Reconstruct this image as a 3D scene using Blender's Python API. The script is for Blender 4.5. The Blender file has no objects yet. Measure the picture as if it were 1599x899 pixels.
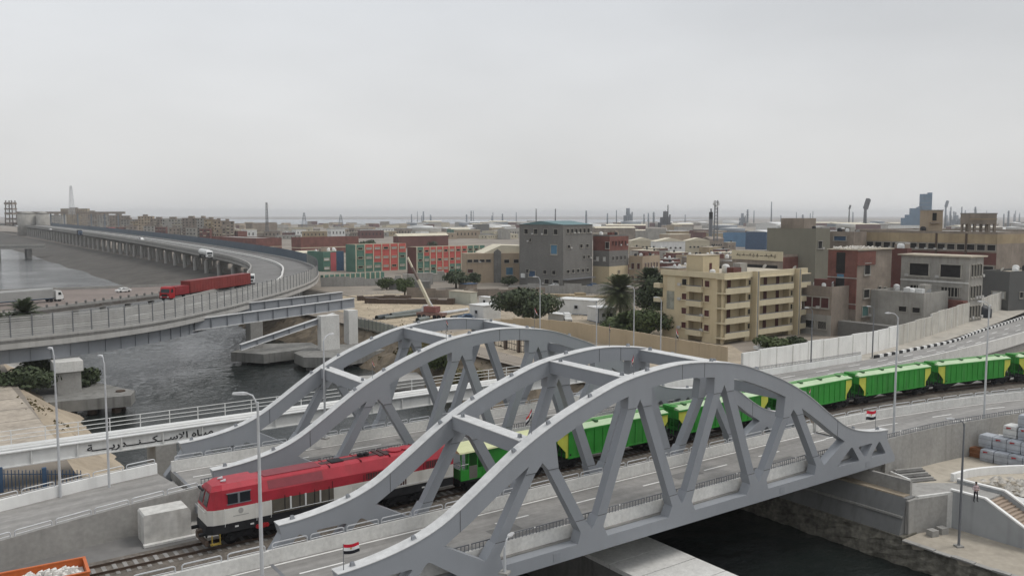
import bpy, bmesh, math, random
from mathutils import Vector, Matrix
from mathutils.geometry import tessellate_polygon
R = math.radians
rnd = random.Random(11)
S = bpy.context.scene
COL = S.collection

# ---------------------------------------------------------------- camera, world, sun, exposure
FPX, VH, YAW = 1324.08, 336.07, R(54.4728)          # focal length and horizon row in photo pixels (1599 wide)
CAM = Vector((-46.46, -43.09, 23.25))
PIT = math.atan((449.5 - VH) / FPX)
FWH = Vector((math.cos(YAW), math.sin(YAW), 0))
RT = Vector((math.sin(YAW), -math.cos(YAW), 0))
FW = FWH * math.cos(PIT) - Vector((0, 0, math.sin(PIT)))
UPV = FWH * math.sin(PIT) + Vector((0, 0, math.cos(PIT)))
cd = bpy.data.cameras.new('camera')
cam = bpy.data.objects.new('camera', cd)
COL.objects.link(cam)
cd.sensor_width = 36
cd.lens = 36 * FPX / 1599
cd.clip_start = 0.5
cd.clip_end = 30000
m3 = Matrix((RT, UPV, -FW)).transposed()
cam.matrix_world = Matrix.Translation(CAM) @ m3.to_4x4()
S.camera = cam

W = bpy.data.worlds.new('World')
S.world = W
W.use_nodes = True
SUN_EL, SUN_AZ = R(55), R(-28)                       # azimuth measured from +x in the xy plane
wn = W.node_tree.nodes
wl = W.node_tree.links
bg = wn['Background']
sky = wn.new('ShaderNodeTexSky')
sky.sky_type = 'NISHITA'
sky.sun_disc = False
sky.sun_elevation = SUN_EL
sky.sun_rotation = R(90) - SUN_AZ
sky.air_density = 1.0
sky.dust_density = 6.0
sky.ozone_density = 1.0
tc = wn.new('ShaderNodeTexCoord')
sep = wn.new('ShaderNodeSeparateXYZ')
wl.new(tc.outputs['Generated'], sep.inputs[0])
cr = wn.new('ShaderNodeValToRGB')                    # overcast layer: grey, a little brighter overhead
e = cr.color_ramp.elements
e[0].position = 0.0
e[0].color = (0.665, 0.665, 0.66, 1)
e[1].position = 1.0
e[1].color = (0.80, 0.82, 0.85, 1)
for pos_, col_ in ((0.06, (0.67, 0.672, 0.668, 1)), (0.2, (0.668, 0.684, 0.702, 1)), (0.34, (0.655, 0.684, 0.727, 1)), (0.6, (0.70, 0.73, 0.765, 1))):
    k = e.new(pos_)
    k.color = col_
wl.new(sep.outputs['Z'], cr.inputs[0])
mp = wn.new('ShaderNodeMapping')
mp.inputs['Scale'].default_value = (1.1, 1.1, 3.2)
wl.new(tc.outputs['Generated'], mp.inputs[0])
cn = wn.new('ShaderNodeTexNoise')
cn.inputs['Scale'].default_value = 1.25
cn.inputs['Detail'].default_value = 5
cn.inputs['Roughness'].default_value = 0.5
wl.new(mp.outputs[0], cn.inputs['Vector'])
mr = wn.new('ShaderNodeMapRange')
mr.inputs['From Min'].default_value = 0.3
mr.inputs['From Max'].default_value = 0.7
mr.inputs['To Min'].default_value = 0.87
mr.inputs['To Max'].default_value = 1.10
wl.new(cn.outputs['Fac'], mr.inputs['Value'])
mx = wn.new('ShaderNodeMix')
mx.data_type = 'RGBA'
mx.blend_type = 'MULTIPLY'
mx.inputs[0].default_value = 1.0
wl.new(cr.outputs[0], mx.inputs[6])
wl.new(mr.outputs[0], mx.inputs[7])
sc_ = wn.new('ShaderNodeVectorMath')
sc_.operation = 'SCALE'
sc_.inputs['Scale'].default_value = 0.05             # the clear-sky share that leaks through the cloud
wl.new(sky.outputs[0], sc_.inputs[0])
mx2 = wn.new('ShaderNodeMix')
mx2.data_type = 'RGBA'
mx2.inputs[0].default_value = 0.08
wl.new(mx.outputs[2], mx2.inputs[6])
wl.new(sc_.outputs[0], mx2.inputs[7])
wl.new(mx2.outputs[2], bg.inputs['Color'])
bg.inputs['Strength'].default_value = 1.12

sd = bpy.data.lights.new('sun', 'SUN')
sun = bpy.data.objects.new('sun', sd)
COL.objects.link(sun)
sd.energy = 1.5
sd.angle = R(20)
sd.color = (1.0, 0.97, 0.93)
sdir = Vector((math.cos(SUN_EL) * math.cos(SUN_AZ), math.cos(SUN_EL) * math.sin(SUN_AZ), math.sin(SUN_EL)))
sun.rotation_euler = sdir.to_track_quat('Z', 'Y').to_euler()
sun.location = (0, 0, 80)

S.render.engine = 'CYCLES'
S.view_settings.view_transform = 'Standard'
S.view_settings.look = 'None'
S.view_settings.gamma = 1
S.view_settings.exposure = 0.0
S.cycles.max_bounces = 5
S.cycles.diffuse_bounces = 2
S.cycles.glossy_bounces = 2
S.cycles.transparent_max_bounces = 4
S.cycles.volume_bounces = 0
S.cycles.use_adaptive_sampling = True
S.cycles.adaptive_threshold = 0.02
S.cycles.use_denoising = True

# ---------------------------------------------------------------- helpers
def ray(u, v):
    return FW + RT * ((u - 799.5) / FPX) + UPV * ((449.5 - v) / FPX)
def G(u, v, z):                                      # where the sight line of photo pixel (u, v) meets height z
    r = ray(u, v)
    return CAM + r * ((z - CAM.z) / r.z)
def AT(u, D, z=0.0):                                 # the place seen in column u, D metres down the view axis
    lat = (u - 799.5) / FPX * D
    p = CAM + FWH * D + RT * lat
    return Vector((p.x, p.y, z))
def ZT(v, D, u=799.5):                               # height seen in row v at distance D
    r = ray(u, v)
    return CAM.z + r.z * D / r.dot(FWH)

class MB:
    def __init__(s):
        s.v = []
        s.f = []
        s.mi = []
        s.cur = 0
    def add(s, vs, fs):
        n = len(s.v)
        s.v += [tuple(p) for p in vs]
        for q in fs:
            s.f.append(tuple(i + n for i in q))
            s.mi.append(s.cur)
        return s
    def box(s, x0, x1, y0, y1, z0, z1):
        return s.add([(x0, y0, z0), (x1, y0, z0), (x1, y1, z0), (x0, y1, z0), (x0, y0, z1), (x1, y0, z1), (x1, y1, z1), (x0, y1, z1)],
                     [(3, 2, 1, 0), (4, 5, 6, 7), (0, 1, 5, 4), (1, 2, 6, 5), (2, 3, 7, 6), (3, 0, 4, 7)])
    def bar(s, p, q, w, h, up=(0, 0, 1)):
        p = Vector(p); q = Vector(q); d = (q - p).normalized(); up = Vector(up)
        a = d.cross(up)
        if a.length < 1e-4:
            a = d.cross(Vector((1, 0, 0)))
        a.normalize()
        b = a.cross(d).normalized()
        vs = []
        for c in (p, q):
            for i, j in ((-1, -1), (1, -1), (1, 1), (-1, 1)):
                vs.append(c + a * (i * w / 2) + b * (j * h / 2))
        return s.add(vs, [(0, 1, 2, 3), (7, 6, 5, 4), (0, 4, 5, 1), (1, 5, 6, 2), (2, 6, 7, 3), (3, 7, 4, 0)])
    def prism(s, poly, a, b, plane='xz', holes=()):
        loops = [list(poly)] + [list(h) for h in holes]
        flat = [p for l in loops for p in l]
        def P(p, t):
            return {'xz': (p[0], t, p[1]), 'xy': (p[0], p[1], t), 'yz': (t, p[0], p[1])}[plane]
        tri = tessellate_polygon([[Vector((p[0], p[1], 0)) for p in l] for l in loops])
        n = len(flat)
        vs = [P(p, a) for p in flat] + [P(p, b) for p in flat]
        fs = [tuple(t) for t in tri] + [tuple(i + n for i in reversed(t)) for t in tri]
        k = 0
        for l in loops:
            m = len(l)
            for i in range(m):
                j = (i + 1) % m
                fs.append((k + i, k + j, k + j + n, k + i + n))
            k += m
        return s.add(vs, fs)
    def tube(s, pts, r, n=6, closed=False):
        pts = [Vector(p) for p in pts]
        m = len(pts)
        vs = []
        up0 = None
        for i, p in enumerate(pts):
            if closed:
                d = pts[(i + 1) % m] - pts[i - 1]
            else:
                d = pts[min(i + 1, m - 1)] - pts[max(i - 1, 0)]
            d.normalize()
            if up0 is None:
                up0 = Vector((0, 0, 1)) if abs(d.z) < 0.9 else Vector((1, 0, 0))
            a = d.cross(up0)
            if a.length < 1e-4:
                a = d.cross(Vector((0, 1, 0)))
            a.normalize()
            b = a.cross(d).normalized()
            up0 = b
            rr = r[i] if isinstance(r, (list, tuple)) else r
            for k in range(n):
                t = 2 * math.pi * k / n
                vs.append(p + a * (rr * math.cos(t)) + b * (rr * math.sin(t)))
        fs = []
        for i in range(m if closed else m - 1):
            i2 = (i + 1) % m
            for k in range(n):
                k2 = (k + 1) % n
                fs.append((i * n + k, i * n + k2, i2 * n + k2, i2 * n + k))
        if not closed:
            fs.append(tuple(range(n))[::-1])
            fs.append(tuple((m - 1) * n + k for k in range(n)))
        return s.add(vs, fs)
    def lathe(s, prof, n=12, c=(0, 0, 0), axis='z'):
        vs = []
        for r, z in prof:
            for k in range(n):
                t = 2 * math.pi * k / n
                x, y = r * math.cos(t), r * math.sin(t)
                if axis == 'z':
                    vs.append((c[0] + x, c[1] + y, c[2] + z))
                elif axis == 'y':
                    vs.append((c[0] + x, c[1] + z, c[2] + y))
                else:
                    vs.append((c[0] + z, c[1] + x, c[2] + y))
        fs = []
        for i in range(len(prof) - 1):
            for k in range(n):
                k2 = (k + 1) % n
                fs.append((i * n + k, i * n + k2, (i + 1) * n + k2, (i + 1) * n + k))
        fs.append(tuple(range(n))[::-1])
        fs.append(tuple((len(prof) - 1) * n + k for k in range(n)))
        return s.add(vs, fs)
    def loft(s, rings, cap=True):
        n = len(rings[0])
        vs = [p for r_ in rings for p in r_]
        fs = []
        for i in range(len(rings) - 1):
            for k in range(n):
                k2 = (k + 1) % n
                fs.append((i * n + k, i * n + k2, (i + 1) * n + k2, (i + 1) * n + k))
        if cap:
            fs.append(tuple(range(n))[::-1])
            fs.append(tuple((len(rings) - 1) * n + k for k in range(n)))
        return s.add(vs, fs)
    def strip(s, L, Rr, thick=0.0):                  # sheet between two polylines (lists of 3-D points), optional thickness
        n = len(L)
        vs = [Vector(p) for p in L] + [Vector(p) for p in Rr]
        fs = [(i, n + i, n + i + 1, i + 1) for i in range(n - 1)]
        if thick:
            dv = Vector((0, 0, -thick))
            vs += [p + dv for p in vs[:2 * n]]
            o = 2 * n
            fs += [(o + i + 1, o + n + i + 1, o + n + i, o + i) for i in range(n - 1)]
            fs += [(i + 1, i, o + i, o + i + 1) for i in range(n - 1)][::-1]
            fs = fs[:2 * (n - 1)] + [(i, i + 1, o + i + 1, o + i) for i in range(n - 1)] + [(n + i + 1, n + i, o + n + i, o + n + i + 1) for i in range(n - 1)]
            fs += [(0, o, o + n, n), (n - 1, 2 * n - 1, o + 2 * n - 1, o + n - 1)]
        return s.add(vs, fs)
    def mesh(s, name, mat=None, smooth=False):
        me = bpy.data.meshes.new(name)
        me.from_pydata(s.v, [], s.f)
        if mat is not None:
            for mm in (mat if isinstance(mat, (list, tuple)) else [mat]):
                me.materials.append(mm)
            if isinstance(mat, (list, tuple)):
                me.polygons.foreach_set('material_index', s.mi)
        bm = bmesh.new()
        bm.from_mesh(me)
        bmesh.ops.recalc_face_normals(bm, faces=bm.faces)
        bm.to_mesh(me)
        bm.free()
        if smooth:
            me.polygons.foreach_set('use_smooth', [True] * len(me.polygons))
        return me
    def build(s, name, mat, parent=None, smooth=False, kind=None):
        return inst(s.mesh(name, mat, smooth), name, parent, kind=kind)

def inst(me, name, parent=None, loc=(0, 0, 0), rz=0.0, scale=None, kind=None, rot=None):
    o = bpy.data.objects.new(name, me)
    COL.objects.link(o)
    o.location = loc
    o.rotation_euler = rot if rot else (0, 0, rz)
    if scale:
        o.scale = scale
    if parent is not None:
        o.parent = parent
        if parent.get('_w'):                          # parent built in world coordinates round its own base
            o.location = Vector(loc) - Vector(parent['_w'])
    if kind:
        o['kind'] = kind
    return o
def thing(name, label, cat, loc=(0, 0, 0), rz=0.0, group=None, world=False):
    o = bpy.data.objects.new(name, None)
    COL.objects.link(o)
    o.empty_display_size = 0.3
    o.location = loc
    o.rotation_euler = (0, 0, rz)
    o['label'] = label
    o['category'] = cat
    if group:
        o['group'] = group
    if world:
        o['_w'] = tuple(loc)
    return o
def tag(o, label, cat, group=None):
    o['label'] = label
    o['category'] = cat
    if group:
        o['group'] = group
    return o
def struct(name, mb, mat, smooth=False):
    o = mb.build(name, mat, None, smooth)
    o['kind'] = 'structure'
    return o
def copy_tree(o, parent=None):
    c = o.copy()
    COL.objects.link(c)
    c.parent = parent
    for ch in list(o.children):
        copy_tree(ch, c)
    return c
def relabel(o, label, loc=None, rz=None, group=None):
    o['label'] = label
    if loc is not None:
        o.location = loc
    if rz is not None:
        o.rotation_euler = (0, 0, rz)
    if group:
        o['group'] = group
    return o
def offset(path, d):                                  # plan offset of a 3-D polyline to its left by d
    out = []
    for i, p in enumerate(path):
        a = Vector(path[max(i - 1, 0)]); b = Vector(path[min(i + 1, len(path) - 1)])
        t = (b - a); t.z = 0; t.normalize()
        out.append(Vector(p) + Vector((-t.y, t.x, 0)) * d)
    return out
def smooth_path(pts, step):                           # Catmull-Rom through pts, resampled every step metres
    P = [Vector(p) for p in pts]
    P = [P[0] * 2 - P[1]] + P + [P[-1] * 2 - P[-2]]
    dense = []
    for i in range(1, len(P) - 2):
        for k in range(24):
            t = k / 24
            a, b, c, d = P[i - 1], P[i], P[i + 1], P[i + 2]
            dense.append(0.5 * ((2 * b) + (c - a) * t + (2 * a - 5 * b + 4 * c - d) * t * t + (3 * b - a - 3 * c + d) * t ** 3))
    dense.append(P[-2])
    out = [dense[0]]
    acc = 0.0
    for i in range(1, len(dense)):
        seg = (dense[i] - dense[i - 1]).length
        while acc + seg >= step and seg > 1e-9:
            t = (step - acc) / seg
            q = dense[i - 1].lerp(dense[i], t)
            out.append(q)
            dense[i - 1] = q
            seg = (dense[i] - q).length
            acc = 0.0
        acc += seg
    out.append(dense[-1])
    return out
def up(pts, dz):
    return [Vector(p) + Vector((0, 0, dz)) for p in pts]

# ---------------------------------------------------------------- materials
MATS = {}
def M(name, rgb, rough=0.75, var=0.12, scale=0.6, metal=0.0, bump=0.0, streak=0.0, dirt=(0.05, 0.045, 0.04), brick=0.0, spec=0.3, fine=0.0, famp=0.09, tracks=False):
    if name in MATS:
        return MATS[name]
    m = bpy.data.materials.new(name)
    m.use_nodes = True
    nt = m.node_tree
    N, L = nt.nodes, nt.links
    b = N['Principled BSDF']
    b.inputs['Roughness'].default_value = rough
    b.inputs['Metallic'].default_value = metal
    b.inputs['Specular IOR Level'].default_value = spec
    geo = N.new('ShaderNodeNewGeometry')
    n1 = N.new('ShaderNodeTexNoise')
    n1.inputs['Scale'].default_value = scale
    n1.inputs['Detail'].default_value = 6
    n1.inputs['Roughness'].default_value = 0.62
    L.new(geo.outputs['Position'], n1.inputs['Vector'])
    ramp = N.new('ShaderNodeValToRGB')
    lo = [max(0.0, c * (1 - var)) for c in rgb]
    hi = [min(1.0, c * (1 + var)) for c in rgb]
    ramp.color_ramp.elements[0].position = 0.3
    ramp.color_ramp.elements[0].color = (*lo, 1)
    ramp.color_ramp.elements[1].position = 0.7
    ramp.color_ramp.elements[1].color = (*hi, 1)
    L.new(n1.outputs['Fac'], ramp.inputs[0])
    col = ramp.outputs[0]
    if brick:
        bt = N.new('ShaderNodeTexBrick')
        bt.inputs['Scale'].default_value = brick
        bt.inputs['Color1'].default_value = (1, 1, 1, 1)
        bt.inputs['Color2'].default_value = (0.82, 0.8, 0.8, 1)
        bt.inputs['Mortar'].default_value = (0.75, 0.75, 0.75, 1)
        cb = N.new('ShaderNodeCombineXYZ')
        sp = N.new('ShaderNodeSeparateXYZ')
        ad = N.new('ShaderNodeMath')
        L.new(geo.outputs['Position'], sp.inputs[0])
        L.new(sp.outputs[0], ad.inputs[0])
        L.new(sp.outputs[1], ad.inputs[1])
        L.new(ad.outputs[0], cb.inputs[0])
        L.new(sp.outputs[2], cb.inputs[1])
        L.new(cb.outputs[0], bt.inputs['Vector'])
        mm = N.new('ShaderNodeMix')
        mm.data_type = 'RGBA'
        mm.blend_type = 'MULTIPLY'
        mm.inputs[0].default_value = 0.8
        L.new(col, mm.inputs[6])
        L.new(bt.outputs['Color'], mm.inputs[7])
        col = mm.outputs[2]
    if streak:
        mp_ = N.new('ShaderNodeMapping')
        mp_.inputs['Scale'].default_value = (1.1, 1.1, 0.09)
        L.new(geo.outputs['Position'], mp_.inputs[0])
        n2 = N.new('ShaderNodeTexNoise')
        n2.inputs['Scale'].default_value = 1.3
        n2.inputs['Detail'].default_value = 5
        L.new(mp_.outputs[0], n2.inputs['Vector'])
        r2 = N.new('ShaderNodeMapRange')
        r2.inputs['From Min'].default_value = 0.5
        r2.inputs['From Max'].default_value = 0.75
        r2.inputs['To Max'].default_value = streak
        L.new(n2.outputs['Fac'], r2.inputs['Value'])
        mm = N.new('ShaderNodeMix')
        mm.data_type = 'RGBA'
        L.new(r2.outputs[0], mm.inputs[0])
        L.new(col, mm.inputs[6])
        mm.inputs[7].default_value = (*dirt, 1)
        col = mm.outputs[2]
    if tracks:                                        # worn wheel paths and patches, drawn out along the traffic direction
        mp5 = N.new('ShaderNodeMapping')
        mp5.inputs['Scale'].default_value = (0.035, 0.9, 1)
        L.new(geo.outputs['Position'], mp5.inputs[0])
        n5 = N.new('ShaderNodeTexNoise')
        n5.inputs['Scale'].default_value = 1.0
        n5.inputs['Detail'].default_value = 6
        n5.inputs['Roughness'].default_value = 0.65
        L.new(mp5.outputs[0], n5.inputs['Vector'])
        r5 = N.new('ShaderNodeMapRange')
        r5.inputs['From Min'].default_value = 0.3
        r5.inputs['From Max'].default_value = 0.7
        r5.inputs['To Min'].default_value = 0.74
        r5.inputs['To Max'].default_value = 1.18
        L.new(n5.outputs['Fac'], r5.inputs['Value'])
        mm = N.new('ShaderNodeMix')
        mm.data_type = 'RGBA'
        mm.blend_type = 'MULTIPLY'
        mm.inputs[0].default_value = 1.0
        L.new(col, mm.inputs[6])
        L.new(r5.outputs[0], mm.inputs[7])
        col = mm.outputs[2]
    if fine:
        n4 = N.new('ShaderNodeTexNoise')
        n4.inputs['Scale'].default_value = fine
        n4.inputs['Detail'].default_value = 3
        L.new(geo.outputs['Position'], n4.inputs['Vector'])
        r4 = N.new('ShaderNodeMapRange')
        r4.inputs['From Min'].default_value = 0.3
        r4.inputs['From Max'].default_value = 0.7
        r4.inputs['To Min'].default_value = 1 - famp
        r4.inputs['To Max'].default_value = 1 + famp
        L.new(n4.outputs['Fac'], r4.inputs['Value'])
        mm = N.new('ShaderNodeMix')
        mm.data_type = 'RGBA'
        mm.blend_type = 'MULTIPLY'
        mm.inputs[0].default_value = 1.0
        L.new(col, mm.inputs[6])
        L.new(r4.outputs[0], mm.inputs[7])
        col = mm.outputs[2]
    L.new(col, b.inputs['Base Color'])
    if bump:
        n3 = N.new('ShaderNodeTexNoise')
        n3.inputs['Scale'].default_value = max(2.0, scale * 6)
        n3.inputs['Detail'].default_value = 4
        L.new(geo.outputs['Position'], n3.inputs['Vector'])
        bp = N.new('ShaderNodeBump')
        bp.inputs['Strength'].default_value = bump
        bp.inputs['Distance'].default_value = 0.05
        L.new(n3.outputs['Fac'], bp.inputs['Height'])
        L.new(bp.outputs[0], b.inputs['Normal'])
    MATS[name] = m
    return m
steel = M('steel_grey', (0.275, 0.288, 0.308), 0.42, 0.07, 0.12, streak=0.16, dirt=(0.22, 0.22, 0.22))
steel_d = M('steel_diag', (0.255, 0.268, 0.288), 0.42, 0.04, 0.12, streak=0.16, dirt=(0.2, 0.2, 0.2))
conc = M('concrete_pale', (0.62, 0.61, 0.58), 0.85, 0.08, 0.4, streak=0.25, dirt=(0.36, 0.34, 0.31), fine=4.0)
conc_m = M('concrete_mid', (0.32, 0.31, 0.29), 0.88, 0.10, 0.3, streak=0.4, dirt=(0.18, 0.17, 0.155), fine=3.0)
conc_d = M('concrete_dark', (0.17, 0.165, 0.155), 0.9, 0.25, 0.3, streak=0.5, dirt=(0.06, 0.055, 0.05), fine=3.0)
white_wall = M('white_wall_paint', (0.78, 0.775, 0.75), 0.8, 0.08, 0.4, streak=0.25, dirt=(0.36, 0.34, 0.31))
asph = M('asphalt', (0.265, 0.255, 0.24), 0.85, 0.14, 0.10, fine=1.6, tracks=True)
asph_d = M('asphalt_old', (0.17, 0.165, 0.158), 0.88, 0.18, 0.12, fine=1.2)
paint_w = M('road_paint', (0.72, 0.71, 0.68), 0.7, 0.12, 2.0)
galv = M('galvanised', (0.52, 0.53, 0.54), 0.45, 0.1, 1.0, metal=0.2)
galv_d = M('galvanised_dark', (0.16, 0.165, 0.175), 0.5, 0.1, 1.0)
blk = M('black_iron', (0.018, 0.018, 0.02), 0.7, 0.4, 1.5)
rubber = M('tyre', (0.016, 0.016, 0.017), 0.85, 0.3, 2.0)
glass = M('dark_glass', (0.015, 0.018, 0.022), 0.12, 0.2, 0.3, spec=0.5)
hole = M('dark_opening', (0.02, 0.019, 0.018), 0.9, 0.3, 0.8)
red_p = M('red_paint', (0.36, 0.028, 0.042), 0.45, 0.16, 0.9, streak=0.45, dirt=(0.2, 0.03, 0.03))
loco_w = M('cream_white_paint', (0.62, 0.60, 0.55), 0.5, 0.1, 0.8, streak=0.4, dirt=(0.3, 0.26, 0.21))
loco_br = M('khaki_brown_paint', (0.10, 0.088, 0.068), 0.6, 0.2, 1.0)
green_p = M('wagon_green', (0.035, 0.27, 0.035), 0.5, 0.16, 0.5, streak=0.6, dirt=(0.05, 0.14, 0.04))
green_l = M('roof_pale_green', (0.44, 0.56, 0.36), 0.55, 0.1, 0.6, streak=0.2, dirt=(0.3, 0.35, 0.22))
yellow_p = M('wagon_yellow', (0.56, 0.58, 0.09), 0.5, 0.12, 0.7)
cream_r = M('van_roof_cream', (0.60, 0.62, 0.36), 0.55, 0.08, 0.7)
ballast = M('ballast_stone', (0.135, 0.118, 0.10), 0.95, 0.3, 1.2, bump=0.6, fine=5.0, famp=.25)
rust = M('rusty_rail', (0.085, 0.06, 0.045), 0.6, 0.3, 2.0)
wood = M('sleeper', (0.26, 0.25, 0.235), 0.9, 0.25, 1.5)
sand = M('sandy_ground', (0.36, 0.30, 0.225), 0.95, 0.25, 0.10, bump=0.4, fine=0.9)
earth = M('city_ground', (0.235, 0.205, 0.17), 0.95, 0.32, 0.03, fine=0.22)
soil = M('dark_soil', (0.13, 0.105, 0.075), 0.95, 0.4, 0.5, bump=0.6, fine=1.8)
rubble_m = M('pale_rubble', (0.50, 0.47, 0.42), 0.95, 0.3, 1.5, bump=0.6, fine=3.0)
stone_q = M('rough_quay_stone', (0.15, 0.14, 0.115), 0.95, 0.55, 0.9, bump=0.9, fine=2.5, famp=.3)
fl_red = M('flag_red', (0.55, 0.012, 0.035), 0.7, 0.05)
fl_wht = M('flag_white', (0.75, 0.75, 0.75), 0.7, 0.03)
fl_blk = M('flag_black', (0.012, 0.012, 0.018), 0.7, 0.05)
gold = M('emblem_gold', (0.5, 0.34, 0.06), 0.5, 0.05)
white_p = M('white_paint', (0.66, 0.66, 0.64), 0.5, 0.08, 0.8, streak=0.25, dirt=(0.38, 0.36, 0.33))
blue_p = M('dull_blue_paint', (0.045, 0.085, 0.15), 0.6, 0.2, 1.0)
blue_w = M('blue_noise_wall', (0.062, 0.088, 0.115), 0.6, 0.15, 0.2)
blue_roof = M('blue_sheet', (0.10, 0.20, 0.32), 0.55, 0.15, 0.2)
fence_m = M('mesh_fence', (0.19, 0.19, 0.185), 0.7, 0.15, 0.6)
orange = M('orange_paint', (0.52, 0.13, 0.035), 0.5, 0.15, 1.0)
truck_red = M('truck_red', (0.34, 0.018, 0.022), 0.45, 0.1, 0.6)
cont_red = M('container_red', (0.20, 0.032, 0.028), 0.55, 0.15, 0.5, streak=0.3, dirt=(0.13, 0.03, 0.025))
brick_r = M('red_brick', (0.185, 0.078, 0.062), 0.9, 0.28, 0.35, streak=0.35, dirt=(0.11, 0.07, 0.06), brick=1.6)
brick_dk = M('dark_red_brick', (0.145, 0.062, 0.052), 0.9, 0.2, 0.2, streak=0.3, dirt=(0.09, 0.055, 0.05), brick=1.6)
w_yel = M('render_yellow', (0.53, 0.445, 0.295), 0.85, 0.06, 0.2, streak=0.22, dirt=(0.34, 0.27, 0.16))
w_yelp = M('render_yellow_pale', (0.57, 0.50, 0.35), 0.85, 0.06, 0.3, streak=0.25, dirt=(0.40, 0.33, 0.2))
w_grey = M('render_grey', (0.185, 0.18, 0.168), 0.9, 0.12, 0.12, streak=0.3, dirt=(0.12, 0.115, 0.105), brick=1.2)
w_greyp = M('render_grey_pale', (0.33, 0.315, 0.285), 0.9, 0.2, 0.25, streak=0.55, dirt=(0.2, 0.185, 0.16))
w_tan = M('render_tan', (0.36, 0.285, 0.205), 0.88, 0.12, 0.12, streak=0.35, dirt=(0.22, 0.175, 0.135))
w_tan2 = M('render_dusty', (0.245, 0.205, 0.168), 0.9, 0.3, 0.22, streak=0.55, dirt=(0.17, 0.145, 0.12))
w_olive = M('render_olive', (0.20, 0.19, 0.15), 0.88, 0.1, 0.1, streak=0.25, dirt=(0.14, 0.13, 0.11))
w_ochre = M('render_ochre', (0.33, 0.26, 0.165), 0.9, 0.25, 0.15, streak=0.55, dirt=(0.24, 0.19, 0.13))
w_pink = M('render_pink', (0.42, 0.10, 0.11), 0.85, 0.1, 0.3)
s_red = M('school_red', (0.46, 0.10, 0.085), 0.85, 0.1, 0.3)
s_grn = M('school_green', (0.09, 0.18, 0.14), 0.85, 0.12, 0.3)
s_crm = M('school_cream', (0.50, 0.45, 0.34), 0.85, 0.08, 0.3)
roof_t = M('roof_tan', (0.42, 0.37, 0.29), 0.92, 0.15, 0.2, fine=0.8)
roof_c = M('roof_cream', (0.60, 0.55, 0.43), 0.85, 0.1, 0.2)
roof_g = M('roof_grey', (0.30, 0.29, 0.27), 0.92, 0.2, 0.15, fine=0.6)
shut = M('shutter_maroon', (0.085, 0.03, 0.028), 0.7, 0.2, 1.0)
wfr = M('window_frame', (0.34, 0.32, 0.28), 0.8, 0.15, 0.8)
blue_gl = M('blue_shutter', (0.07, 0.17, 0.26), 0.6, 0.15, 0.5)
teal_d = M('teal_metal_door', (0.10, 0.19, 0.175), 0.7, 0.2, 0.6)
ind = M('industrial_steel', (0.18, 0.20, 0.225), 0.7, 0.2, 0.05)
ind_b = M('industrial_blue', (0.10, 0.17, 0.25), 0.7, 0.2, 0.05)
skin = M('skin', (0.22, 0.12, 0.08), 0.6, 0.05)
shirt = M('shirt_pink', (0.52, 0.40, 0.41), 0.8, 0.06, 4.0)
trous = M('trousers_dark', (0.02, 0.02, 0.026), 0.8, 0.1)
bark = M('bark', (0.10, 0.075, 0.05), 0.95, 0.3, 2.0, bump=0.5)

def leaf_mat(name, a, b_):
    m = bpy.data.materials.new(name)
    m.use_nodes = True
    N, L = m.node_tree.nodes, m.node_tree.links
    b = N['Principled BSDF']
    b.inputs['Roughness'].default_value = 0.65
    b.inputs['Specular IOR Level'].default_value = 0.25
    geo = N.new('ShaderNodeNewGeometry')
    n = N.new('ShaderNodeTexNoise')
    n.inputs['Scale'].default_value = 0.9
    n.inputs['Detail'].default_value = 4
    L.new(geo.outputs['Position'], n.inputs['Vector'])
    ad = N.new('ShaderNodeMath')
    ad.operation = 'MULTIPLY_ADD'
    ad.inputs[1].default_value = 0.5
    L.new(geo.outputs['Random Per Island'], ad.inputs[0])
    mu = N.new('ShaderNodeMath')
    mu.operation = 'MULTIPLY'
    mu.inputs[1].default_value = 0.5
    L.new(n.outputs['Fac'], mu.inputs[0])
    L.new(mu.outputs[0], ad.inputs[2])
    mm = N.new('ShaderNodeMix')
    mm.data_type = 'RGBA'
    L.new(ad.outputs[0], mm.inputs[0])
    mm.inputs[6].default_value = (*a, 1)
    mm.inputs[7].default_value = (*b_, 1)
    L.new(mm.outputs[2], b.inputs['Base Color'])
    return m
leaf_dk = leaf_mat('leaf_dark', (0.018, 0.03, 0.015), (0.085, 0.105, 0.05))
leaf_md = leaf_mat('leaf_mid', (0.028, 0.045, 0.016), (0.11, 0.14, 0.05))
leaf_pm = leaf_mat('leaf_palm', (0.035, 0.048, 0.022), (0.14, 0.155, 0.075))
leaf_dry = leaf_mat('leaf_dry', (0.06, 0.055, 0.02), (0.16, 0.13, 0.06))

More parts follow.
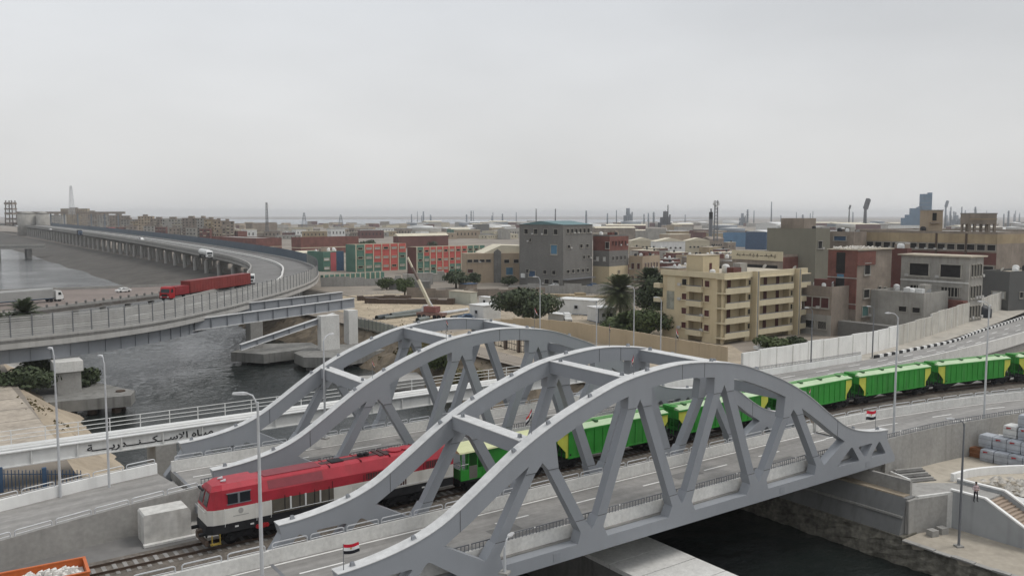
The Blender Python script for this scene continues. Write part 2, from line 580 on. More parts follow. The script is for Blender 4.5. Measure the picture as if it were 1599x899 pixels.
def water_mat():
    m = bpy.data.materials.new('canal_water')
    m.use_nodes = True
    N, L = m.node_tree.nodes, m.node_tree.links
    b = N['Principled BSDF']
    b.inputs['Base Color'].default_value = (0.013, 0.017, 0.016, 1)
    b.inputs['Roughness'].default_value = 0.06
    b.inputs['IOR'].default_value = 1.33
    geo = N.new('ShaderNodeNewGeometry')
    mp_ = N.new('ShaderNodeMapping')
    mp_.inputs['Scale'].default_value = (0.55, 1.1, 1)
    L.new(geo.outputs['Position'], mp_.inputs[0])
    n = N.new('ShaderNodeTexNoise')
    n.inputs['Scale'].default_value = 2.2
    n.inputs['Detail'].default_value = 5
    n.inputs['Roughness'].default_value = 0.62
    n.inputs['Distortion'].default_value = 0.4
    L.new(mp_.outputs[0], n.inputs['Vector'])
    big = N.new('ShaderNodeTexNoise')
    big.inputs['Scale'].default_value = 0.035
    big.inputs['Detail'].default_value = 3
    L.new(geo.outputs['Position'], big.inputs['Vector'])
    r2 = N.new('ShaderNodeMapRange')
    r2.inputs['From Min'].default_value = 0.4
    r2.inputs['From Max'].default_value = 0.6
    r2.inputs['To Min'].default_value = 0.2
    r2.inputs['To Max'].default_value = 0.55
    L.new(big.outputs['Fac'], r2.inputs['Value'])
    bp = N.new('ShaderNodeBump')
    bp.inputs['Distance'].default_value = 0.35
    L.new(r2.outputs[0], bp.inputs['Strength'])
    L.new(n.outputs['Fac'], bp.inputs['Height'])
    L.new(bp.outputs[0], b.inputs['Normal'])
    return m
water = water_mat()

# ---------------------------------------------------------------- the setting: ground, canal, banks, roads, track
def P3(pts, z):
    return [Vector((p[0], p[1], z)) for p in pts]
gm = MB()
for x0, x1, y0, y1 in ((36, 12000, -600, 190), (64, 12000, 190, 14000), (-12000, -34, -600, 14000), (-34, 64, 2000, 14000)):
    gm.add([(x0, y0, -2), (x1, y0, -2), (x1, y1, -2), (x0, y1, -2)], [(0, 1, 2, 3)])
struct('ground', gm, earth)
from mathutils import noise as mnoise
wm = MB()
for y0, y1 in ((-300, -44), (198, 2000)):
    wm.add([(-36, y0, -7), (38, y0, -7), (38, y1, -7), (-36, y1, -7)], [(0, 1, 2, 3)])
nx, ny = 118, 448
vs = []
for j in range(ny + 1):
    y = -44 + 242 * j / ny
    for i in range(nx + 1):
        x = -29 + 57 * i / nx
        big_ = .25 + 1.3 * max(0, mnoise.noise((x * .03 + 3, y * .022, 0)) + .35)
        e_ = min(1, (nx / 2 - abs(i - nx / 2)) / 3, (ny / 2 - abs(j - ny / 2)) / 3)
        h = .05 * math.sin(.9 * x + 2.1 * y + 3 * mnoise.noise((x * .1, y * .1, 1))) + .24 * mnoise.noise((x * .45, y * .75, 2)) + .13 * mnoise.noise((x * 1.1, y * 1.5, 5))
        vs.append((x, y, -7 + h * big_ * e_ * .42))
wm.add(vs, [(j * (nx + 1) + i, j * (nx + 1) + i + 1, (j + 1) * (nx + 1) + i + 1, (j + 1) * (nx + 1) + i) for j in range(ny) for i in range(nx)])
struct('canal_water', wm, water, True)
lk = MB()                                             # the pale lake below the horizon
L0, L1 = AT(330, 2300), AT(905, 2600)
L2, L3 = AT(1150, 5200), AT(300, 5200)
lk.add([(p.x, p.y, -1.6) for p in (L0, L1, L2, L3)], [(0, 1, 2, 3)])
struct('lake', lk, M('lake_water', (0.20, 0.22, 0.24), 0.25, 0.05, 0.01))

def rough_slope(xa, za, xb, zb, y0, y1, ny, nx, amp, seed):
    r = random.Random(seed)
    m = MB()
    vs = []
    for j in range(ny + 1):
        y = y0 + (y1 - y0) * j / ny
        for i in range(nx + 1):
            t = i / nx
            k = 0 if i in (0, nx) else amp
            vs.append((xa + (xb - xa) * t + r.uniform(-k, k), y + r.uniform(-k, k) * 0.5, za + (zb - za) * t + r.uniform(-k, k)))
    fs = [(j * (nx + 1) + i, j * (nx + 1) + i + 1, (j + 1) * (nx + 1) + i + 1, (j + 1) * (nx + 1) + i) for j in range(ny) for i in range(nx)]
    return m.add(vs, fs)
struct('canal_bank_right', rough_slope(25.0, -7.6, 37.5, -1.97, 36, 190, 70, 7, 0.32, 1), soil)
struct('canal_bank_concrete', rough_slope(25.5, -7.6, 65.5, -1.9, 189, 2000, 90, 8, 0.25, 2), M('bank_dark', (.085, .078, .068), .95, .3, .12, streak=.3, fine=.9))
struct('canal_bank_left', rough_slope(-25.5, -7.6, -35, -1.97, 36, 130, 50, 7, 0.3, 3), sand)
struct('canal_bank_left_far', rough_slope(-25.5, -7.6, -35, -1.96, 130, 2000, 60, 3, 0.15, 4), conc_m)
# low vegetation-free strip of concrete paving on the left bank
rm = MB().strip([(-40.5, 58, -1.95), (-37.5, 110, -1.95)], [(-33.6, 58, -1.95), (-35.2, 110, -1.95)], 0.0)
struct('bank_path', rm, M('pale_paving', (0.38, 0.33, 0.27), 0.9, 0.25, 0.25, fine=1.5, famp=.15))
for k in range(7):
    inst(MB().box(-0.04, 0.04, -3.2, 3.2, 0, 0.02).mesh('joint', conc_d), 'paving_joint', bpy.data.objects['bank_path'], loc=(-37.3 + k * 0.12, 61 + k * 7.4, -1.945), rz=R(90))

def track_y(x):
    return 17.3 - (0.0032 * (x - 40) ** 2 if x > 40 else 0.0)
TX = [-110 + i * 4 for i in range(72)]
TRK = [Vector((x, track_y(x), 0)) for x in TX if x <= 150]
# roads: near edge / far edge of each carriageway
RA_n = smooth_path([(-110, 1.2, 1), (-60, 1.2, 1), (-28.6, 1.2, 1)], 6)
RA_f = [Vector((p.x, 8.9, 1)) for p in RA_n]
RA2_n = smooth_path([(28.9, 1.15, 1), (34, 1.0, 1), (39.5, 0.6, 1), (44.3, -0.2, 1), (49, -0.9, 1), (56, -2.4, 1), (64, -4.6, 1), (77, -9.0, 1), (95, -16.5, 1)], 3)
RA2_f = offset(RA2_n, 7.8)
RB_n = smooth_path([(-28.6, 24.6, 1), (-33, 24.0, .9), (-38, 23.2, .7), (-43, 22.2, .5), (-52, 20.6, .15), (-70, 17.5, -.5)], 3)
RB_f = offset(RB_n, -8.6)
RB2_n = smooth_path([(28.9, 24.5, 1), (50, 24.6, 1), (80, 25.6, 1), (100, 27.0, 1), (120, 29.3, 1.0), (150, 33.5, 1.0), (220, 44, 1.0)], 4)
RB2_f = smooth_path([(28.9, 33.4, 1), (50, 31.3, 1), (73, 30.6, 1), (90, 31.2, 1), (104, 32.2, 1), (118, 35.4, 1), (140, 39.2, 1), (220, 54, 1)], 4)
n_ = min(len(RB2_n), len(RB2_f))
def resample(path, n):
    d = [0]
    for i in range(1, len(path)):
        d.append(d[-1] + (path[i] - path[i - 1]).length)
    out = []
    j = 0
    for k in range(n):
        t = d[-1] * k / (n - 1)
        while j < len(path) - 2 and d[j + 1] < t:
            j += 1
        s = (t - d[j]) / max(1e-6, d[j + 1] - d[j])
        out.append(path[j].lerp(path[j + 1], s))
    return out
RB2_n, RB2_f = resample(RB2_n, n_), resample(RB2_f, n_)
road_a1 = struct('road_near_left', MB().strip(RA_n, RA_f, 3.2), asph)
road_a2 = struct('road_near_right', MB().strip(RA2_n, RA2_f, 3.3), asph)
road_b1 = struct('road_far_left', MB().strip(RB_n, RB_f, 2.6), asph)
road_b2 = struct('road_far_right', MB().strip(RB2_n, RB2_f, 3.3), asph)
# rail bed on the two approaches and on the middle deck
bed = MB()
left = [p for p in TRK if p.x <= -28]
right = [p for p in TRK if p.x >= 27]
for seg in (left, right):
    bed.strip(up(offset(seg, -8.2), -0.62), up(offset(seg, 6.6), -0.62), 1.6)
struct('rail_bed', bed, asph_d)
bal = MB()
ring = [(-2.6, -0.6), (-1.7, -0.27), (1.7, -0.27), (2.6, -0.6)]
vs = []
for p, l1, l2, l3, l4 in zip(TRK, offset(TRK, -2.6), offset(TRK, -1.75), offset(TRK, 1.75), offset(TRK, 2.6)):
    for q, z in ((l1, -0.61), (l2, -0.30), (l3, -0.30), (l4, -0.61)):
        vs.append((q.x, q.y, z))
bal.add(vs, [(i * 4 + k, i * 4 + k + 1, i * 4 + k + 5, i * 4 + k + 4) for i in range(len(TRK) - 1) for k in range(3)])
b_o = bal.build('ballast', ballast)
tag(b_o, 'brown grey stone ballast carrying the railway track between the arches', 'ballast')
b_o['kind'] = 'stuff'
track = thing('railway_track', 'single railway track running between the two arch bridges', 'railway track', (-60, 17.3, -0.4), world=True)
for s in (-0.7175, 0.7175):
    pr_ = offset(TRK, s)
    m = MB()
    n = len(pr_)
    for w0, z0, z1 in ((0.075, -0.29, -0.265), (0.02, -0.265, -0.16), (0.036, -0.16, -0.115)):
        m.strip(up(offset(pr_, -w0), z1), up(offset(pr_, w0), z1), z1 - z0)
    m.build('rail', rust, track)
slm = MB().box(-0.13, 0.13, -1.25, 1.25, -0.12, 0.03).mesh('sleeper', wood)
x = -46.0
while x < 24:
    inst(slm, 'sleeper', track, loc=(x, 17.3 + rnd.uniform(-.03, .03), -0.31 + rnd.uniform(-.012, .012)), rz=rnd.uniform(-.015, .015))
    x += 0.66

# abutments, quay, mid-canal pier
ab = thing('bridge_abutment', 'grey concrete abutment wall under the right end of the near arch bridge', 'abutment', (27, 16, -8), world=True)
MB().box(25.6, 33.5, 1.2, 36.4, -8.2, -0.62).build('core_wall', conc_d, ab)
MB().prism([(23.2, -4.75), (25.6, -4.75), (25.6, -1.65), (24.3, -1.65)], -4.0, 36.2, 'xz').build('front_wall', M('abutment_grey', (.20, .20, .195), .9, .12, .3, streak=.5, dirt=(.11, .105, .1)), ab)
MB().box(23.55, 24.0, -3.95, 36.1, -3.3, -3.12).build('wall_ledge', conc_m, ab)
MB().box(23.05, 25.4, -4.4, 36.1, -8.3, -4.74).build('toe_wall', stone_q, ab)
MB().prism([(25.4, -1.7), (25.75, -1.7), (25.75, -0.35), (25.4, -0.35)], -3.6, 36.0, 'xz').build('upper_parapet', conc_m, ab)
r_ = random.Random(5)
sl = MB()
for k in range(26):
    y = -3.6 + k * 1.5
    sl.box(24.35, 25.38, y, y + 1.5, -1.72, -1.62 + r_.uniform(0, .12))
sl.build('soil_ledge', sand, ab, kind='stuff')
ab2 = thing('bridge_abutment', 'pale concrete abutment under the left ends of the arch bridges', 'abutment', (-30, 16, -8), world=True)
MB().box(-34, -27.2, 0.2, 36.4, -8.2, -0.63).build('core_wall', conc_m, ab2)
MB().prism([(-27.2, -7.9), (-24.8, -7.9), (-27.2, -3.2)], 0.3, 36.3, 'xz').build('toe_slope', stone_q, ab2)
# right-hand quay platform with rough stone face
q = MB().box(22.9, 29.45, -46, -4.45, -5.4, -4.9)
struct('quay_platform', q, M('quay_paving', (0.37, 0.33, 0.27), 0.92, 0.16, 0.35, fine=1.8))
qw = MB()
r_ = random.Random(6)
ny, nz = 90, 7
vs = []
for j in range(ny + 1):
    y = 36 - 82 * j / ny
    for i in range(nz + 1):
        t = i / nz
        vs.append((22.95 - 0.55 * (1 - t) + r_.uniform(-.16, .1), y + r_.uniform(-.15, .15), -7.4 + 2.5 * t + (0 if i == nz else r_.uniform(-.1, .1))))
qw.add(vs, [(j * (nz + 1) + i, (j + 1) * (nz + 1) + i, (j + 1) * (nz + 1) + i + 1, j * (nz + 1) + i + 1) for j in range(ny) for i in range(nz)])
struct('quay_wall', qw, stone_q)
r_ = random.Random(61)
y = -4.6
cap = bpy.data.objects['quay_platform']
while y > -22:
    w = r_.uniform(1.0, 1.9)
    inst(MB().box(-.22, .3, -w / 2, w / 2, 0, r_.uniform(.06, .16)).mesh('edge_stone', conc_m), 'edge_stone', cap, loc=(22.75 + r_.uniform(-.1, .1), y - w / 2, -4.93), rz=r_.uniform(-.05, .05))
    y -= w + 0.06
mp_t = thing('canal_pier', 'long low concrete pier in the canal, passing beneath the near arch bridge', 'pier', (-2, -8, -7.5), world=True)
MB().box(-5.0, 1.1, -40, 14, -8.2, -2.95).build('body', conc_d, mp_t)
y = 14.0
r_ = random.Random(8)
while y > -38:
    w = 2.9
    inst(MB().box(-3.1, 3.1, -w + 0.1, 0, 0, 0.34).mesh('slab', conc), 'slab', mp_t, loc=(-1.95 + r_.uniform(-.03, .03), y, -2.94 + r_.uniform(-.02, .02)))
    y -= w
# yard, landing and stairs on the right bank
yd = MB().prism([(25.8, 1.0), (25.8, -0.2), (33.2, -4.2), (33.2, -8.0), (37, -30), (120, -60), (120, -12), (80, -8.5), (64, -4), (49, -0.6), (39, 0.9)], -1.82, -1.80, 'xy')
struct('yard', yd, M('yard_dust', (0.43, 0.385, 0.315), 0.95, 0.14, 0.22, fine=1.4, bump=0.3))
landing = thing('landing_stairs', 'concrete landing with a stair flight going down to the quay by the lamp post', 'stairs', (29.5, -6, -4.9), world=True)
MB().prism([(24.0, -4.05), (29.36, -5.44), (29.36, -8.02), (32.8, -8.02), (32.84, -4.05), (25.75, 1.0), (25.76, -3.5)], -4.95, -1.78, 'xy').build('landing_block', conc_m, landing)
MB().prism([(24.15, -4.9), (25.9, -4.9), (25.5, -1.74), (24.0, -1.74)], -4.3, -4.1, 'xz').build('buttress', conc_m, landing)
MB().prism([(25.6, -4.3, ), (29.45, -5.5), (29.45, -5.25), (25.6, -4.05)], -4.9, -1.6, 'xy').build('side_wall', conc, landing)
stm = MB().box(0, 3.3, -0.32, 0, -0.25, 0).mesh('step', M('step_stone', (0.34, 0.27, 0.21), 0.9, 0.1, 1.0))
for k in range(18):
    inst(stm, 'step', landing, loc=(29.55, -8.0 - k * 0.32, -1.95 - k * 0.165))
for x0, x1, nm in ((29.3, 29.55, 'stair_wall'), (32.85, 33.15, 'stair_wall')):
    MB().prism([(-5.3 if x0 < 30 else -4.0, -1.5), (-8.2, -1.5), (-14.3, -4.55), (-14.3, -4.95), (-5.3 if x0 < 30 else -4.0, -4.95)], x0, x1, 'yz').build(nm, M('wall_bluegrey', (0.36, 0.37, 0.375), 0.85, 0.1, 0.4, streak=0.4, dirt=(.16, .16, .16)), landing)
    MB().prism([(-5.2 if x0 < 30 else -4.0, -1.495), (-8.2, -1.495), (-14.3, -4.545), (-14.3, -4.41), (-8.25, -1.36), (-5.2 if x0 < 30 else -4.0, -1.36)], x0 - .05, x1 + .05, 'yz').build('wall_coping', white_wall, landing)
cw = thing('curved_wall', 'low curved white wall beside the yard above the stairs', 'wall', (36, -5.5, -1.8), world=True)
cpts = smooth_path([(32.9, -3.7, -1.8), (36, -4.0, -1.8), (40, -5.6, -1.8), (46, -9.5, -1.8), (52, -14, -1.8)], 1.2)
MB().strip(up(cpts, 0.75), up(offset(cpts, 0.35), 0.75), 0.8).build('wall_body', white_wall, cw)
rb = MB()
r_ = random.Random(9)
for k in range(420):
    x, y = r_.uniform(33.3, 41), r_.uniform(-16, -5)
    if y > -4.4 - (x - 33) * 0.5:
        continue
    s = r_.uniform(.1, .4)
    z = -1.95 + 0.6 * math.exp(-((x - 36) ** 2) / 6)
    rb.add([(x - s, y, z), (x, y - s, z), (x + s, y, z), (x, y + s, z), (x + r_.uniform(-.1, .1), y, z + s * r_.uniform(.5, 1.1))], [(0, 1, 4), (1, 2, 4), (2, 3, 4), (3, 0, 4)])
o = rb.build('rubble_bank', rubble_m)
tag(o, 'pale rubble slope behind the stairs on the right bank', 'rubble')
o['kind'] = 'stuff'

# ---------------------------------------------------------------- the two arch bridges
TOPC = [(0, 12.3), (3, 12.1), (6.3, 11.6), (9.5, 10.6), (12, 9.65), (14.6, 8.4), (16.5, 7.25), (18.5, 5.95), (20.5, 4.75), (22, 4.12), (23.5, 3.72), (25, 3.45), (26.5, 3.28), (27.7, 3.22)]
BOTC = [(0, 11.15), (3, 10.95), (6.3, 10.4), (9, 9.55), (12, 8.35), (14.6, 6.9), (17.2, 5.35), (19.3, 4.0), (20.7, 3.35)]
def itp(T, x):
    x = abs(x)
    if x >= T[-1][0]:
        return T[-1][1]
    for i in range(len(T) - 1):
        if T[i][0] <= x <= T[i + 1][0]:
            x0, y0 = T[i]; x1, y1 = T[i + 1]
            m0 = (T[i + 1][1] - T[i - 1][1]) / (T[i + 1][0] - T[i - 1][0]) if i > 0 else 0.0
            m1 = (T[i + 2][1] - T[i][1]) / (T[i + 2][0] - T[i][0]) if i + 2 < len(T) else (y1 - y0) / (x1 - x0)
            h = x1 - x0; t = (x - x0) / h
            return (2 * t ** 3 - 3 * t * t + 1) * y0 + (t ** 3 - 2 * t * t + t) * h * m0 + (-2 * t ** 3 + 3 * t * t) * y1 + (t ** 3 - t * t) * h * m1
DG = [(-17.0, -13.3), (-9.55, -13.15), (-8.25, -5.85), (-0.65, -3.1)]
DG = DG + [(-a, -b) for a, b in reversed(DG)]         # x at z=1.8 and at z=8, left to right
def dc(d, z):
    return d[0] + (d[1] - d[0]) * (z - 1.8) / 6.2
def rounded(poly, r, n=4):
    out = []
    m = len(poly)
    for i in range(m):
        p = Vector(poly[i]).to_2d(); a = Vector(poly[i - 1]).to_2d(); b = Vector(poly[(i + 1) % m]).to_2d()
        ra = (a - p).normalized() * min(r, (a - p).length * .45); rb_ = (b - p).normalized() * min(r, (b - p).length * .45)
        for k in range(n + 1):
            t = k / n
            q = (p + ra) * (1 - t) ** 2 + p * 2 * t * (1 - t) + (p + rb_) * t * t
            out.append((q.x, q.y))
    return out
HW = 0.43
def big_hole():
    lo = [(-20.75, 3.2), (-17.75, 1.55)]
    def edge(d, z, s):
        return (dc(d, z) + s * HW, z)
    d = DG
    lo += [edge(d[0], 2.5, -1), edge(d[0], 2.5, 1), edge(d[0], 1.7, 1), (dc(d[0], .9) + HW + .7, 0.92)]
    for a, b, xv in ((1, 2, -8.92), (3, 4, 0.0), (5, 6, 8.92)):
        lo += [(dc(d[a], .9) - HW - .7, 0.92), edge(d[a], 1.7, -1), edge(d[a], 2.5, -1), edge(d[a], 2.5, 1), (xv - .12, 1.85), (xv, 1.72), (xv + .12, 1.85), edge(d[b], 2.5, -1), edge(d[b], 2.5, 1), edge(d[b], 1.7, 1), (dc(d[b], .9) + HW + .7, 0.92)]
    lo += [(dc(d[7], .9) - HW - .7, 0.92), edge(d[7], 1.7, -1), edge(d[7], 2.5, -1), edge(d[7], 2.5, 1), (17.75, 1.55), (20.75, 3.2)]
    hi = []
    xs = 19.8
    nodes = [(6, 7, 13.3, 7.55), (4, 5, 4.35, 10.65), (2, 3, -4.35, 10.65), (0, 1, -13.3, 7.55)]
    def run(xa, xb):
        n = max(2, int(abs(xb - xa) / 0.8))
        return [(xa + (xb - xa) * k / n, itp(BOTC, xa + (xb - xa) * k / n)) for k in range(n + 1)]
    for a, b, xu, zu in nodes:
        zr = zu - 1.0
        xr = dc(d[b], zu) + HW + 0.35
        xl = dc(d[a], zu) - HW - 0.35
        hi += run(xs, xr)
        hi += [edge(d[b], zr, 1), edge(d[b], zr, -1), ((dc(d[a], zu - .2) + dc(d[b], zu - .2)) / 2, zu - .45), edge(d[a], zr, 1), edge(d[a], zr, -1)]
        xs = xl
    hi += run(xs, -19.8)
    return lo + hi
HOLE = big_hole()
ENDH = [[(19.6, 1.0), (23.2, 1.0), (21.9, 2.55)], [(22.85, 2.35), (25.2, 2.35), (24.05, 1.12)], [(24.85, 1.0), (27.45, 1.0), (26.3, 2.4)]]
outl = [(-29, 0), (29, 0), (29, .5), (27.95, 1.8), (27.5, 2.5), (27.7, 3.22)]
n = 90
outl += [(27.7 - 55.4 * k / n, itp(TOPC, 27.7 - 55.4 * k / n)) for k in range(1, n)]
outl += [(-27.7, 3.22), (-27.5, 2.5), (-27.95, 1.8), (-29, .5)]
holes = [HOLE]
for h in ENDH:
    holes.append(rounded(h, .28))
    holes.append(rounded([(-x, z) for x, z in h], .28))
TW = 0.84
truss_me = MB().prism(outl, 0, TW, 'xz', holes).mesh('arch_truss', steel)
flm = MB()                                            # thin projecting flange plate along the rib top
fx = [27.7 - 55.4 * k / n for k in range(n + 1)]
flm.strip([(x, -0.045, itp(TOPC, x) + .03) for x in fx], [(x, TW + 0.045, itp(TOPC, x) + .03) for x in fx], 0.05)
flange_me = flm.mesh('top_flange', M('flange_skylit_tone', (0.56, 0.56, 0.55), 0.6, 0.06, 0.5, fine=2.0))  # paler than the rib steel: bright sky on the top face put into the colour
dmes = []
for i, d in enumerate(DG):
    zu = 10.65 if i in (2, 3, 4, 5) else 7.55
    z0, z1 = 2.2, zu - 0.65
    m = MB()
    m.prism([(dc(d, z0) - HW + .01, z0), (dc(d, z0) + HW - .01, z0), (dc(d, z1) + HW - .01, z1), (dc(d, z1) - HW + .01, z1)], 0.03, TW - 0.16, 'xz')
    dmes.append((m.mesh('diagonal', steel_d), [MB().bar((dc(d, z) - HW + .03, .02, z), (dc(d, z) + HW - .03, .02, z), .03, .05).mesh('joint_seam', M('seam_dark', (.10, .10, .105), .8, .1)) for z in (2.52, zu - 1.02)]))
lug = MB().prism([(-.16, 0), (.16, 0), (.1, .26), (-.1, .26)], -.03, .03, 'xz').prism([(-.16, 0), (.16, 0), (.1, .26), (-.1, .26)], .12, .15, 'xz').box(-.05, .05, -.04, .16, .16, .2)
lug_me = lug.mesh('lifting_lug', steel)
seam_me = MB().box(-.02, .02, -0.012, 0, 0, 1).mesh('splice_seam', M('seam_dark', (.10, .10, .105), .8, .1))
bolt_me = MB().box(-.3, .3, -0.02, 0, -.28, .28).mesh('splice_plate', steel_d)
rail_me = MB()
rl = 2.35
path = [(-rl / 2, 0, 0), (-rl / 2, 0, .28), (-rl / 2 + .05, 0, .36), (-rl / 2 + .14, 0, .4), (rl / 2 - .14, 0, .4), (rl / 2 - .05, 0, .36), (rl / 2, 0, .28), (rl / 2, 0, 0)]
rail_me.tube(path, 0.045, 5).tube([(-rl / 2, 0, .12), (rl / 2, 0, .12)], .022, 4)
railf_me = rail_me.mesh('rail_frame', galv)
rd = MB()
rd.box(-1.2, 1.2, -.03, .03, .40, .46).box(-1.2, 1.2, -.02, .02, .06, .1)
for k in range(9):
    x = -1.16 + 2.32 * k / 8
    rd.box(x - .022, x + .022, -.018, .018, 0, .42)
raild_me = rd.mesh('rail_frame', galv_d)
dash_me = MB().box(-1.5, 1.5, -.08, .08, 0, .004).mesh('lane_dash', paint_w)

def frames(par, path, me, step=2.62, dz=0.0, start=0.6):
    q = resample(path, max(2, int(round(sum((path[i + 1] - path[i]).length for i in range(len(path) - 1)) / step)) + 1))
    for i in range(len(q) - 1):
        c = (q[i] + q[i + 1]) / 2
        d = q[i + 1] - q[i]
        o = inst(me, 'rail_frame', par, loc=(c.x, c.y, c.z + dz), rot=(0, -math.atan2(d.z, math.hypot(d.x, d.y)), math.atan2(d.y, d.x)))

def arch_bridge(y0, y1, label, near):
    t = thing('arch_bridge', label, 'bridge', (0, (y0 + y1) / 2, 0), world=True)
    for k, y in enumerate((y0, y1)):
        tr = inst(truss_me, 'arch_truss', t, loc=(0, y, 0))
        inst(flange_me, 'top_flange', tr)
        for me, sms in dmes:
            inst(me, 'diagonal', tr)
            for q in sms:
                inst(q, 'joint_seam', tr)
        for x in (-26.6, -22.6, -15.2, -8.8, 8.8, 15.2, 22.6, 26.6, -12.4, -3.4, 3.4):
            z = itp(TOPC, x) + .03
            sl_ = (itp(TOPC, x + .2) - itp(TOPC, x - .2)) / .4
            inst(lug_me, 'lifting_lug', tr, loc=(x, TW / 2 - .06, z - .02), rot=(0, -math.atan(sl_), 0))
        for x in (-19.6, -0.2, 2.2, 19.6):
            z1, z0 = itp(TOPC, x), itp(BOTC, x)
            sl_ = (itp(TOPC, x + .2) - itp(TOPC, x - .2)) / .4
            inst(seam_me, 'splice_seam', tr, loc=(x, 0, z0 + .01), scale=(1, 1, z1 - z0 - .03))
        for x in (-12.0, 12.0, -24.5, 24.5):
            inst(bolt_me, 'splice_plate', tr, loc=(x, -.002, .45))
    for x in (-14.0, -4.9, 4.9, 14.0):
        zt = itp(TOPC, x) - .12
        cb = MB().box(x - .5, x + .5, y0 + TW, y1, zt - .98, zt - .035).build('cross_beam', steel, t)
        MB().box(x - .55, x + .55, y0 + TW + .05, y1 - .05, zt - .032, zt + .03).build('top_flange', bpy.data.materials['flange_skylit_tone'], cb)  # beam tops take the same pale tone, sky light painted in
        for yy in (y0 + 1.4, y1 - .8):
            inst(lug_me, 'lifting_lug', cb, loc=(x, yy, zt + .02), rz=R(90))
    dk = MB().box(-28.6, 28.6, y0 + TW + .02, y1 - .03, .30, 1.0).build('deck', asph, t)
    for k in range(13):
        x = -27 + 4.5 * k
        MB().box(x - .25, x + .25, y0 + TW + .02, y1 - .02, -.35, .29).build('floor_beam', steel_d, t)
    for y, s in ((y0 + TW + .28, 1), (y1 - .55, -1)):
        pp = MB().prism([(y, .98), (y + .28, .98), (y + .24, 1.9), (y + .04, 1.9)], -28.6, 28.6, 'yz').build('parapet', conc, t)
        frames(pp, [Vector((-28.4, y + .14, 1.9)), Vector((28.4, y + .14, 1.9))], raild_me if s > 0 else railf_me)
    for x in (-28.45, 28.45):
        MB().box(x - .12, x + .12, y0 + TW + .6, y1 - .6, 1.0, 1.006).build('expansion_joint', galv_d, dk)
    rp_ = random.Random(int(y0) + 3)
    for k in range(7):
        x, y = rp_.uniform(-26, 24), rp_.uniform(y0 + 2, y1 - 3)
        MB().box(x, x + rp_.uniform(1, 5), y, y + rp_.uniform(.5, 1.6), 1.0, 1.003).build('asphalt_patch', asph_d, dk)
    ya, yb = y0 + TW + .56, y1 - .55
    MB().box(-28.6, 28.6, ya + .25, ya + .37, 1.0, 1.004).build('edge_line', paint_w, dk)
    MB().box(-28.6, 28.6, yb - .37, yb - .2, 1.0, 1.004).build('edge_line', paint_w, dk)
    for f_ in (.36, .67):
        y = ya + (yb - ya) * f_
        for k in range(8):
            inst(dash_me, 'lane_dash', dk, loc=(-26 + 7.4 * k, y, 1.0))
    return t
brA = arch_bridge(0.0, 9.25, 'near grey steel arch bridge whose road carries lane markings, in front of the train', True)
brB = arch_bridge(23.75, 33.5, 'far grey steel arch bridge behind the red locomotive', False)
rbz = thing('rail_bridge', 'dark low railway deck between the two arch bridges', 'bridge', (0, 16.8, -1), world=True)
MB().box(-27.2, 25.5, 10.4, 23.5, -1.3, -0.615).build('deck', asph_d, rbz)
for y in (11.2, 14.4, 19.6, 22.6):
    MB().box(-27.1, 25.4, y - .2, y + .2, -2.3, -1.3).build('girder', steel_d, rbz)

# parapets of the approaches, lane marks on the approach roads
def parapet(name, label, path, h, side, me, zdown=0.0, mat=None, step=2.62, cat='parapet'):
    a = path[len(path) // 2]
    t = thing(name, label, cat, tuple(a), world=True)
    p2 = offset(path, side)
    if side > 0:
        MB().strip(up(path, h), up(p2, h), h + zdown).build('wall_body', mat or conc, t)
    else:
        MB().strip(up(p2, h), up(path, h), h + zdown).build('wall_body', mat or conc, t)
    if me:
        mid = [(x + y) / 2 for x, y in zip(up(path, h), up(p2, h))]
        frames(t, mid, me, step)
    return t
parapet('approach_parapet', 'pale parapet with pipe rails between the near road and the track, at lower left', [p for p in RA_f if p.x > -60], 0.9, -0.28, railf_me, 1.6)
parapet('approach_parapet', 'white parapet at the lower left edge of the near road', [p for p in RA_n if p.x > -60], 0.9, -0.25, None, 3.0)
parapet('retaining_wall', 'pale grey retaining wall with dark railing above the yard on the right', RA2_n, 0.9, -0.3, raild_me, 3.7, conc_m, cat='retaining wall')
parapet('approach_parapet', 'white parapet with rail between the right road and the green wagons', RA2_f, 0.9, -0.28, railf_me, 1.6)
parapet('retaining_wall', 'grey wall with pipe rails beside the track at lower left, left of the locomotive', RB_n, 0.9, 0.28, railf_me, 1.7, conc_m, cat='retaining wall')
parapet('approach_parapet', 'white parapet with pipe rails on the far side of the left road', RB_f, 0.9, -0.28, railf_me, 1.6, white_wall)
parapet('approach_parapet', 'low parapet beyond the green wagons along the upper right road', [p for p in RB2_n if p.x < 170], 0.45, -0.3, None, 1.6)
parapet('approach_parapet', 'pale parapet with dark rail left of the black and white kerb', [p for p in RB2_f if p.x < 74], 0.9, 0.3, raild_me, 2.0, white_wall)
def lane_marks(road, a, b, fr, x0, x1, step=7.4):
    q = [u.lerp(v, fr) for u, v in zip(a, b)]
    L = sum((q[i + 1] - q[i]).length for i in range(len(q) - 1))
    q = resample(q, max(2, int(L / step)))
    for i in range(len(q) - 1):
        if x0 < q[i].x < x1:
            d = q[i + 1] - q[i]
            inst(dash_me, 'lane_dash', road, loc=q[i] + Vector((0, 0, .006)), rot=(0, -math.atan2(d.z, math.hypot(d.x, d.y)), math.atan2(d.y, d.x)))
for fr in (.36, .67):
    lane_marks(road_a2, RA2_n, RA2_f, fr, 29, 95)
    lane_marks(road_b2, RB2_n, RB2_f, fr, 29, 170)
MB().strip(up(offset(RA2_n, 7.2), .005), up(offset(RA2_n, 7.35), .005)).build('edge_line', paint_w, road_a2)
MB().strip(up(offset(RA_n, 7.1), .005), up(offset(RA_n, 7.25), .005)).build('edge_line', paint_w, road_a1)
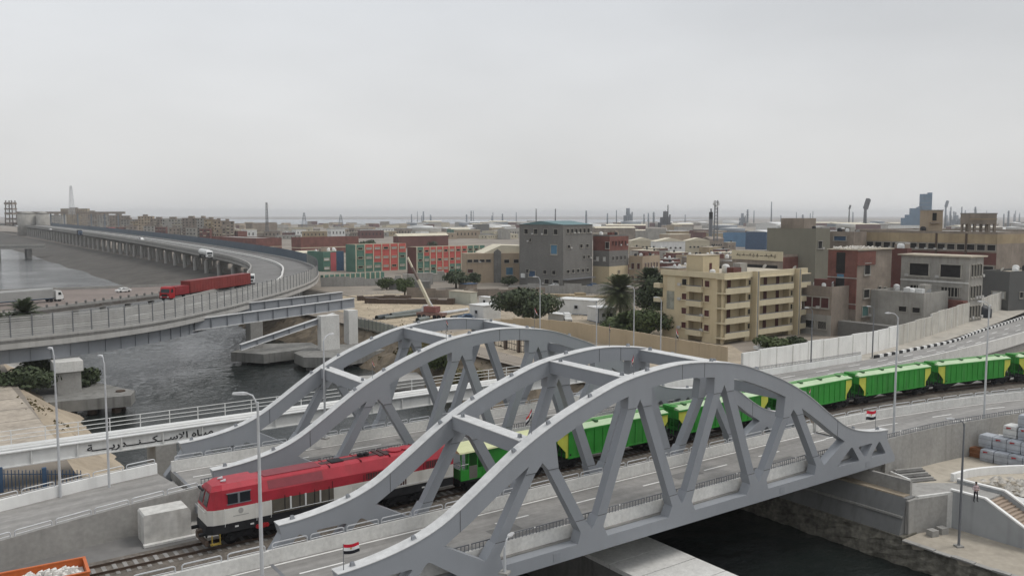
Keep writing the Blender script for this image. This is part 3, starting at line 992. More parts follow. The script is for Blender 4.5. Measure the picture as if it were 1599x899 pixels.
# kerb of black and white blocks
kb = [p for p in RB2_f if 73 < p.x < 175]
kb = resample(kb, int(sum((kb[i + 1] - kb[i]).length for i in range(len(kb) - 1)) / 1.15))
kt = thing('painted_kerb', 'kerb of alternating black and white blocks along the upper right road', 'kerb', tuple(kb[0]), world=True)
kw = MB().box(0, 1.13, 0, .4, -.3, .42).mesh('kerb_block', white_wall)
kk = MB().box(0, 1.13, 0, .4, -.3, .42).mesh('kerb_block', M('kerb_black', (.03, .03, .032), .8, .2))
for i in range(len(kb) - 1):
    d = kb[i + 1] - kb[i]
    inst(kw if i % 2 else kk, 'kerb_block', kt, loc=kb[i], rz=math.atan2(d.y, d.x))
# white panel wall behind the upper road
wp = smooth_path([(52.5, 37.4, -.4), (72, 37.8, -.2), (88, 38.0, 0.0), (106, 40.5, .3), (125, 44.0, .6), (153, 50, .9), (200, 61, 1.2)], 4.05)
pw = thing('panel_wall', 'tall white concrete panel wall along the upper right road', 'wall', (52.5, 37.4, -.4), world=True)
for i in range(len(wp) - 1):
    a, b = wp[i], wp[i + 1]
    d = b - a
    h = 3.55 + (.12 if i % 3 == 1 else 0) + (.5 if i > 14 else 0)
    mt = white_wall if i < 11 else M('white_wall_worn', (.5, .48, .43), .85, .15, .25, streak=.6, dirt=(.25, .2, .16))
    inst(MB().box(.02, d.length - .05, -.12, .12, -1.2, h).mesh('wall_panel', mt), 'wall_panel', pw, loc=a, rz=math.atan2(d.y, d.x))
    inst(MB().box(-.09, .09, -.16, .16, -1.2, h - .06).mesh('wall_post', conc), 'wall_post', pw, loc=a, rz=math.atan2(d.y, d.x))
vg = MB().strip([p + Vector((0, .35, -.12)) for p in wp][0:len(wp)], [Vector((p.x, p.y - 7 + (2.2 if p.x > 90 else 0), .45)) for p in wp])
struct('wall_verge', vg, M('verge_pale', (.40, .37, .32), .92, .2, .3, fine=1.3))

# ---------------------------------------------------------------- train
wheel_me = MB().lathe([(.12, -.09), (.44, -.09), (.46, -.05), (.5, -.05), (.5, -.07), (.53, -.07), (.53, .04), (.2, .06), (.1, .1)], 16, axis='y').mesh('wheel', blk, True)
def bogie(par, cx, n_ax, base, y=1.02):
    f = MB()
    hl = base / 2 + .45
    for s in (-1, 1):
        f.prism([(-hl, .62), (-hl + .2, .82), (-.5, .82), (-.35, .6), (.35, .6), (.5, .82), (hl - .2, .82), (hl, .62), (hl - .3, .45), (.5, .42), (-.5, .42), (-hl + .3, .45)], s * y - .07, s * y + .07, 'xz')
        for k in range(n_ax):
            x = -base / 2 + base * k / (n_ax - 1)
            f.box(x - .17, x + .17, s * y - .14, s * y + .14, .36, .66)
            f.box(x + .25, x + .42, s * y - .1, s * y + .1, .5, .8)
    f.box(-.4, .4, -y, y, .5, .85)
    b = f.build('bogie', blk, par)
    b.location.x = cx
    for k in range(n_ax):
        x = -base / 2 + base * k / (n_ax - 1)
        for s in (-1, 1):
            inst(wheel_me, 'wheel', b, loc=(x, s * .74, .52), rot=(0, 0, 0 if s > 0 else math.pi))
    return b
def band(xs, prof, inset=None):
    """loft of a closed (y, z) profile along x; xs = [(x, width factor, z shift)]"""
    rings = []
    for x, w, dz in xs:
        rings.append([(x, y * w, z + dz) for y, z in prof])
    return MB().loft(rings)
LL = 20.0
loco = thing('diesel_locomotive', 'red and white diesel locomotive with black underframe heading the train', 'locomotive', (-30.4, 17.3, -0.115))
XS = [(0.22, .80, 0), (0.55, .93, 0), (1.1, 1, 0), (LL, 1, 0)]
band([(0.0, .78, 0), (.4, .93, 0), (1.1, 1, 0), (LL, 1, 0)], [(-1.42, .98), (1.42, .98), (1.42, 1.56), (-1.42, 1.56)]).build('underframe', blk, loco)
band([(0.08, .76, 0), (.45, .92, 0), (1.1, .992, 0), (4.6, .992, 0)], [(-1.42, 1.56), (1.42, 1.56), (1.42, 2.52), (-1.42, 2.52)]).build('white_band', loco_w, loco)
band([(9.4, .992, 0), (LL, .992, 0)], [(-1.42, 1.562), (1.42, 1.562), (1.42, 2.52), (-1.42, 2.52)]).build('white_band', loco_w, loco)
dm = MB().prism([(4.6, 1.562), (9.4, 1.562), (9.4, 2.72), (4.6, 2.72)], -1.40, 1.40, 'xz').build('door_section', loco_br, loco)
for k in range(4):
    MB().box(5.55 + k * 1.15, 5.6 + k * 1.15, -1.425, -1.40, 1.6, 2.68).build('door_joint', blk, dm)
    if k < 3:
        MB().box(5.95 + k * 1.15, 6.07 + k * 1.15, -1.45, -1.40, 1.75, 2.55).build('grab_strip', white_p, dm)
# cab: red upper part with raked windscreen
cabp = [(-1.42, 2.52), (1.42, 2.52), (1.40, 2.75)]
m = MB()
m.loft([[(.10, -1.07, 2.521), (.10, 1.07, 2.521), (.40, 1.0, 3.62), (.40, -1.0, 3.62)],
        [(.48, -1.31, 2.521), (.48, 1.31, 2.521), (.68, 1.22, 3.68), (.68, -1.22, 3.68)],
        [(1.1, -1.41, 2.521), (1.1, 1.41, 2.521), (1.1, 1.3, 3.7), (1.1, -1.3, 3.7)],
        [(3.7, -1.41, 2.521), (3.7, 1.41, 2.521), (3.7, 1.3, 3.72), (3.7, -1.3, 3.72)]])
cab = m.build('cab', red_p, loco)
m = MB()
m.loft([[(.38, -.99, 3.621), (.38, .99, 3.621), (.62, .62, 3.88), (.62, -.62, 3.88)],
        [(1.1, -1.3, 3.701), (1.1, 1.3, 3.701), (1.2, .95, 3.98), (1.2, -.95, 3.98)],
        [(3.7, -1.3, 3.721), (3.7, 1.3, 3.721), (3.7, .95, 4.0), (3.7, -.95, 4.0)]])
m.build('cab_roof', red_p, loco, smooth=False)
m = MB()
for s in (-1, 1):
    a, b = s * .12, s * .9
    m.add([(.15, a, 2.72), (.15, b * 1.04, 2.72), (.37, b, 3.52), (.37, a, 3.52)], [(0, 1, 2, 3)])
m.v = [(x - .03, y, z) for x, y, z in m.v]
m.build('windscreen', glass, cab)
for x0, x1 in ((1.45, 2.15), (2.3, 3.05)):
    MB().box(x0, x1, -1.42, -1.33, 2.8, 3.42).build('side_window', glass, cab)
MB().box(1.38, 3.12, -1.425, -1.36, 2.74, 2.8).box(2.15, 2.3, -1.425, -1.36, 2.8, 3.42).box(1.38, 3.12, -1.41, -1.3, 3.42, 3.47).build('window_frame', galv_d, cab)
m = MB()
for s in (-1, 1):
    m.lathe([(.11, 0), (.12, .06), (.05, .08)], 10, (.03, s * .7, 2.4), 'x')
m.build('headlight', loco_w, cab)
MB().box(-.02, .1, -.5, .5, 3.66, 3.78).build('number_board', blk, cab)
m = MB()
m.box(1.8, 2.9, -1.416, -1.405, 1.95, 2.0).build('number_line', M('crest_grey', (.34, .33, .31), .7, .1), loco)
m = MB()
m.lathe([(.18, 0), (.2, .01)], 12, (2.35, -1.412, 2.25), 'y')
m.build('crest', M('crest_grey', (.34, .33, .31), .7, .1), loco)
# long hood
HP = [(-1.41, 2.521), (1.41, 2.521), (1.39, 3.15), (1.0, 3.8), (.75, 3.92), (-.75, 3.92), (-1.0, 3.8), (-1.39, 3.15)]
hood = band([(3.7, 1, .0), (LL, 1, 0)], HP).build('hood', red_p, loco)
pm = M('hood_panel', (.20, .03, .04), .5, .15, 1.0)
MB().add([(4.4, -1.36, 3.24), (8.6, -1.36, 3.24), (8.6, -1.05, 3.74), (4.4, -1.05, 3.74)], [(0, 1, 2, 3)]).build('roof_grille', pm, hood)
MB().box(4.3, 8.7, -.7, .7, 3.92, 3.97).build('roof_panel', pm, hood)
for x in (9.3, 11.9, 14.4, 17.2):
    MB().box(x - .03, x + .03, -1.425, 1.425, 2.52, 3.0).box(x - .03, x + .03, -1.02, 1.02, 3.8, 3.95).build('hood_joint', M('joint_dark', (.12, .015, .02), .6, .1), hood)
MB().box(9.7, 10.7, -.45, .45, 3.92, 4.0).build('roof_hatch', blk, hood)
m = MB()
for x in (12.3, 12.8):
    m.lathe([(.24, 0), (.26, .22), (.16, .22), (.14, .1)], 12, (x, 0, 3.9))
m.build('exhaust_stack', blk, hood)
for x in (15.3, 16.4, 18.3):
    MB().lathe([(.55, 0), (.6, .1), (.5, .14)], 16, (x, 0, 3.9)).build('fan_cover', red_p, hood)
MB().box(10.9, 11.9, -1.413, -1.40, 1.62, 2.45).build('equipment_door', M('door_cream', (.55, .53, .48), .6, .08), loco)
MB().box(11.25, 11.5, -1.42, -1.40, 1.95, 2.15).build('door_plate', galv_d, loco)
m = MB().box(LL - .02, LL + .05, -1.35, 1.35, 1.0, 3.7)
m.build('rear_end', red_p, loco)
MB().prism([(7.8, .25), (12.4, .25), (12.7, .95), (7.5, .95)], -1.3, 1.3, 'xz').build('fuel_tank', blk, loco)
MB().box(3.6, 4.1, -1.46, -1.3, .85, 1.15).lathe([(.14, 0), (.14, .12)], 10, (3.5, -1.5, 1.0), 'y').lathe([(.14, 0), (.14, .12)], 10, (4.2, -1.5, 1.0), 'y').build('brake_valve', truck_red, loco)
m = MB()
for s in (-1, 1):
    m.lathe([(.12, -.45), (.12, 0), (.26, .01), (.26, .08)][::-1], 12, (-.0, s * .87, 1.02), 'x')
m.build('buffer', blk, loco)
MB().box(-.35, .2, -.18, .18, .85, 1.1).box(-.1, .1, -1.2, 1.2, .3, .62).build('coupler', rust, loco)
MB().box(.2, .9, -1.45, -1.2, .35, .42).box(.25, .32, -1.45, -1.4, .4, 1.0).box(.8, .87, -1.45, -1.4, .4, 1.0).build('cab_step', M('step_yellow', (.35, .25, .05), .6, .2), loco)
gr_m = M('grille_dark', (.07, .035, .035), .6, .2, 2)
for x0, x1, z0, z1 in ((12.1, 14.2, 2.62, 3.05), (17.4, 19.4, 2.6, 3.1), (14.7, 15.6, 1.7, 2.4)):
    g_ = MB().box(x0, x1, -1.425, -1.395, z0, z1).build('side_grille', gr_m, loco)
    for k in range(int((x1 - x0) / .22)):
        MB().box(x0 + .06 + k * .22, x0 + .1 + k * .22, -1.44, -1.425, z0 + .03, z1 - .03).build('grille_slat', red_p if z0 > 2.5 else loco_w, g_)
MB().tube([(4.7, -1.47, 1.72), (19.6, -1.47, 1.72)], .02, 5).build('side_handrail', galv, loco)
for x in (1.2, 3.45, 4.5):
    MB().tube([(x, -1.44, 1.4), (x, -1.5, 1.45), (x, -1.5, 2.5), (x, -1.43, 2.55)], .02, 5).build('grab_rail', white_p, loco)
MB().tube([(-.02, -1.0, 2.45), (-.1, -1.0, 2.5), (-.1, 1.0, 2.5), (-.02, 1.0, 2.45)], .02, 5).build('front_handrail', white_p, loco)
MB().box(8.9, 19.8, -.3, .3, 3.925, 3.945).build('roof_walkway', gr_m, hood)
for y in (-.35, .35):
    MB().lathe([(.05, 0), (.12, .35)], 8, (1.3, y, 4.05), 'x').build('horn', galv, cab)
for x in (13.6, 14.1, 19.2):
    MB().box(x, x + .35, -.8, .8, 3.93, 3.99).build('roof_louvre', gr_m, hood)
bogie(loco, 3.6, 3, 3.6)
bogie(loco, LL - 3.8, 3, 3.6)
loco.scale = (1.0, 1.06, 1.12)
for x, z in ((1.9, 1.25), (3.0, 1.2), (9.5, .8), (17.0, 1.2)):
    MB().box(x, x + .25, -1.44, -1.4, z, z + .1).build('marker', white_p, loco)

van = thing('brake_van', 'green brake van with cream roof and open porch behind the locomotive', 'rail car', (-9.9, 17.3, -0.115))
MB().box(0.2, 9.6, -1.35, 1.35, .95, 1.2).build('underframe', blk, van)
MB().prism([(2.5, 1.2), (9.5, 1.2), (9.5, 3.5), (2.5, 3.5)], -1.4, 1.4, 'xz').build('body', green_p, van)
MB().box(.3, 2.5, -1.38, -1.33, 1.2, 2.05).box(.3, .35, -1.33, 1.33, 1.2, 2.05).box(.3, 2.5, -1.4, 1.4, 1.15, 1.22).build('porch_wall', green_p, van)
MB().box(1.15, 1.95, -1.395, -1.33, 1.22, 2.3).build('porch_opening', M('porch_floor', (.16, .15, .13), .8, .2), van)
for x in (.38, 1.1, 2.0):
    for s in (-1, 1):
        MB().box(x - .04, x + .04, s * 1.33 - .04, s * 1.33 + .04, 2.0, 3.5).build('post', green_p, van)
MB().tube([(.32, -1.3, 2.45), (.32, 1.3, 2.45)], .025, 5).tube([(.32, -1.36, 2.5), (1.1, -1.36, 2.5)], .025, 5).build('handrail', white_p, van)
rp = [(-1.55, 3.5), (1.55, 3.5), (1.5, 3.62), (.9, 3.82), (0, 3.9), (-.9, 3.82), (-1.5, 3.62)]
rf = band([(0.1, 1, 0), (9.8, 1, 0)], rp).build('roof', cream_r, van)
MB().lathe([(.12, 0), (.12, .25), (.22, .28), (.05, .36)], 10, (5.4, 0, 3.85)).build('vent', blk, rf)
MB().tube([(4.4, -.2, 3.85), (4.4, -.2, 4.1), (4.6, -.4, 4.15)], .05, 6).build('pipe', white_p, rf)
MB().box(5.6, 6.4, -1.43, -1.4, 2.5, 2.9).build('name_plate', white_p, van)
MB().box(5.7, 6.3, -1.44, -1.43, 2.72, 2.85).build('plate_stripe', truck_red, van)
MB().box(2.9, 3.3, -1.43, -1.4, 1.6, 1.8).build('lamp_bracket', blk, van)
bogie(van, 2.2, 2, 1.9)
bogie(van, 7.8, 2, 1.9)

WL = 15.4
def make_wagon():
    t = thing('hopper_wagon', '', 'rail wagon', (0, 0, 0), group='green grain hopper wagons of the train')
    bp = [(2.35, 1.12), (WL - 2.35, 1.12), (WL - 1.9, 1.9), (WL - 1.9, 3.62), (1.9, 3.62), (1.9, 1.9)]
    bd = MB().prism([(1.9, 1.2), (WL - 1.9, 1.2), (WL - 1.9, 3.6), (1.9, 3.6)], -1.42, 1.42, 'xz').build('body', green_p, t)
    nr = 11
    rbm = MB().box(-.05, .05, -.05, 0, 1.2, 3.55).mesh('rib', green_p)
    for k in range(nr + 1):
        x = 1.95 + (WL - 3.9) * k / nr
        inst(rbm, 'rib', bd, loc=(x, -1.42, 0))
        inst(rbm, 'rib', bd, loc=(x, 1.47, 0))
    MB().box(1.85, WL - 1.85, -1.48, 1.48, 1.12, 1.25).box(.6, WL - .6, -1.48, -1.40, 3.5, 3.66).box(.6, WL - .6, 1.40, 1.48, 3.5, 3.66).build('side_rail', green_p, bd)
    for s in (0, 1):
        f = (lambda x: x) if s == 0 else (lambda x: WL - x)
        MB().prism([(f(1.9), 1.22), (f(1.9), 3.6), (f(.65), 3.6), (f(.65), 2.75), (f(1.62), 1.75), (f(1.62), 1.22)], -1.40, -1.34, 'xz').build('end_panel', yellow_p, t)
        m = MB().prism([(f(1.9), 1.22), (f(1.9), 3.6), (f(.65), 3.6), (f(.65), 2.75), (f(1.62), 1.75), (f(1.62), 1.22)], 1.34, 1.40, 'xz')
        m.build('end_panel', yellow_p, t)
        MB().add([(f(.68), -1.34, 2.8), (f(.68), 1.34, 2.8), (f(1.88), 1.34, 1.5), (f(1.88), -1.34, 1.5)], [(0, 1, 2, 3)]).build('slope_sheet', green_p, t)
        MB().box(min(f(.6), f(.66)), max(f(.6), f(.66)), -1.34, 1.34, 2.7, 3.6).build('end_sheet', green_p, t)
        m = MB().box(min(f(.15), f(2.4)), max(f(.15), f(2.4)), -1.3, 1.3, .92, 1.08)
        for y in (-1.28, 1.28):
            m.bar((f(.5), y, 1.05), (f(.9), y, 2.6), .08, .08)
            m.bar((f(1.2), y, 1.05), (f(1.2), y, 2.2), .06, .06)
        m.build('end_frame', blk, t)
        m = MB()
        for zz in (1.3, 1.6, 1.9, 2.2, 2.5):
            m.box(min(f(.3), f(.34)), max(f(.3), f(.34)), -.95, -.55, zz, zz + .03)
        m.box(min(f(.3), f(.34)), max(f(.3), f(.34)), -.98, -.94, 1, 3.7).box(min(f(.3), f(.34)), max(f(.3), f(.34)), -.56, -.52, 1, 3.7)
        m.build('ladder', green_p, t)
        m = MB().lathe([(.24, 0), (.24, .08), (.1, .09), (.1, .5)], 10, (f(-.02) if s == 0 else f(-.02) - .0, .87, 1.0), 'x')
        m.lathe([(.24, 0), (.24, .08), (.1, .09), (.1, .5)], 10, (f(-.02), -.87, 1.0), 'x')
        m.build('buffer', blk, t)
        bogie(t, f(2.0), 2, 1.8)
        for y in (.38,):
            MB().box(min(f(.45), f(1.1)), max(f(.45), f(1.1)), -.75, .75, 3.66, 3.95).build('roof_walkway', green_p, t)
    rp = [(-1.46, 3.6), (1.46, 3.6), (1.42, 3.7), (0.45, 3.93), (-0.45, 3.93), (-1.42, 3.7)]
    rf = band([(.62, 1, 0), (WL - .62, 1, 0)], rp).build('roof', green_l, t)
    MB().box(.8, WL - .8, -.36, .36, 3.93, 3.99).build('walkway', M('walk_green', (.10, .26, .08), .6, .1), rf)
    hm = MB().box(-.16, .16, -.2, .45, 0, .14).mesh('hatch_lever', M('hatch_dark', (.03, .10, .03), .6, .1))
    for k in range(4):
        inst(hm, 'hatch_lever', rf, loc=(2.2 + k * (WL - 4.4) / 3, -.62, 3.9))
    m = MB()
    for k in range(3):
        x = 4.0 + k * 3.7
        m.loft([[(x - 1.3, -1.2, 1.2), (x + 1.3, -1.2, 1.2), (x + 1.3, 1.2, 1.2), (x - 1.3, 1.2, 1.2)], [(x - .4, -.5, .45), (x + .4, -.5, .45), (x + .4, .5, .45), (x - .4, .5, .45)]])
    m.build('discharge_hopper', blk, t)
    MB().box(1, WL - 1, -.25, .25, .75, 1.0).build('centre_sill', blk, t)
    MB().box(2.05, 2.2, -1.475, -1.42, 1.4, 1.55).build('lamp_bracket', blk, t)
    return t
def place_on_track(o, xs):
    a = Vector((xs, track_y(xs), -0.115))
    b = Vector((xs + WL, track_y(xs + WL), -0.115))
    o.location = a
    o.rotation_euler = (0, 0, math.atan2(b.y - a.y, b.x - a.x))
wlab = ['green hopper wagon directly behind the brake van, seen through the near arch', 'green hopper wagon second behind the brake van, behind the crown of the near arch', 'green hopper wagon emerging behind the right flank of the near arch',
        'first green hopper wagon fully clear of the arch, above the bridge end flag', 'green hopper wagon behind the tall lamp post on the right road', 'last green hopper wagon, cut by the right picture edge']
w0 = make_wagon()
for i in range(6):
    w = w0 if i == 0 else copy_tree(w0)
    w['label'] = wlab[i]
    place_on_track(w, 0.1 + 15.75 * i)

# ---------------------------------------------------------------- lamps, flags, small things near the bridges
def lamp_post(label, base, h, arm, az, heads=1, mat=galv, tilt=.9):
    t = thing('lamp_post', label, 'lamp post', tuple(base), az, group='street lamp posts')
    MB().box(-.3, .3, -.3, .3, 0, .14).build('base_plate', conc_m, t)
    MB().lathe([(.11, .14), (.10, h * .5), (.06, h)], 8).build('pole', mat, t)
    for k in range(heads):
        s = 1 if k == 0 else -1
        MB().tube([(0, 0, h - .35), (s * .12, 0, h + .1), (s * arm * .5, 0, h + .35), (s * arm, 0, h + .45)], .045, 6).build('arm', mat, t)
        m = MB().loft([[(s * arm, -.06, h + .40), (s * arm, .06, h + .40), (s * arm, .06, h + .5), (s * arm, -.06, h + .5)],
                       [(s * (arm + .25), -.15, h + .41), (s * (arm + .25), .15, h + .41), (s * (arm + .25), .12, h + .54), (s * (arm + .25), -.12, h + .54)],
                       [(s * (arm + .75), -.12, h + .43), (s * (arm + .75), .12, h + .43), (s * (arm + .75), .08, h + .52), (s * (arm + .75), -.08, h + .52)]])
        m.build('lamp_head', M('lamp_head', (.5, .5, .5), .5, .05), t)
    return t
def lp(label, u, v, z, vtop, arm=.7, az=None, heads=1, mat=galv):
    b = G(u, v, z)
    D = (b - CAM).dot(FWH)
    h = ZT(vtop, D) - z - .45
    return lamp_post(label, b, h, arm, az if az is not None else R(145), heads, mat)
lp('tall pale lamp post standing in front of the locomotive', 411, 964, 1.9, 614, .5, R(150))
lp('grey lamp post standing on the low quay in front of the stair wall', 1497, 853, -4.9, 653, .9, R(150), mat=galv_d)
lp('tall grey lamp post right of the near arch end, rising past the green wagons', 1395, 683, 1.0, 488, .9, R(165), mat=galv)
lp('tall grey lamp post on the retaining wall near the right picture edge', 1536, 658, 1.0, 470, .9, R(165), mat=galv)
lp('slim lamp post by the panel wall under the yellow apartment block', 1266, 572, .4, 480, .6, R(160), mat=galv_d)
lp('slim lamp post at the joint of clean and worn wall panels', 1362, 559, .4, 478, .6, R(160), mat=galv_d)
lp('lamp post on the far side of the left road, nearer the picture edge', 97, 828, -2, 545, .35, R(100))
lp('lamp post in front of the pipe bridge lettering', 173, 814, -2, 557, .35, R(100))
lp('thin lamp post rising from the far arch behind the dark round tree', 843, 568, -2, 432, .5, R(150))
lp('thin lamp post between the white cabins and the far arch', 931, 573, -2, 470, .5, R(150))
lp('thin lamp post in front of the palm by the yellow block', 989, 576, -2, 447, .5, R(150))
lp('thin lamp post against the left corner of the yellow block', 1031, 580, -2, 464, .5, R(150))
lp('lamp post seen through the left legs of the far arch bridge', 508, 685, 1.9, 524, .8, R(30))
lp('small lamp post just below the near arch, beside its lower left node', 788, 895, .92, 842, .5, R(30))

def flag(label, p, h, w, az, hang=0.0, sc=1.0):
    t = thing('flag', label, 'flag', tuple(p), az, group='red white black flags on the bridges')
    MB().lathe([(.025, 0), (.02, h)], 6).build('flag_pole', galv_d, t)
    n = 8
    fh = w * .66
    for j, (nm, mt) in enumerate((('red_stripe', fl_red), ('white_stripe', fl_wht), ('black_stripe', fl_blk))):
        L_, R_ = [], []
        for k in range(n + 1):
            s = k / n
            x = w * s * math.cos(hang)
            y = .09 * w * math.sin(s * 7.0 + .4) * s
            dz = -w * s * math.sin(hang) - .05 * w * math.sin(s * 5)
            sq = 1 - .35 * math.sin(hang) * s
            z1 = h - .03 - fh * j / 3
            z0 = z1 - fh / 3
            L_.append((x + .02 + (h - z1) * .1 * s, y, z1 + dz)); R_.append((x + .02 + (h - z0) * .1 * s, y + .02 * s, z0 + dz))
        m = MB().strip(L_, R_, 0)
        m.v += [(x, y + .012, z) for x, y, z in m.v]
        q = len(L_) * 2
        nf = len(m.f)
        for f in list(m.f):
            m.f.append(tuple(i + q for i in reversed(f)))
            m.mi.append(0)
        m.build(nm, mt, t)
    e_ = MB()
    cx, cz = w * .5 * math.cos(hang), h - fh * .52 - w * .5 * math.sin(hang)
    for y in (-.10 * w - .015, .02 * w + .1):
        e_.prism([(cx - .02, cz - fh * .1), (cx + .02, cz - fh * .1), (cx + .07 * w, cz + fh * .08), (cx + .02 * w, cz + fh * .05), (cx, cz + fh * .1), (cx - .02 * w, cz + fh * .05), (cx - .07 * w, cz + fh * .08)], y * .4, y * .4 + .01, 'xz')
    e_.build('eagle_emblem', gold, t)
    return t
def topat(x, y):
    return (x, y, itp(TOPC, x) + .03)
FA = R(-36)
flag('flag flying on the near arch at lower left, stripes spread', topat(-27.2, .3), 1.5, .85, R(-20))
flag('flag flying at the right end of the near arch bridge', topat(26.2, .4), 1.9, 1.25, R(168))
flag('drooping flag on the near arch rib beside the lower cross beam', topat(-13.6, .7), 1.7, .8, R(100), 1.05)
flag('drooping flag on the near arch rib beside the upper cross beam', topat(-4.6, .6), 1.4, .6, R(200), 1.1)
flag('limp dark flag on the crown of the second arch rib', topat(1.2, 9.6), 1.9, .5, R(20), 1.25)
flag('limp flag on the far arch rib near its left cross beam', topat(-13.6, 24.1), 1.6, .55, R(0), 1.2)
flag('limp flag on the far arch rib near its upper cross beam', topat(-6.0, 24.1), 1.9, .55, R(10), 1.15)
flag('drooping flag on the right flank of the far arch rib', topat(4.3, 24.1), 2.1, .6, R(330), 1.2)
flag('small flag on the right flank of the near arch above the wagons', topat(16.2, .5), 1.0, .4, R(180), 1.1)
flag('red flag drooping on the second arch rib below the yellow block', topat(9.3, 9.7), 2.6, .9, R(10), 1.15)

# concrete block and kerb beside the locomotive
cbk = thing('concrete_block', 'white plastered concrete block at the wall end beside the locomotive nose', 'block', (-31.9, 21.4, -.6), 0)
MB().prism([(-1.6, 0), (1.7, 0), (1.7, 2.0), (1.5, 2.25), (-1.5, 2.25), (-1.6, 2.1)], -.55, 1.4, 'xz').build('block_body', M('block_plaster', (.52, .51, .48), .9, .14, .9, streak=.45, dirt=(.3, .28, .25), fine=2.0, famp=.12), cbk)
MB().box(-1.7, 3.6, -.95, -.56, 0, .16).build('block_footing', conc, cbk)
# pipe railings continuing, blue fence at left
bf = thing('metal_fence', 'dark blue picket fence behind the left road', 'fence', (-39, 44, -2), world=True)
A, B = Vector((-47, 50.5, -2)), Vector((-34.5, 41.5, -2))
dv = (B - A)
nb = 46
for k in range(nb + 1):
    p = A + dv * (k / nb)
    if k % 12 == 0:
        MB().box(p.x - .18, p.x + .18, p.y - .18, p.y + .18, -2, .3).build('post', blue_p, bf)
    else:
        MB().box(p.x - .035, p.x + .035, p.y - .03, p.y + .03, -1.85, .05 + .05 * (k % 2)).build('picket', blue_p, bf)
MB().bar(A + Vector((0, 0, .4)), B + Vector((0, 0, .4)), .05, .06).build('rail', blue_p, bf)
MB().bar(A + Vector((0, 0, 1.7)), B + Vector((0, 0, 1.7)), .05, .06).build('rail', blue_p, bf)

# orange truck bed full of rubble in the lower left corner
c0 = G(128, 869, 1.55)
tb = thing('dump_truck', 'orange truck bed loaded with white rubble in the lower left corner', 'truck', (c0.x - 2.6, c0.y - 1.4, -.6), R(-3))
MB().box(-2.6, 2.6, -1.3, 1.3, 1.0, 1.12).build('bed_floor', orange, tb)
for a in ((-2.65, 2.65, 1.25, 1.35, 1.0, 2.15), (-2.65, 2.65, -1.35, -1.25, 1.0, 2.15), (2.55, 2.66, -1.25, 1.25, 1.0, 2.14), (-2.66, -2.55, -1.25, 1.25, 1.0, 2.14)):
    MB().box(*a).build('bed_side', orange, tb)
MB().box(-2.7, 2.7, 1.22, 1.38, 2.15, 2.23).box(-2.7, 2.7, -1.38, -1.22, 2.15, 2.23).box(2.52, 2.7, -1.2, 1.2, 2.14, 2.22).build('bed_rim', orange, tb)
m = MB()
r_ = random.Random(21)
for k in range(170):
    x, y = r_.uniform(-2.4, 2.4), r_.uniform(-1.1, 1.1)
    s = r_.uniform(.08, .28)
    z = 1.75 + .3 * math.exp(-(x * x / 3 + y * y)) + r_.uniform(-.1, .1)
    m.add([(x - s, y - s * .6, z - s), (x + s, y - s * .7, z - s), (x + s * .8, y + s, z - s), (x - s * .9, y + s, z - s), (x - s * .5, y - s * .3, z + s * .5), (x + s * .5, y - s * .4, z + s * .4), (x + s * .4, y + s * .5, z + s * .6), (x - s * .5, y + s * .5, z + s * .3)],
          [(0, 1, 5, 4), (1, 2, 6, 5), (2, 3, 7, 6), (3, 0, 4, 7), (4, 5, 6, 7)])
m.box(-2.5, 2.5, -1.2, 1.2, 1.12, 1.66)
m.build('rubble_load', M('load_white', (.62, .60, .56), .9, .15, 2.0, fine=4), tb, kind='stuff')
m = MB()
for x in (-1.7, 1.5):
    for y in (-1.05, 1.05):
        inst(MB().lathe([(.3, -.15), (.5, -.15), (.5, .15), (.3, .15)], 14, axis='y').mesh('wheel', rubber), 'wheel', tb, loc=(x, y, .5))
MB().box(-2.6, 3.9, -.45, .45, .7, .98).build('chassis', blk, tb)
cb_ = MB().box(-4.7, -2.9, -1.2, 1.2, .7, 2.6).build('cab', orange, tb)
MB().box(-4.73, -4.69, -1.0, 1.0, 1.7, 2.4).build('windscreen', glass, cb_)

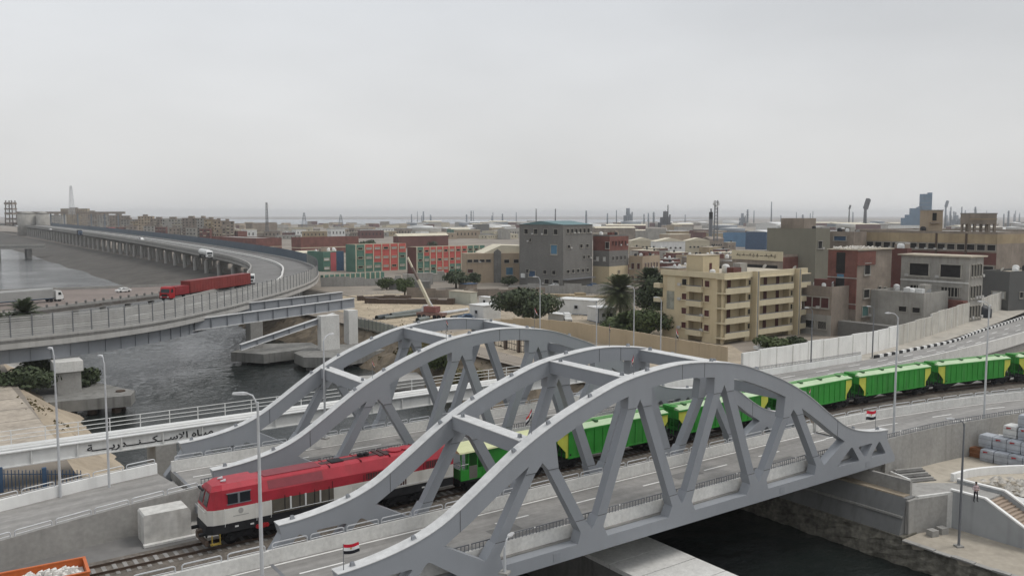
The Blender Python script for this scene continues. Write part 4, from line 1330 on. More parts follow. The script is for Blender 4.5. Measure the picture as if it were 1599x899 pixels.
# person in a pale shirt on the landing wall
def person(p, az):
    t = thing('person', 'person in pale pink shirt and dark trousers standing at the head of the stairs', 'person', tuple(p), az)
    bm = bmesh.new()
    J = {'pel': (0, 0, .93, .15, .11), 'spi': (0, 0, 1.15, .145, .10), 'che': (0, .01, 1.33, .17, .11), 'nek': (0, 0, 1.47, .055, .055), 'hed0': (0, .015, 1.56, .085, .095), 'hed': (0, .02, 1.66, .08, .095),
         'hl': (-.1, 0, .88, .09, .095), 'kl': (-.14, .03, .48, .062, .062), 'al': (-.17, -.02, .09, .045, .045), 'tl': (-.18, .15, .035, .04, .03),
         'hr': (.1, 0, .88, .09, .095), 'kr': (.13, .04, .48, .062, .062), 'ar': (.15, 0, .09, .045, .045), 'tr': (.17, .16, .035, .04, .03),
         'sl': (-.2, 0, 1.38, .065, .065), 'el': (-.29, -.02, 1.13, .046, .046), 'wl': (-.13, .19, 1.08, .033, .033), 'pl': (-.07, .24, 1.1, .035, .022),
         'sr': (.2, 0, 1.38, .065, .065), 'er': (.29, -.02, 1.13, .046, .046), 'wr': (.13, .19, 1.1, .033, .033), 'pr': (.07, .24, 1.12, .035, .022)}
    E_ = [('pel', 'spi'), ('spi', 'che'), ('che', 'nek'), ('nek', 'hed0'), ('hed0', 'hed'), ('pel', 'hl'), ('hl', 'kl'), ('kl', 'al'), ('al', 'tl'), ('pel', 'hr'), ('hr', 'kr'), ('kr', 'ar'), ('ar', 'tr'),
          ('che', 'sl'), ('sl', 'el'), ('el', 'wl'), ('wl', 'pl'), ('che', 'sr'), ('sr', 'er'), ('er', 'wr'), ('wr', 'pr')]
    ks = list(J)
    co = {k: list(J[k][:3]) for k in ks}
    rad = {k: J[k][3:] for k in ks}
    ed = list(E_)
    for sd, w in (('l', -1), ('r', 1)):                # five short finger chains from each palm
        bx, by, bz = J['p' + sd][:3]
        for q, (dx, dy, dz, ln) in enumerate(((-.3, .3, .5, .045), (-.6, .7, .25, .075), (-.65, .75, .05, .082), (-.6, .7, -.15, .076), (-.5, .6, -.35, .06))):
            n1, n2 = 'f%s%d' % (sd, q), 'g%s%d' % (sd, q)
            co[n1] = [bx + w * dx * ln, by + dy * ln * .6, bz + dz * ln]
            co[n2] = [bx + w * dx * ln * 1.9, by + dy * ln * .8, bz + dz * ln - .02]
            rad[n1] = (.010, .010); rad[n2] = (.008, .008)
            ed += [('p' + sd, n1), (n1, n2)]
    names = list(co)
    me = bpy.data.meshes.new('body')
    me.from_pydata([co[k] for k in names], [(names.index(a), names.index(b)) for a, b in ed], [])
    o = bpy.data.objects.new('body', me)
    COL.objects.link(o)
    md = o.modifiers.new('s', 'SKIN')
    for i, k in enumerate(names):
        me.skin_vertices[0].data[i].radius = rad[k]
    me.skin_vertices[0].data[0].use_root = True
    o.modifiers.new('ss', 'SUBSURF').levels = 1
    dg = bpy.context.evaluated_depsgraph_get()
    me2 = bpy.data.meshes.new_from_object(o.evaluated_get(dg))
    bpy.data.objects.remove(o)
    me2.materials.clear()
    for mt in (skin, shirt, trous, blk):
        me2.materials.append(mt)
    for pl in me2.polygons:
        c = pl.center
        if c.z < .09:
            pl.material_index = 3
        elif c.z < .97 and abs(c.y) < .17:
            pl.material_index = 2
        elif c.z < 1.47 and not (c.y > .12 and abs(c.x) < .2) :
            pl.material_index = 1
        elif c.z > 1.72 or (c.z > 1.6 and c.y < -.03):
            pl.material_index = 3
        else:
            pl.material_index = 0
        pl.use_smooth = True
    bo = inst(me2, 'body', t)
    MB().lathe([(.02, -.03), (.088, -.02), (.096, .02), (.08, .07), (.03, .1)], 10, (0, .0, 1.68)).build('hair', blk, t, True)
    MB().box(-.045, -.02, .098, .112, 1.63, 1.645).box(.02, .045, .098, .112, 1.63, 1.645).build('eyes', blk, t)
    MB().add([(-.015, .1, 1.585), (.015, .1, 1.585), (0, .1, 1.635), (0, .135, 1.59)], [(0, 1, 3), (1, 2, 3), (2, 0, 3)]).build('nose', skin, t)
    MB().box(-.025, .025, .1, .112, 1.555, 1.562).build('mouth', M('lips', (.15, .06, .05), .6, .05), t)
    return t
person(G(1523, 783, -1.36), R(150))

# wrapped bales in the yard
bale_m = M('bale_wrap', (.38, .40, .43), .45, .2, 1.1, bump=.5, fine=1.5)
bale_w = M('bale_wrap_white', (.58, .58, .56), .6, .14, 1.1, bump=.5)
b0 = G(1530, 719, -1.8)
bdir = (G(1599, 734, -1.8) - b0).normalized()
bnor = Vector((-bdir.y, bdir.x, 0))
if bnor.dot(FWH) < 0:
    bnor = -bnor
r_ = random.Random(31)
def bale(i, j, k, label, top=False):
    w, d, h = 1.28, 1.7, 1.22
    p = b0 + bdir * (w * (i + .5) + i * .06) + bnor * (d * (j + .5)) + Vector((0, 0, h * k + .02 * k))
    t = thing('wrapped_bale', label, 'bale', tuple(p), math.atan2(bdir.y, bdir.x) + r_.uniform(-.05, .05), group='wrapped bales in the yard')
    m = MB()
    x, y, z = w / 2 - .02, d / 2 - .03, h
    m.loft([[(-x * .96, -y * .96, .02), (x * .96, -y * .96, .02), (x * .96, y * .96, .02), (-x * .96, y * .96, .02)], [(-x, -y, .12), (x, -y, .12), (x, y, .12), (-x, y, .12)],
            [(-x - .03, -y - .03, .6), (x + .03, -y - .03, .6), (x + .02, y, .6), (-x - .02, y, .6)], [(-x, -y, z - .1), (x, -y, z - .1), (x, y, z - .1), (-x, y, z - .1)], [(-x * .95, -y * .95, z), (x * .95, -y * .95, z), (x * .95, y * .95, z), (-x * .95, y * .95, z)]])
    m.build('bale_body', bale_m if not top else bale_w, t)
    MB().box(-x - .035, x + .035, -y - .04, y + .03, .3, .33).box(-x - .035, x + .035, -y - .04, y + .03, .85, .88).build('strap', M('strap', (.2, .2, .21), .6, .1), t)
    if r_.random() < .6:
        MB().box(-.35, .1, -y - .05, -y - .034, .95, 1.07).box(-.3, -.2, -y - .05, -y - .034, .9, .95).build('red_mark', truck_red, t)
    return t
for i in range(7):
    bale(i, 0, 0, ['grey wrapped bale at the left foot of the yard stack', 'grey wrapped bale second from the left in the bottom row', 'grey wrapped bale third from the left in the bottom row', 'grey wrapped bale fourth in the bottom row, at the picture edge', 'grey bale of the bottom row beyond the picture edge', 'grey bale of the bottom row far beyond the edge', 'grey bale at the hidden end of the bottom row'][i]) if i < 4 else None
for i in range(4):
    bale(i - .45, .55, 1, ['grey bale overhanging the left end of the second row', 'grey bale second in the second row of the stack', 'grey bale third in the second row of the stack', 'grey bale at the right of the second row by the picture edge'][i])
for i in range(3):
    bale(i + 1.0, 1.1, 2, ['white-topped grey bale at the left of the third row', 'grey bale in the middle of the third row', 'grey bale at the right of the third row'][i], i == 0)
for i in range(2):
    bale(i + 1.9, 1.3, 3, ['grey bale at the left of the top row of the stack', 'grey bale at the right of the top row, cut by the picture edge'][i])
bale(-.2, 1.9, 0.6, 'white tarpaulin-covered bale behind the left end of the stack', True)
o = thing('timber_crate', 'small brown wooden crate at the left end of the bale stack', 'crate', tuple(b0 + bdir * -.75 + bnor * 1.2), math.atan2(bdir.y, bdir.x))
MB().box(-.6, .6, -.5, .5, .05, 1.0).build('crate_body', M('crate_wood', (.20, .085, .04), .9, .2, 2), o)
for z in (.1, .5, .9):
    MB().box(-.63, .63, -.53, .53, z - .04, z + .04).build('batten', M('batten_wood', (.26, .13, .07), .9, .2, 2), o)
for u, v, lab in ((1456, 833, 'small concrete box block by the wall on the quay, left one'), (1471, 829, 'small concrete box block by the wall on the quay, right one')):
    p = G(u, v + 3, -4.9)
    o = thing('paving_block', lab, 'block', tuple(p), R(-15), group='small blocks on the quay')
    MB().prism([(-.4, 0), (.4, 0), (.38, .55), (-.38, .55)], -.35, .35, 'xz').build('block_body', conc_m, o)
# dark steps down from the yard beside the abutment
ds = thing('yard_steps', 'short dark stone steps in the yard beside the end of the near arch', 'stairs', (31, -.8, -1.8), R(-20))
for k in range(6):
    MB().box(-1.6 + .0, 1.5, -1.3 + .36 * k, -1.0 + .36 * k, .0, .12 + .12 * k).build('step', conc_m if k % 2 else conc_d, ds)
MB().box(-1.85, -1.62, -1.5, 1.0, 0, .5).build('kerb', white_wall, ds)
# gravel heap and pit in the yard
m = MB()
c = G(1470, 700, -1.8)
for k in range(260):
    a, q = r_.uniform(0, 6.28), r_.random() ** .6 * 3.2
    x, y = c.x + q * math.cos(a) * 1.3, c.y + q * math.sin(a) * .5
    s = r_.uniform(.06, .2)
    z = -1.8 + .35 * max(0, 1 - q / 3.2)
    m.add([(x - s, y, z), (x, y - s, z), (x + s, y, z), (x, y + s, z), (x, y, z + s)], [(0, 1, 4), (1, 2, 4), (2, 3, 4), (3, 0, 4)])
o = m.build('gravel_heap', conc_m)
tag(o, 'low heap of grey gravel by the retaining wall in the yard', 'gravel')
o['kind'] = 'stuff'
ck = thing('stone_pit', 'square grey stone pit frame beside the gravel heap', 'pit', tuple(G(1468, 708, -1.8)), R(-10))
for a in ((-1, 1, -.7, -.5), (-1, 1, .5, .7), (-1, -.8, -.5, .5), (.8, 1, -.5, .5)):
    MB().box(*a, 0, .45).build('pit_wall', conc_m, ck)
MB().box(-.8, .8, -.5, .5, 0, .1).build('pit_bottom', hole, ck)

# ---------------------------------------------------------------- white pipe bridge with lettering
pb = thing('pipe_bridge', 'white pipe bridge with black Arabic lettering crossing the canal behind the arches', 'bridge', (0, 47, 0), world=True)
PX0, PX1 = -75, 40
gd = MB().box(PX0, PX1, 46.3, 46.55, .15, 1.4).build('girder', white_p, pb)
MB().box(PX0, PX1, 46.1, 46.75, 1.4, 1.5).box(PX0, PX1, 46.1, 46.75, .05, .15).build('flange', white_p, gd)
MB().box(PX0, PX1, 49.3, 49.55, .15, 1.4).build('girder', white_p, pb)
for y, r in ((47.3, .24), (48.2, .24), (48.9, .16)):
    MB().tube([(PX0, y, 1.42), (PX1, y, 1.42)], r, 12).build('pipe', white_p, pb, True)
MB().box(PX0, PX1, 46.8, 49.2, .9, 1.1).build('deck', conc_m, pb)
m = MB()
for k in range(40):
    x = PX0 + 1 + k * 2.9
    m2 = MB().box(x - .04, x + .04, 49.6, 49.68, 1.3, 2.75)
    m2.build('rail_post', white_p, pb)
for z in (1.9, 2.3, 2.75):
    MB().tube([(PX0, 49.64, z), (PX1, 49.64, z)], .04, 5).build('hand_rail', white_p, pb)
MB().tube([(PX0, 46.2, 1.95), (PX1, 46.2, 1.95)], .035, 5).build('hand_rail', white_p, pb)
for x in (-26, 26):
    MB().box(x - 1, x + 1, 46, 50, -7.6, .04).build('pier', conc_m, pb)
for k in range(30):
    x = PX0 + 2 + k * 3.9
    MB().box(x - .06, x + .06, 46.14, 46.3, .15, 1.4).build('stiffener', white_p, gd)
# lettering, visual order left to right (shaped forms of the words on the girder)
txt = '\uFE94\u0640\u0640\u0640\u0640\u0640\uFEF3\uFEAD\uFEAA\u0640\u0640\u0640\uFEE8\u0640\u0640\u0640\uFEDC\u0640\u0640\u0640\uFEB3\uFEFB\uFE8D \uFEE9\uFE8E\u0640\uFEF4\uFEE3'
cu = bpy.data.curves.new('lettering', 'FONT')
cu.body = txt
cu.size = 1.15
cu.extrude = .01
cu.offset = .022
to = bpy.data.objects.new('lettering_tmp', cu)
COL.objects.link(to)
dg = bpy.context.evaluated_depsgraph_get()
tme = bpy.data.meshes.new_from_object(to.evaluated_get(dg))
bpy.data.objects.remove(to)
tme.materials.clear()
tme.materials.append(M('letter_black', (.015, .015, .017), .7, .05))
xs = [v.co.x for v in tme.vertices] or [0, 1]
sx = 12.0 / max(1e-3, max(xs) - min(xs))
inst(tme, 'lettering', gd, loc=(-33.2 - min(xs) * sx, 46.28 , .45), rot=(R(90), 0, 0), scale=(sx, .78, 1))

# ---------------------------------------------------------------- curved flyover
FZ = 5.0
OUT = smooth_path([(-130, 96, FZ), (-80, 98, FZ), (-36, 102.6, FZ), (-14, 110.5, FZ), (4, 127, FZ), (17, 142.5, FZ), (30, 159, FZ), (46, 183, FZ), (60, 212, FZ), (73, 248, FZ + .3), (80, 285, FZ + .9), (82, 332, FZ + 1.8), (86, 459, FZ + 3.2), (88, 628, FZ + 4.4), (92, 890, FZ + 5.4), (96, 1250, FZ + 6), (90, 1500, FZ + 6)], 3.0)
WD = 22.0
def fly_w(p):
    return 13.5 + 8.5 * min(1, max(0, (p.y - 128) / 85))
def off_w(fr, d=0.0):
    return [p + (q - p) * (fly_w(p) * fr + d) for p, q in zip(OUT, offset(OUT, 1.0))]
INN = off_w(1.0)
MED = off_w(.5)
fly = thing('flyover', 'curving concrete and steel flyover crossing the canal and sweeping back to the left horizon', 'flyover', (58, 209, -2), world=True)
MB().strip(up(OUT, -.4), up(INN, -.4), .5).build('deck', asph_d, fly)
eb = MB().strip(OUT, offset(OUT, .45), 1.75).build('edge_beam', M('edge_concrete', (.40, .39, .37), .88, .1, .3, streak=.4, dirt=(.24, .23, .21)), fly)
ib = MB().strip(up(off_w(1.0, -.45), .75), up(INN, .75), 2.6).build('inner_barrier', conc_m, fly)
mb_ = MB().strip(up(MED, .35), up(offset(MED, .5), .35), .8).build('median_barrier', conc, fly)
near = [p for p in OUT if p.y < 175]
g1 = MB().strip(up(offset(near, 1.3), -1.75), up(offset(near, 1.6), -1.75), 2.3).build('steel_girder', steel, fly)
for p, q in zip(offset(near, 1.22), offset(near, 1.32)):
    if p.x > -64:
        d = (q - p).normalized()
        inst(MB().box(-.09, .03, -.06, .06, -4.0, -1.76).mesh('stiffener', steel_d), 'stiffener', g1, loc=p, rz=math.atan2(d.y, d.x))
MB().strip(up(offset(OUT, 5), -.92), up(off_w(1.0, -3), -.92), 2.2).build('box_girder', conc_d, fly)
slm_ = MB()
slm_.box(-1.48, 1.48, -.02, .02, .05, .12).box(-1.48, 1.48, -.02, .02, 3.12, 3.2)
for k in range(9):
    z = .16 + k * .325
    slm_.add([(-1.48, -.05, z), (1.48, -.05, z), (1.48, .05, z + .25), (-1.48, .05, z + .25)], [(0, 1, 2, 3)])
fence_me = slm_.mesh('fence_panel', M('fence_louvre', (.30, .295, .28), .7, .12, .5, streak=.25, dirt=(.12, .12, .11)))
fpost_me = MB().box(-.06, .06, -.09, .09, -.5, 3.3).mesh('fence_post', galv_d)
blue_me = MB().box(-1.49, 1.49, -.06, .06, 0, 3.2).mesh('noise_panel', blue_w)
ob_ = offset(OUT, .22)
far_j = None
for i in range(len(OUT) - 1):
    a, b = ob_[i], ob_[i + 1]
    d = b - a
    c = (a + b) / 2
    if c.y < 262 and c.x > -62:
        inst(fence_me, 'fence_panel', fly, loc=c, rz=math.atan2(d.y, d.x), scale=(d.length / 3.0, 1, 1))
        inst(fpost_me, 'fence_post', fly, loc=a, rz=math.atan2(d.y, d.x))
    elif 262 <= c.y < 1100:
        inst(blue_me, 'noise_panel', fly, loc=c, rz=math.atan2(d.y, d.x), scale=(d.length / 3.0, 1, 1))
pier_me = MB().lathe([(1.0, -15), (1.0, 0)], 12).mesh('pier', conc_m)
cap_me = MB().prism([(-8, 0), (8, 0), (8, .9), (-8, .9)], -.8, .8, 'xz').mesh('pier_cap', conc_m)
mid = off_w(.58)
for i in range(0, len(OUT), 7):
    p = mid[i]
    if p.y > 205 and p.y < 1200:
        d = OUT[min(i + 1, len(OUT) - 1)] - OUT[i - 1]
        az = math.atan2(d.y, d.x)
        for s in (-6.5, 1.0, 7.6):
            n_v = Vector((-math.sin(az), math.cos(az), 0))
            q = p + n_v * s
            inst(pier_me, 'pier', fly, loc=(q.x, q.y, p.z - 4.0), rz=az)
        inst(cap_me, 'pier_cap', fly, loc=(p.x, p.y, p.z - 4.0), rz=az + R(90))
for x, y in ((-76, 104), (12.6, 133.5)):
    MB().box(x - 1.3, x + 1.3, y - 1.6, y + 1.6, -7.5, .93).build('pier', conc_m, fly)
# pier in the water at left and its pile cap
fp = thing('flyover_pier', 'pale pier on a concrete pile cap at the left bank, under the flyover', 'pier', (-27.3, 104, -7), world=True)
MB().box(-28.6, -25.2, 102.6, 105.6, -4.3, .7).build('pier_column', conc_m, fp)
MB().box(-29.0, -24.9, 102.2, 106, -.9, .72).build('pier_head', conc, fp)
MB().prism([(-32, 97.5), (-19.5, 95.5), (-18.2, 99), (-22, 110), (-32, 112)], -6.0, -4.3, 'xy').build('pile_cap', M('pile_cap_grey', (.22, .215, .20), .9, .2, .4, streak=.5), fp)
for x, y in ((-21.3, 97.2), (-20.2, 99.5), (-24.5, 98.3), (-23, 104)):
    MB().lathe([(.7, -9), (.7, 1.9 if x == -20.2 else 0)], 10, (x, y, -6.0)).build('pile', rust, fp)
# unfinished steel girders on two tall piers
sg = thing('girder_bridge', 'unfinished grey steel girders on two tall piers by the far arch bridge', 'bridge', (22, 122, -5), world=True)
def igird(a, b, h, nm='steel_girder'):
    a = Vector(a); b = Vector(b)
    g = MB().bar(a - Vector((0, 0, h / 2)), b - Vector((0, 0, h / 2)), .25, h).build(nm, steel, sg)
    MB().bar(a, b, .9, .1).bar(a - Vector((0, 0, h)), b - Vector((0, 0, h)), .9, .1).build('flange', M('flange_skylit_tone', (.42, .425, .425), .6), g)
    n = int((b - a).length / 3.2)
    for k in range(1, n):
        p = a.lerp(b, k / n)
        MB().box(p.x - .05, p.x + .05, p.y - .4, p.y + .4, p.z - h + .05, p.z - .05).build('stiffener', steel_d, g)
igird((-6, 121.2, 3.5), (33.6, 129.2, 5.0), 2.1)
igird((10, 137, 4.4), (37, 143, 5.2), 2.1)
igird((4.5, 117.5, -1.3), (25.5, 121.8, 2.9), 1.1)
MB().box(21.6, 25.6, 119.2, 121.2, -4.3, 2.75).build('pier_wall', conc, sg)
MB().box(29.9, 32.0, 124.0, 126.6, -4.3, 2.9).build('pier_wall', conc, sg)
MB().prism([(15.5, 113.6), (20.0, 109.8), (33, 113), (33.5, 124), (22, 126), (16, 120)], -6.3, -4.3, 'xy').build('pile_cap', M('pile_cap_grey', (.22, .215, .20), .9), sg)
MB().prism([(6.5, 130), (11.0, 123.5), (24, 125.5), (25, 133), (14, 138)], -6.5, -4.6, 'xy').build('pile_cap', M('pile_cap_grey', (.22, .215, .20), .9), sg)
for x, y in ((17, 114.5), (20.5, 112), (25, 113.5), (29.5, 114.5), (9, 129), (12.5, 126), (17, 127)):
    MB().lathe([(.65, -9), (.65, 0)], 10, (x, y, -6.2)).build('pile', conc_d, sg)
cp = thing('pile_cap', 'pale concrete pile cap seen through the left braces of the far arch', 'pile cap', (18, 86, -6), world=True)
MB().prism([(15, 84.5), (24.5, 82), (26.5, 88.5), (16.5, 91)], -6.2, -4.6, 'xy').build('cap_block', conc_m, cp)
for x, y in ((17.5, 86), (22, 85.2), (23.5, 88)):
    MB().lathe([(.6, -9), (.6, 0)], 10, (x, y, -6.1)).build('pile', conc_d, cp)

# ---------------------------------------------------------------- low road bridge and the bridge behind it
lb = thing('road_bridge', 'low road bridge carrying the white lorry behind the flyover', 'bridge', (0, 225, -2), world=True)
q0, q1, q2, q3 = G(-90, 504, -.6), G(272, 458.5, -.6), G(290, 446, -.6), G(-90, 459, -.6)
nN = 24
na = [q0.lerp(q1, k / nN) for k in range(nN + 1)]
fa = [q3.lerp(q2, k / nN) for k in range(nN + 1)]
MB().strip(na, fa, .9).build('deck', M('low_road', (.20, .165, .145), .9, .15, .1, fine=.6), lb)
MB().strip(up(na, .75), up(offset(na, .3), .75), 1.9).build('parapet', conc_m, lb)
MB().strip(up(offset(fa, -.3), .8), up(fa, .8), .9).build('parapet', conc_m, lb)
for k in range(0, nN, 1):
    p = na[k]
    MB().box(p.x - .25, p.x + .25, p.y - .2, p.y + .3, p.z + .74, p.z + 1.3).build('parapet_post', conc_d, lb)
    if k % 3 == 0:
        MB().box(p.x - .6, p.x + .6, p.y + .5, p.y + 3, -8, p.z - .85).build('pier', conc_d, lb)
fb = thing('road_bridge', 'far road bridge over the canal near the left picture edge', 'bridge', (0, 640, -2), world=True)
MB().box(-60, 34, 640, 655, -.3, 1.6).build('deck', conc_m, fb)
MB().box(-60, 34, 639.6, 640, 1.6, 2.9).build('parapet', conc_m, fb)
for x in (-18, 5, 24):
    MB().box(x - 1.6, x + 1.6, 641, 654, -8, -.28).build('pier', conc_d, fb)

# ---------------------------------------------------------------- vehicles
tyre_me = MB().lathe([(.2, -.12), (.46, -.14), (.5, -.1), (.5, .1), (.46, .14), (.2, .12)], 14, axis='y').mesh('wheel', rubber, True)
def wheels(par, xs, w, r=.5):
    for x in xs:
        for s in (-1, 1):
            inst(tyre_me, 'wheel', par, loc=(x, s * w, r), scale=(r * 2, 1, r * 2))
def truck_cab(par, mat, x=0.0, h=3.0):
    c = MB().prism([(x, .6), (x + .0, 1.7), (x + .18, 1.75), (x + .45, h - .35), (x + .7, h), (x + 2.1, h + .1), (x + 2.1, .6)], -1.22, 1.22, 'xz').build('cab', mat, par)
    MB().add([(x + .15, -1.05, 1.78), (x + .15, 1.05, 1.78), (x + .42, 1.0, h - .4), (x + .42, -1.0, h - .4)], [(0, 1, 2, 3)]).build('windscreen', glass, c)
    for s in (-1, 1):
        MB().prism([(x + .55, 1.8), (x + 1.45, 1.8), (x + 1.45, h - .45), (x + .75, h - .45)], s * 1.225 - .01, s * 1.225 + .01, 'xz').build('side_window', glass, c)
        MB().box(x - .03, x + .02, s * .85 - .2, s * .85 + .2, .8, 1.0).build('headlight', white_p, c)
    MB().box(x - .04, x + .05, -.7, .7, 1.05, 1.5).build('grille', blk, c)
    MB().box(x - .06, x + .2, -1.25, 1.25, .45, .72).build('bumper', blk, c)
    return c
def lorry(label, p, az, cabm, loadm, L=12.2, kind='container', gap=2.6):
    t = thing('lorry', label, 'lorry', tuple(p), az)
    truck_cab(t, cabm)
    MB().box(1.9, gap + L, -.45, .45, .75, 1.02).build('chassis', blk, t)
    if kind == 'container':
        b = MB().box(gap, gap + L, -1.22, 1.22, 1.15, 3.75).build('container', loadm, t)
        for k in range(int(L / .6)):
            x = gap + .3 + k * .6
            MB().box(x, x + .25, -1.25, 1.25, 1.3, 3.6).build('corrugation', loadm, b) if k % 2 == 0 else None
        MB().box(gap - .02, gap + L + .02, -1.26, 1.26, 3.72, 3.8).box(gap - .02, gap + L + .02, -1.26, 1.26, 1.1, 1.2).build('frame_rail', loadm, b)
    elif kind == 'tarp':
        b = MB().prism([(-1.25, 1.1), (1.25, 1.1), (1.28, 3.5), (.9, 3.85), (-.9, 3.85), (-1.28, 3.5)], gap, gap + L, 'yz').build('trailer_body', loadm, t)
        MB().box(gap, gap + L, -1.3, 1.3, 1.0, 1.12).build('bed_rail', blue_p, b)
    elif kind == 'tank':
        MB().tube([(gap, 0, 2.35), (gap + .25, 0, 2.35), (gap + L - .25, 0, 2.35), (gap + L, 0, 2.35)], [.9, 1.22, 1.22, .9], 18).build('tank', loadm, t, True)
        for k in range(3):
            MB().lathe([(.3, 0), (.3, .18)], 10, (gap + L * (.25 + .25 * k), 0, 3.5)).build('hatch', galv, t)
        MB().box(gap, gap + L, -.9, .9, 1.0, 1.3).build('saddle', blk, t)
    elif kind == 'empty':
        MB().box(gap, gap + L, -1.22, 1.22, 1.02, 1.2).build('flatbed', loadm, t)
        MB().box(gap, gap + .12, -1.2, 1.2, 1.2, 2.0).build('headboard', loadm, t)
    wheels(t, [1.1, gap + .6] + [gap + L - 1 - 1.3 * k for k in range(3 if L > 9 else 1)], 1.02)
    return t
def car(label, p, az, mat, van=False, L=4.3, group='parked and passing cars'):
    t = thing('car', label, 'car', tuple(p), az, group=group)
    h = 1.95 if van else 1.45
    MB().prism([(0, .35), (0, .75), (.12, .85), (1.0, .95), (L - .4, .98), (L, .85), (L, .35)], -.85, .85, 'xz').build('body', mat, t)
    pr2 = [(.95, .95), (1.65, h - .06), (1.9, h), (L - (.25 if van else 1.2), h), (L - (.1 if van else .45), .97)]
    cbn = MB().loft([[(x, -.82, z) if z < 1 else (x, -.68, z) for x, z in pr2], [(x, .82, z) if z < 1 else (x, .68, z) for x, z in pr2]]).build('cabin', mat, t)
    for s in (-1, 1):
        MB().add([(1.3, s * .815, 1.02), (L - .75, s * .815, 1.02), (L - (.5 if van else 1.25), s * .70, h - .1), (1.8, s * .70, h - .1)], [(0, 1, 2, 3)]).build('side_window', glass, cbn)
        MB().box(-.02, .03, s * .6 - .15, s * .6 + .15, .6, .75).build('headlight', white_p, t)
    MB().add([(1.02, -.7, 1.03), (1.02, .7, 1.03), (1.62, .62, h - .1), (1.62, -.62, h - .1)], [(0, 1, 2, 3)]).build('windscreen', glass, cbn)
    wheels(t, [.85, L - .85], .76, .32)
    return t
def on_fly(u, v, dz=-.4):
    p_ = G(u, v, FZ + dz)
    for _ in range(12):
        zz = min(OUT, key=lambda q: abs(q.y - p_.y) + (0 if q.x > 40 else 500)).z if p_.y > 215 else FZ
        p_ = G(u, v, zz + dz)
    return p_
def dirto(a, b):
    return math.atan2(b.y - a.y, b.x - a.x)
# red lorry heading left on the inner lanes
fr = on_fly(257, 470)
bk = on_fly(392, 441)
az = dirto(fr, bk)
rl_ = lorry('red lorry with a long red container on the flyover', fr, dirto(fr, on_fly(386, 449)), truck_red, cont_red, 27, 'container', 8.0)
MB().box(2.4, 7.7, -1.15, 1.15, 1.05, 2.9).build('front_load', M('load_darkred', (.22, .02, .024), .6, .15), rl_)
p = on_fly(391, 446)
lorry('small white flatbed lorry following the red container lorry', p, dirto(p, on_fly(384, 432)) , white_p, blk, 4.5, 'empty', 2.3)
p = on_fly(328, 404)
lorry('white tanker lorry on the returning leg of the flyover', p, math.atan2(-RT.y * .52 + FWH.y * .85, -RT.x * .52 + FWH.x * .85), white_p, white_p, 14.0, 'tank', 2.5)
p = on_fly(126, 368)
lorry('dark lorry far along the flyover', p, dirto(p, on_fly(108, 364.5)), blue_p, blk, 8, 'tarp', 2.4)
for u, v, lab in ((223, 376, 'white van on the far part of the flyover'), (80, 359.5, 'tiny white car far along the flyover, left of the dark lorry'), (27, 354, 'tiny white car at the far end of the flyover')):
    p = on_fly(u, v)
    car(lab, p, R(95), white_p, 'van' in lab, 5.0)
p = G(96, 469.5, -.6)
lorry('white lorry with a long grey tarpaulin trailer on the low road bridge', p, dirto(p, G(-40, 481, -.6)), white_p, M('tarp_grey', (.30, .30, .29), .8, .1, .3), 24, 'tarp', 2.8)
p = G(182, 457, -.6)
car('white saloon car on the low road bridge', p, dirto(p, G(205, 455, -.6)), white_p, L=4.6)

# ---------------------------------------------------------------- the town: building helpers
win_fr = MB()
for a in ((-.56, .56, -.12, .03, 0, .07), (-.58, .58, -.26, .03, .94, 1.01), (-.56, -.49, -.16, .03, .07, .94), (.49, .56, -.16, .03, .07, .94)):
    win_fr.box(*a)
win_fr.box(-.62, .62, -.24, .02, -.06, 0)
PANE = {}
FRM = {}
def pane_me(mat):
    if mat.name not in PANE:
        PANE[mat.name] = MB().box(-.49, .49, -.02, .03, .07, .94).mesh('pane', mat)
    return PANE[mat.name]
def frame_me(mat):
    if mat.name not in FRM:
        FRM[mat.name] = win_fr.mesh('window', mat)
    return FRM[mat.name]
def cross_u(b, d, u):
    """length along direction d from point b at which the sight column u is met"""
    k = (u - 799.5) / FPX
    o = b - CAM
    return (k * o.dot(FW) - o.dot(RT)) / (d.dot(RT) - k * d.dot(FW))
BLDS = []
tank_me = MB().lathe([(.5, 0), (.55, .1), (.55, .95), (.35, 1.15), (.12, 1.2)], 10).mesh('roof_tank', white_p, True)
tankd_me = MB().lathe([(.5, 0), (.55, .1), (.55, .95), (.35, 1.15), (.12, 1.2)], 10).mesh('roof_tank', blk, True)
ac_me = MB().box(-.4, .4, -.35, 0, 0, .55).mesh('air_conditioner', M('ac_white', (.45, .44, .42), .7, .1, 1))
dish_me = MB().lathe([(.02, .0), (.3, .06), (.5, .18)], 10, axis='y').mesh('satellite_dish', galv)
hutw = {}
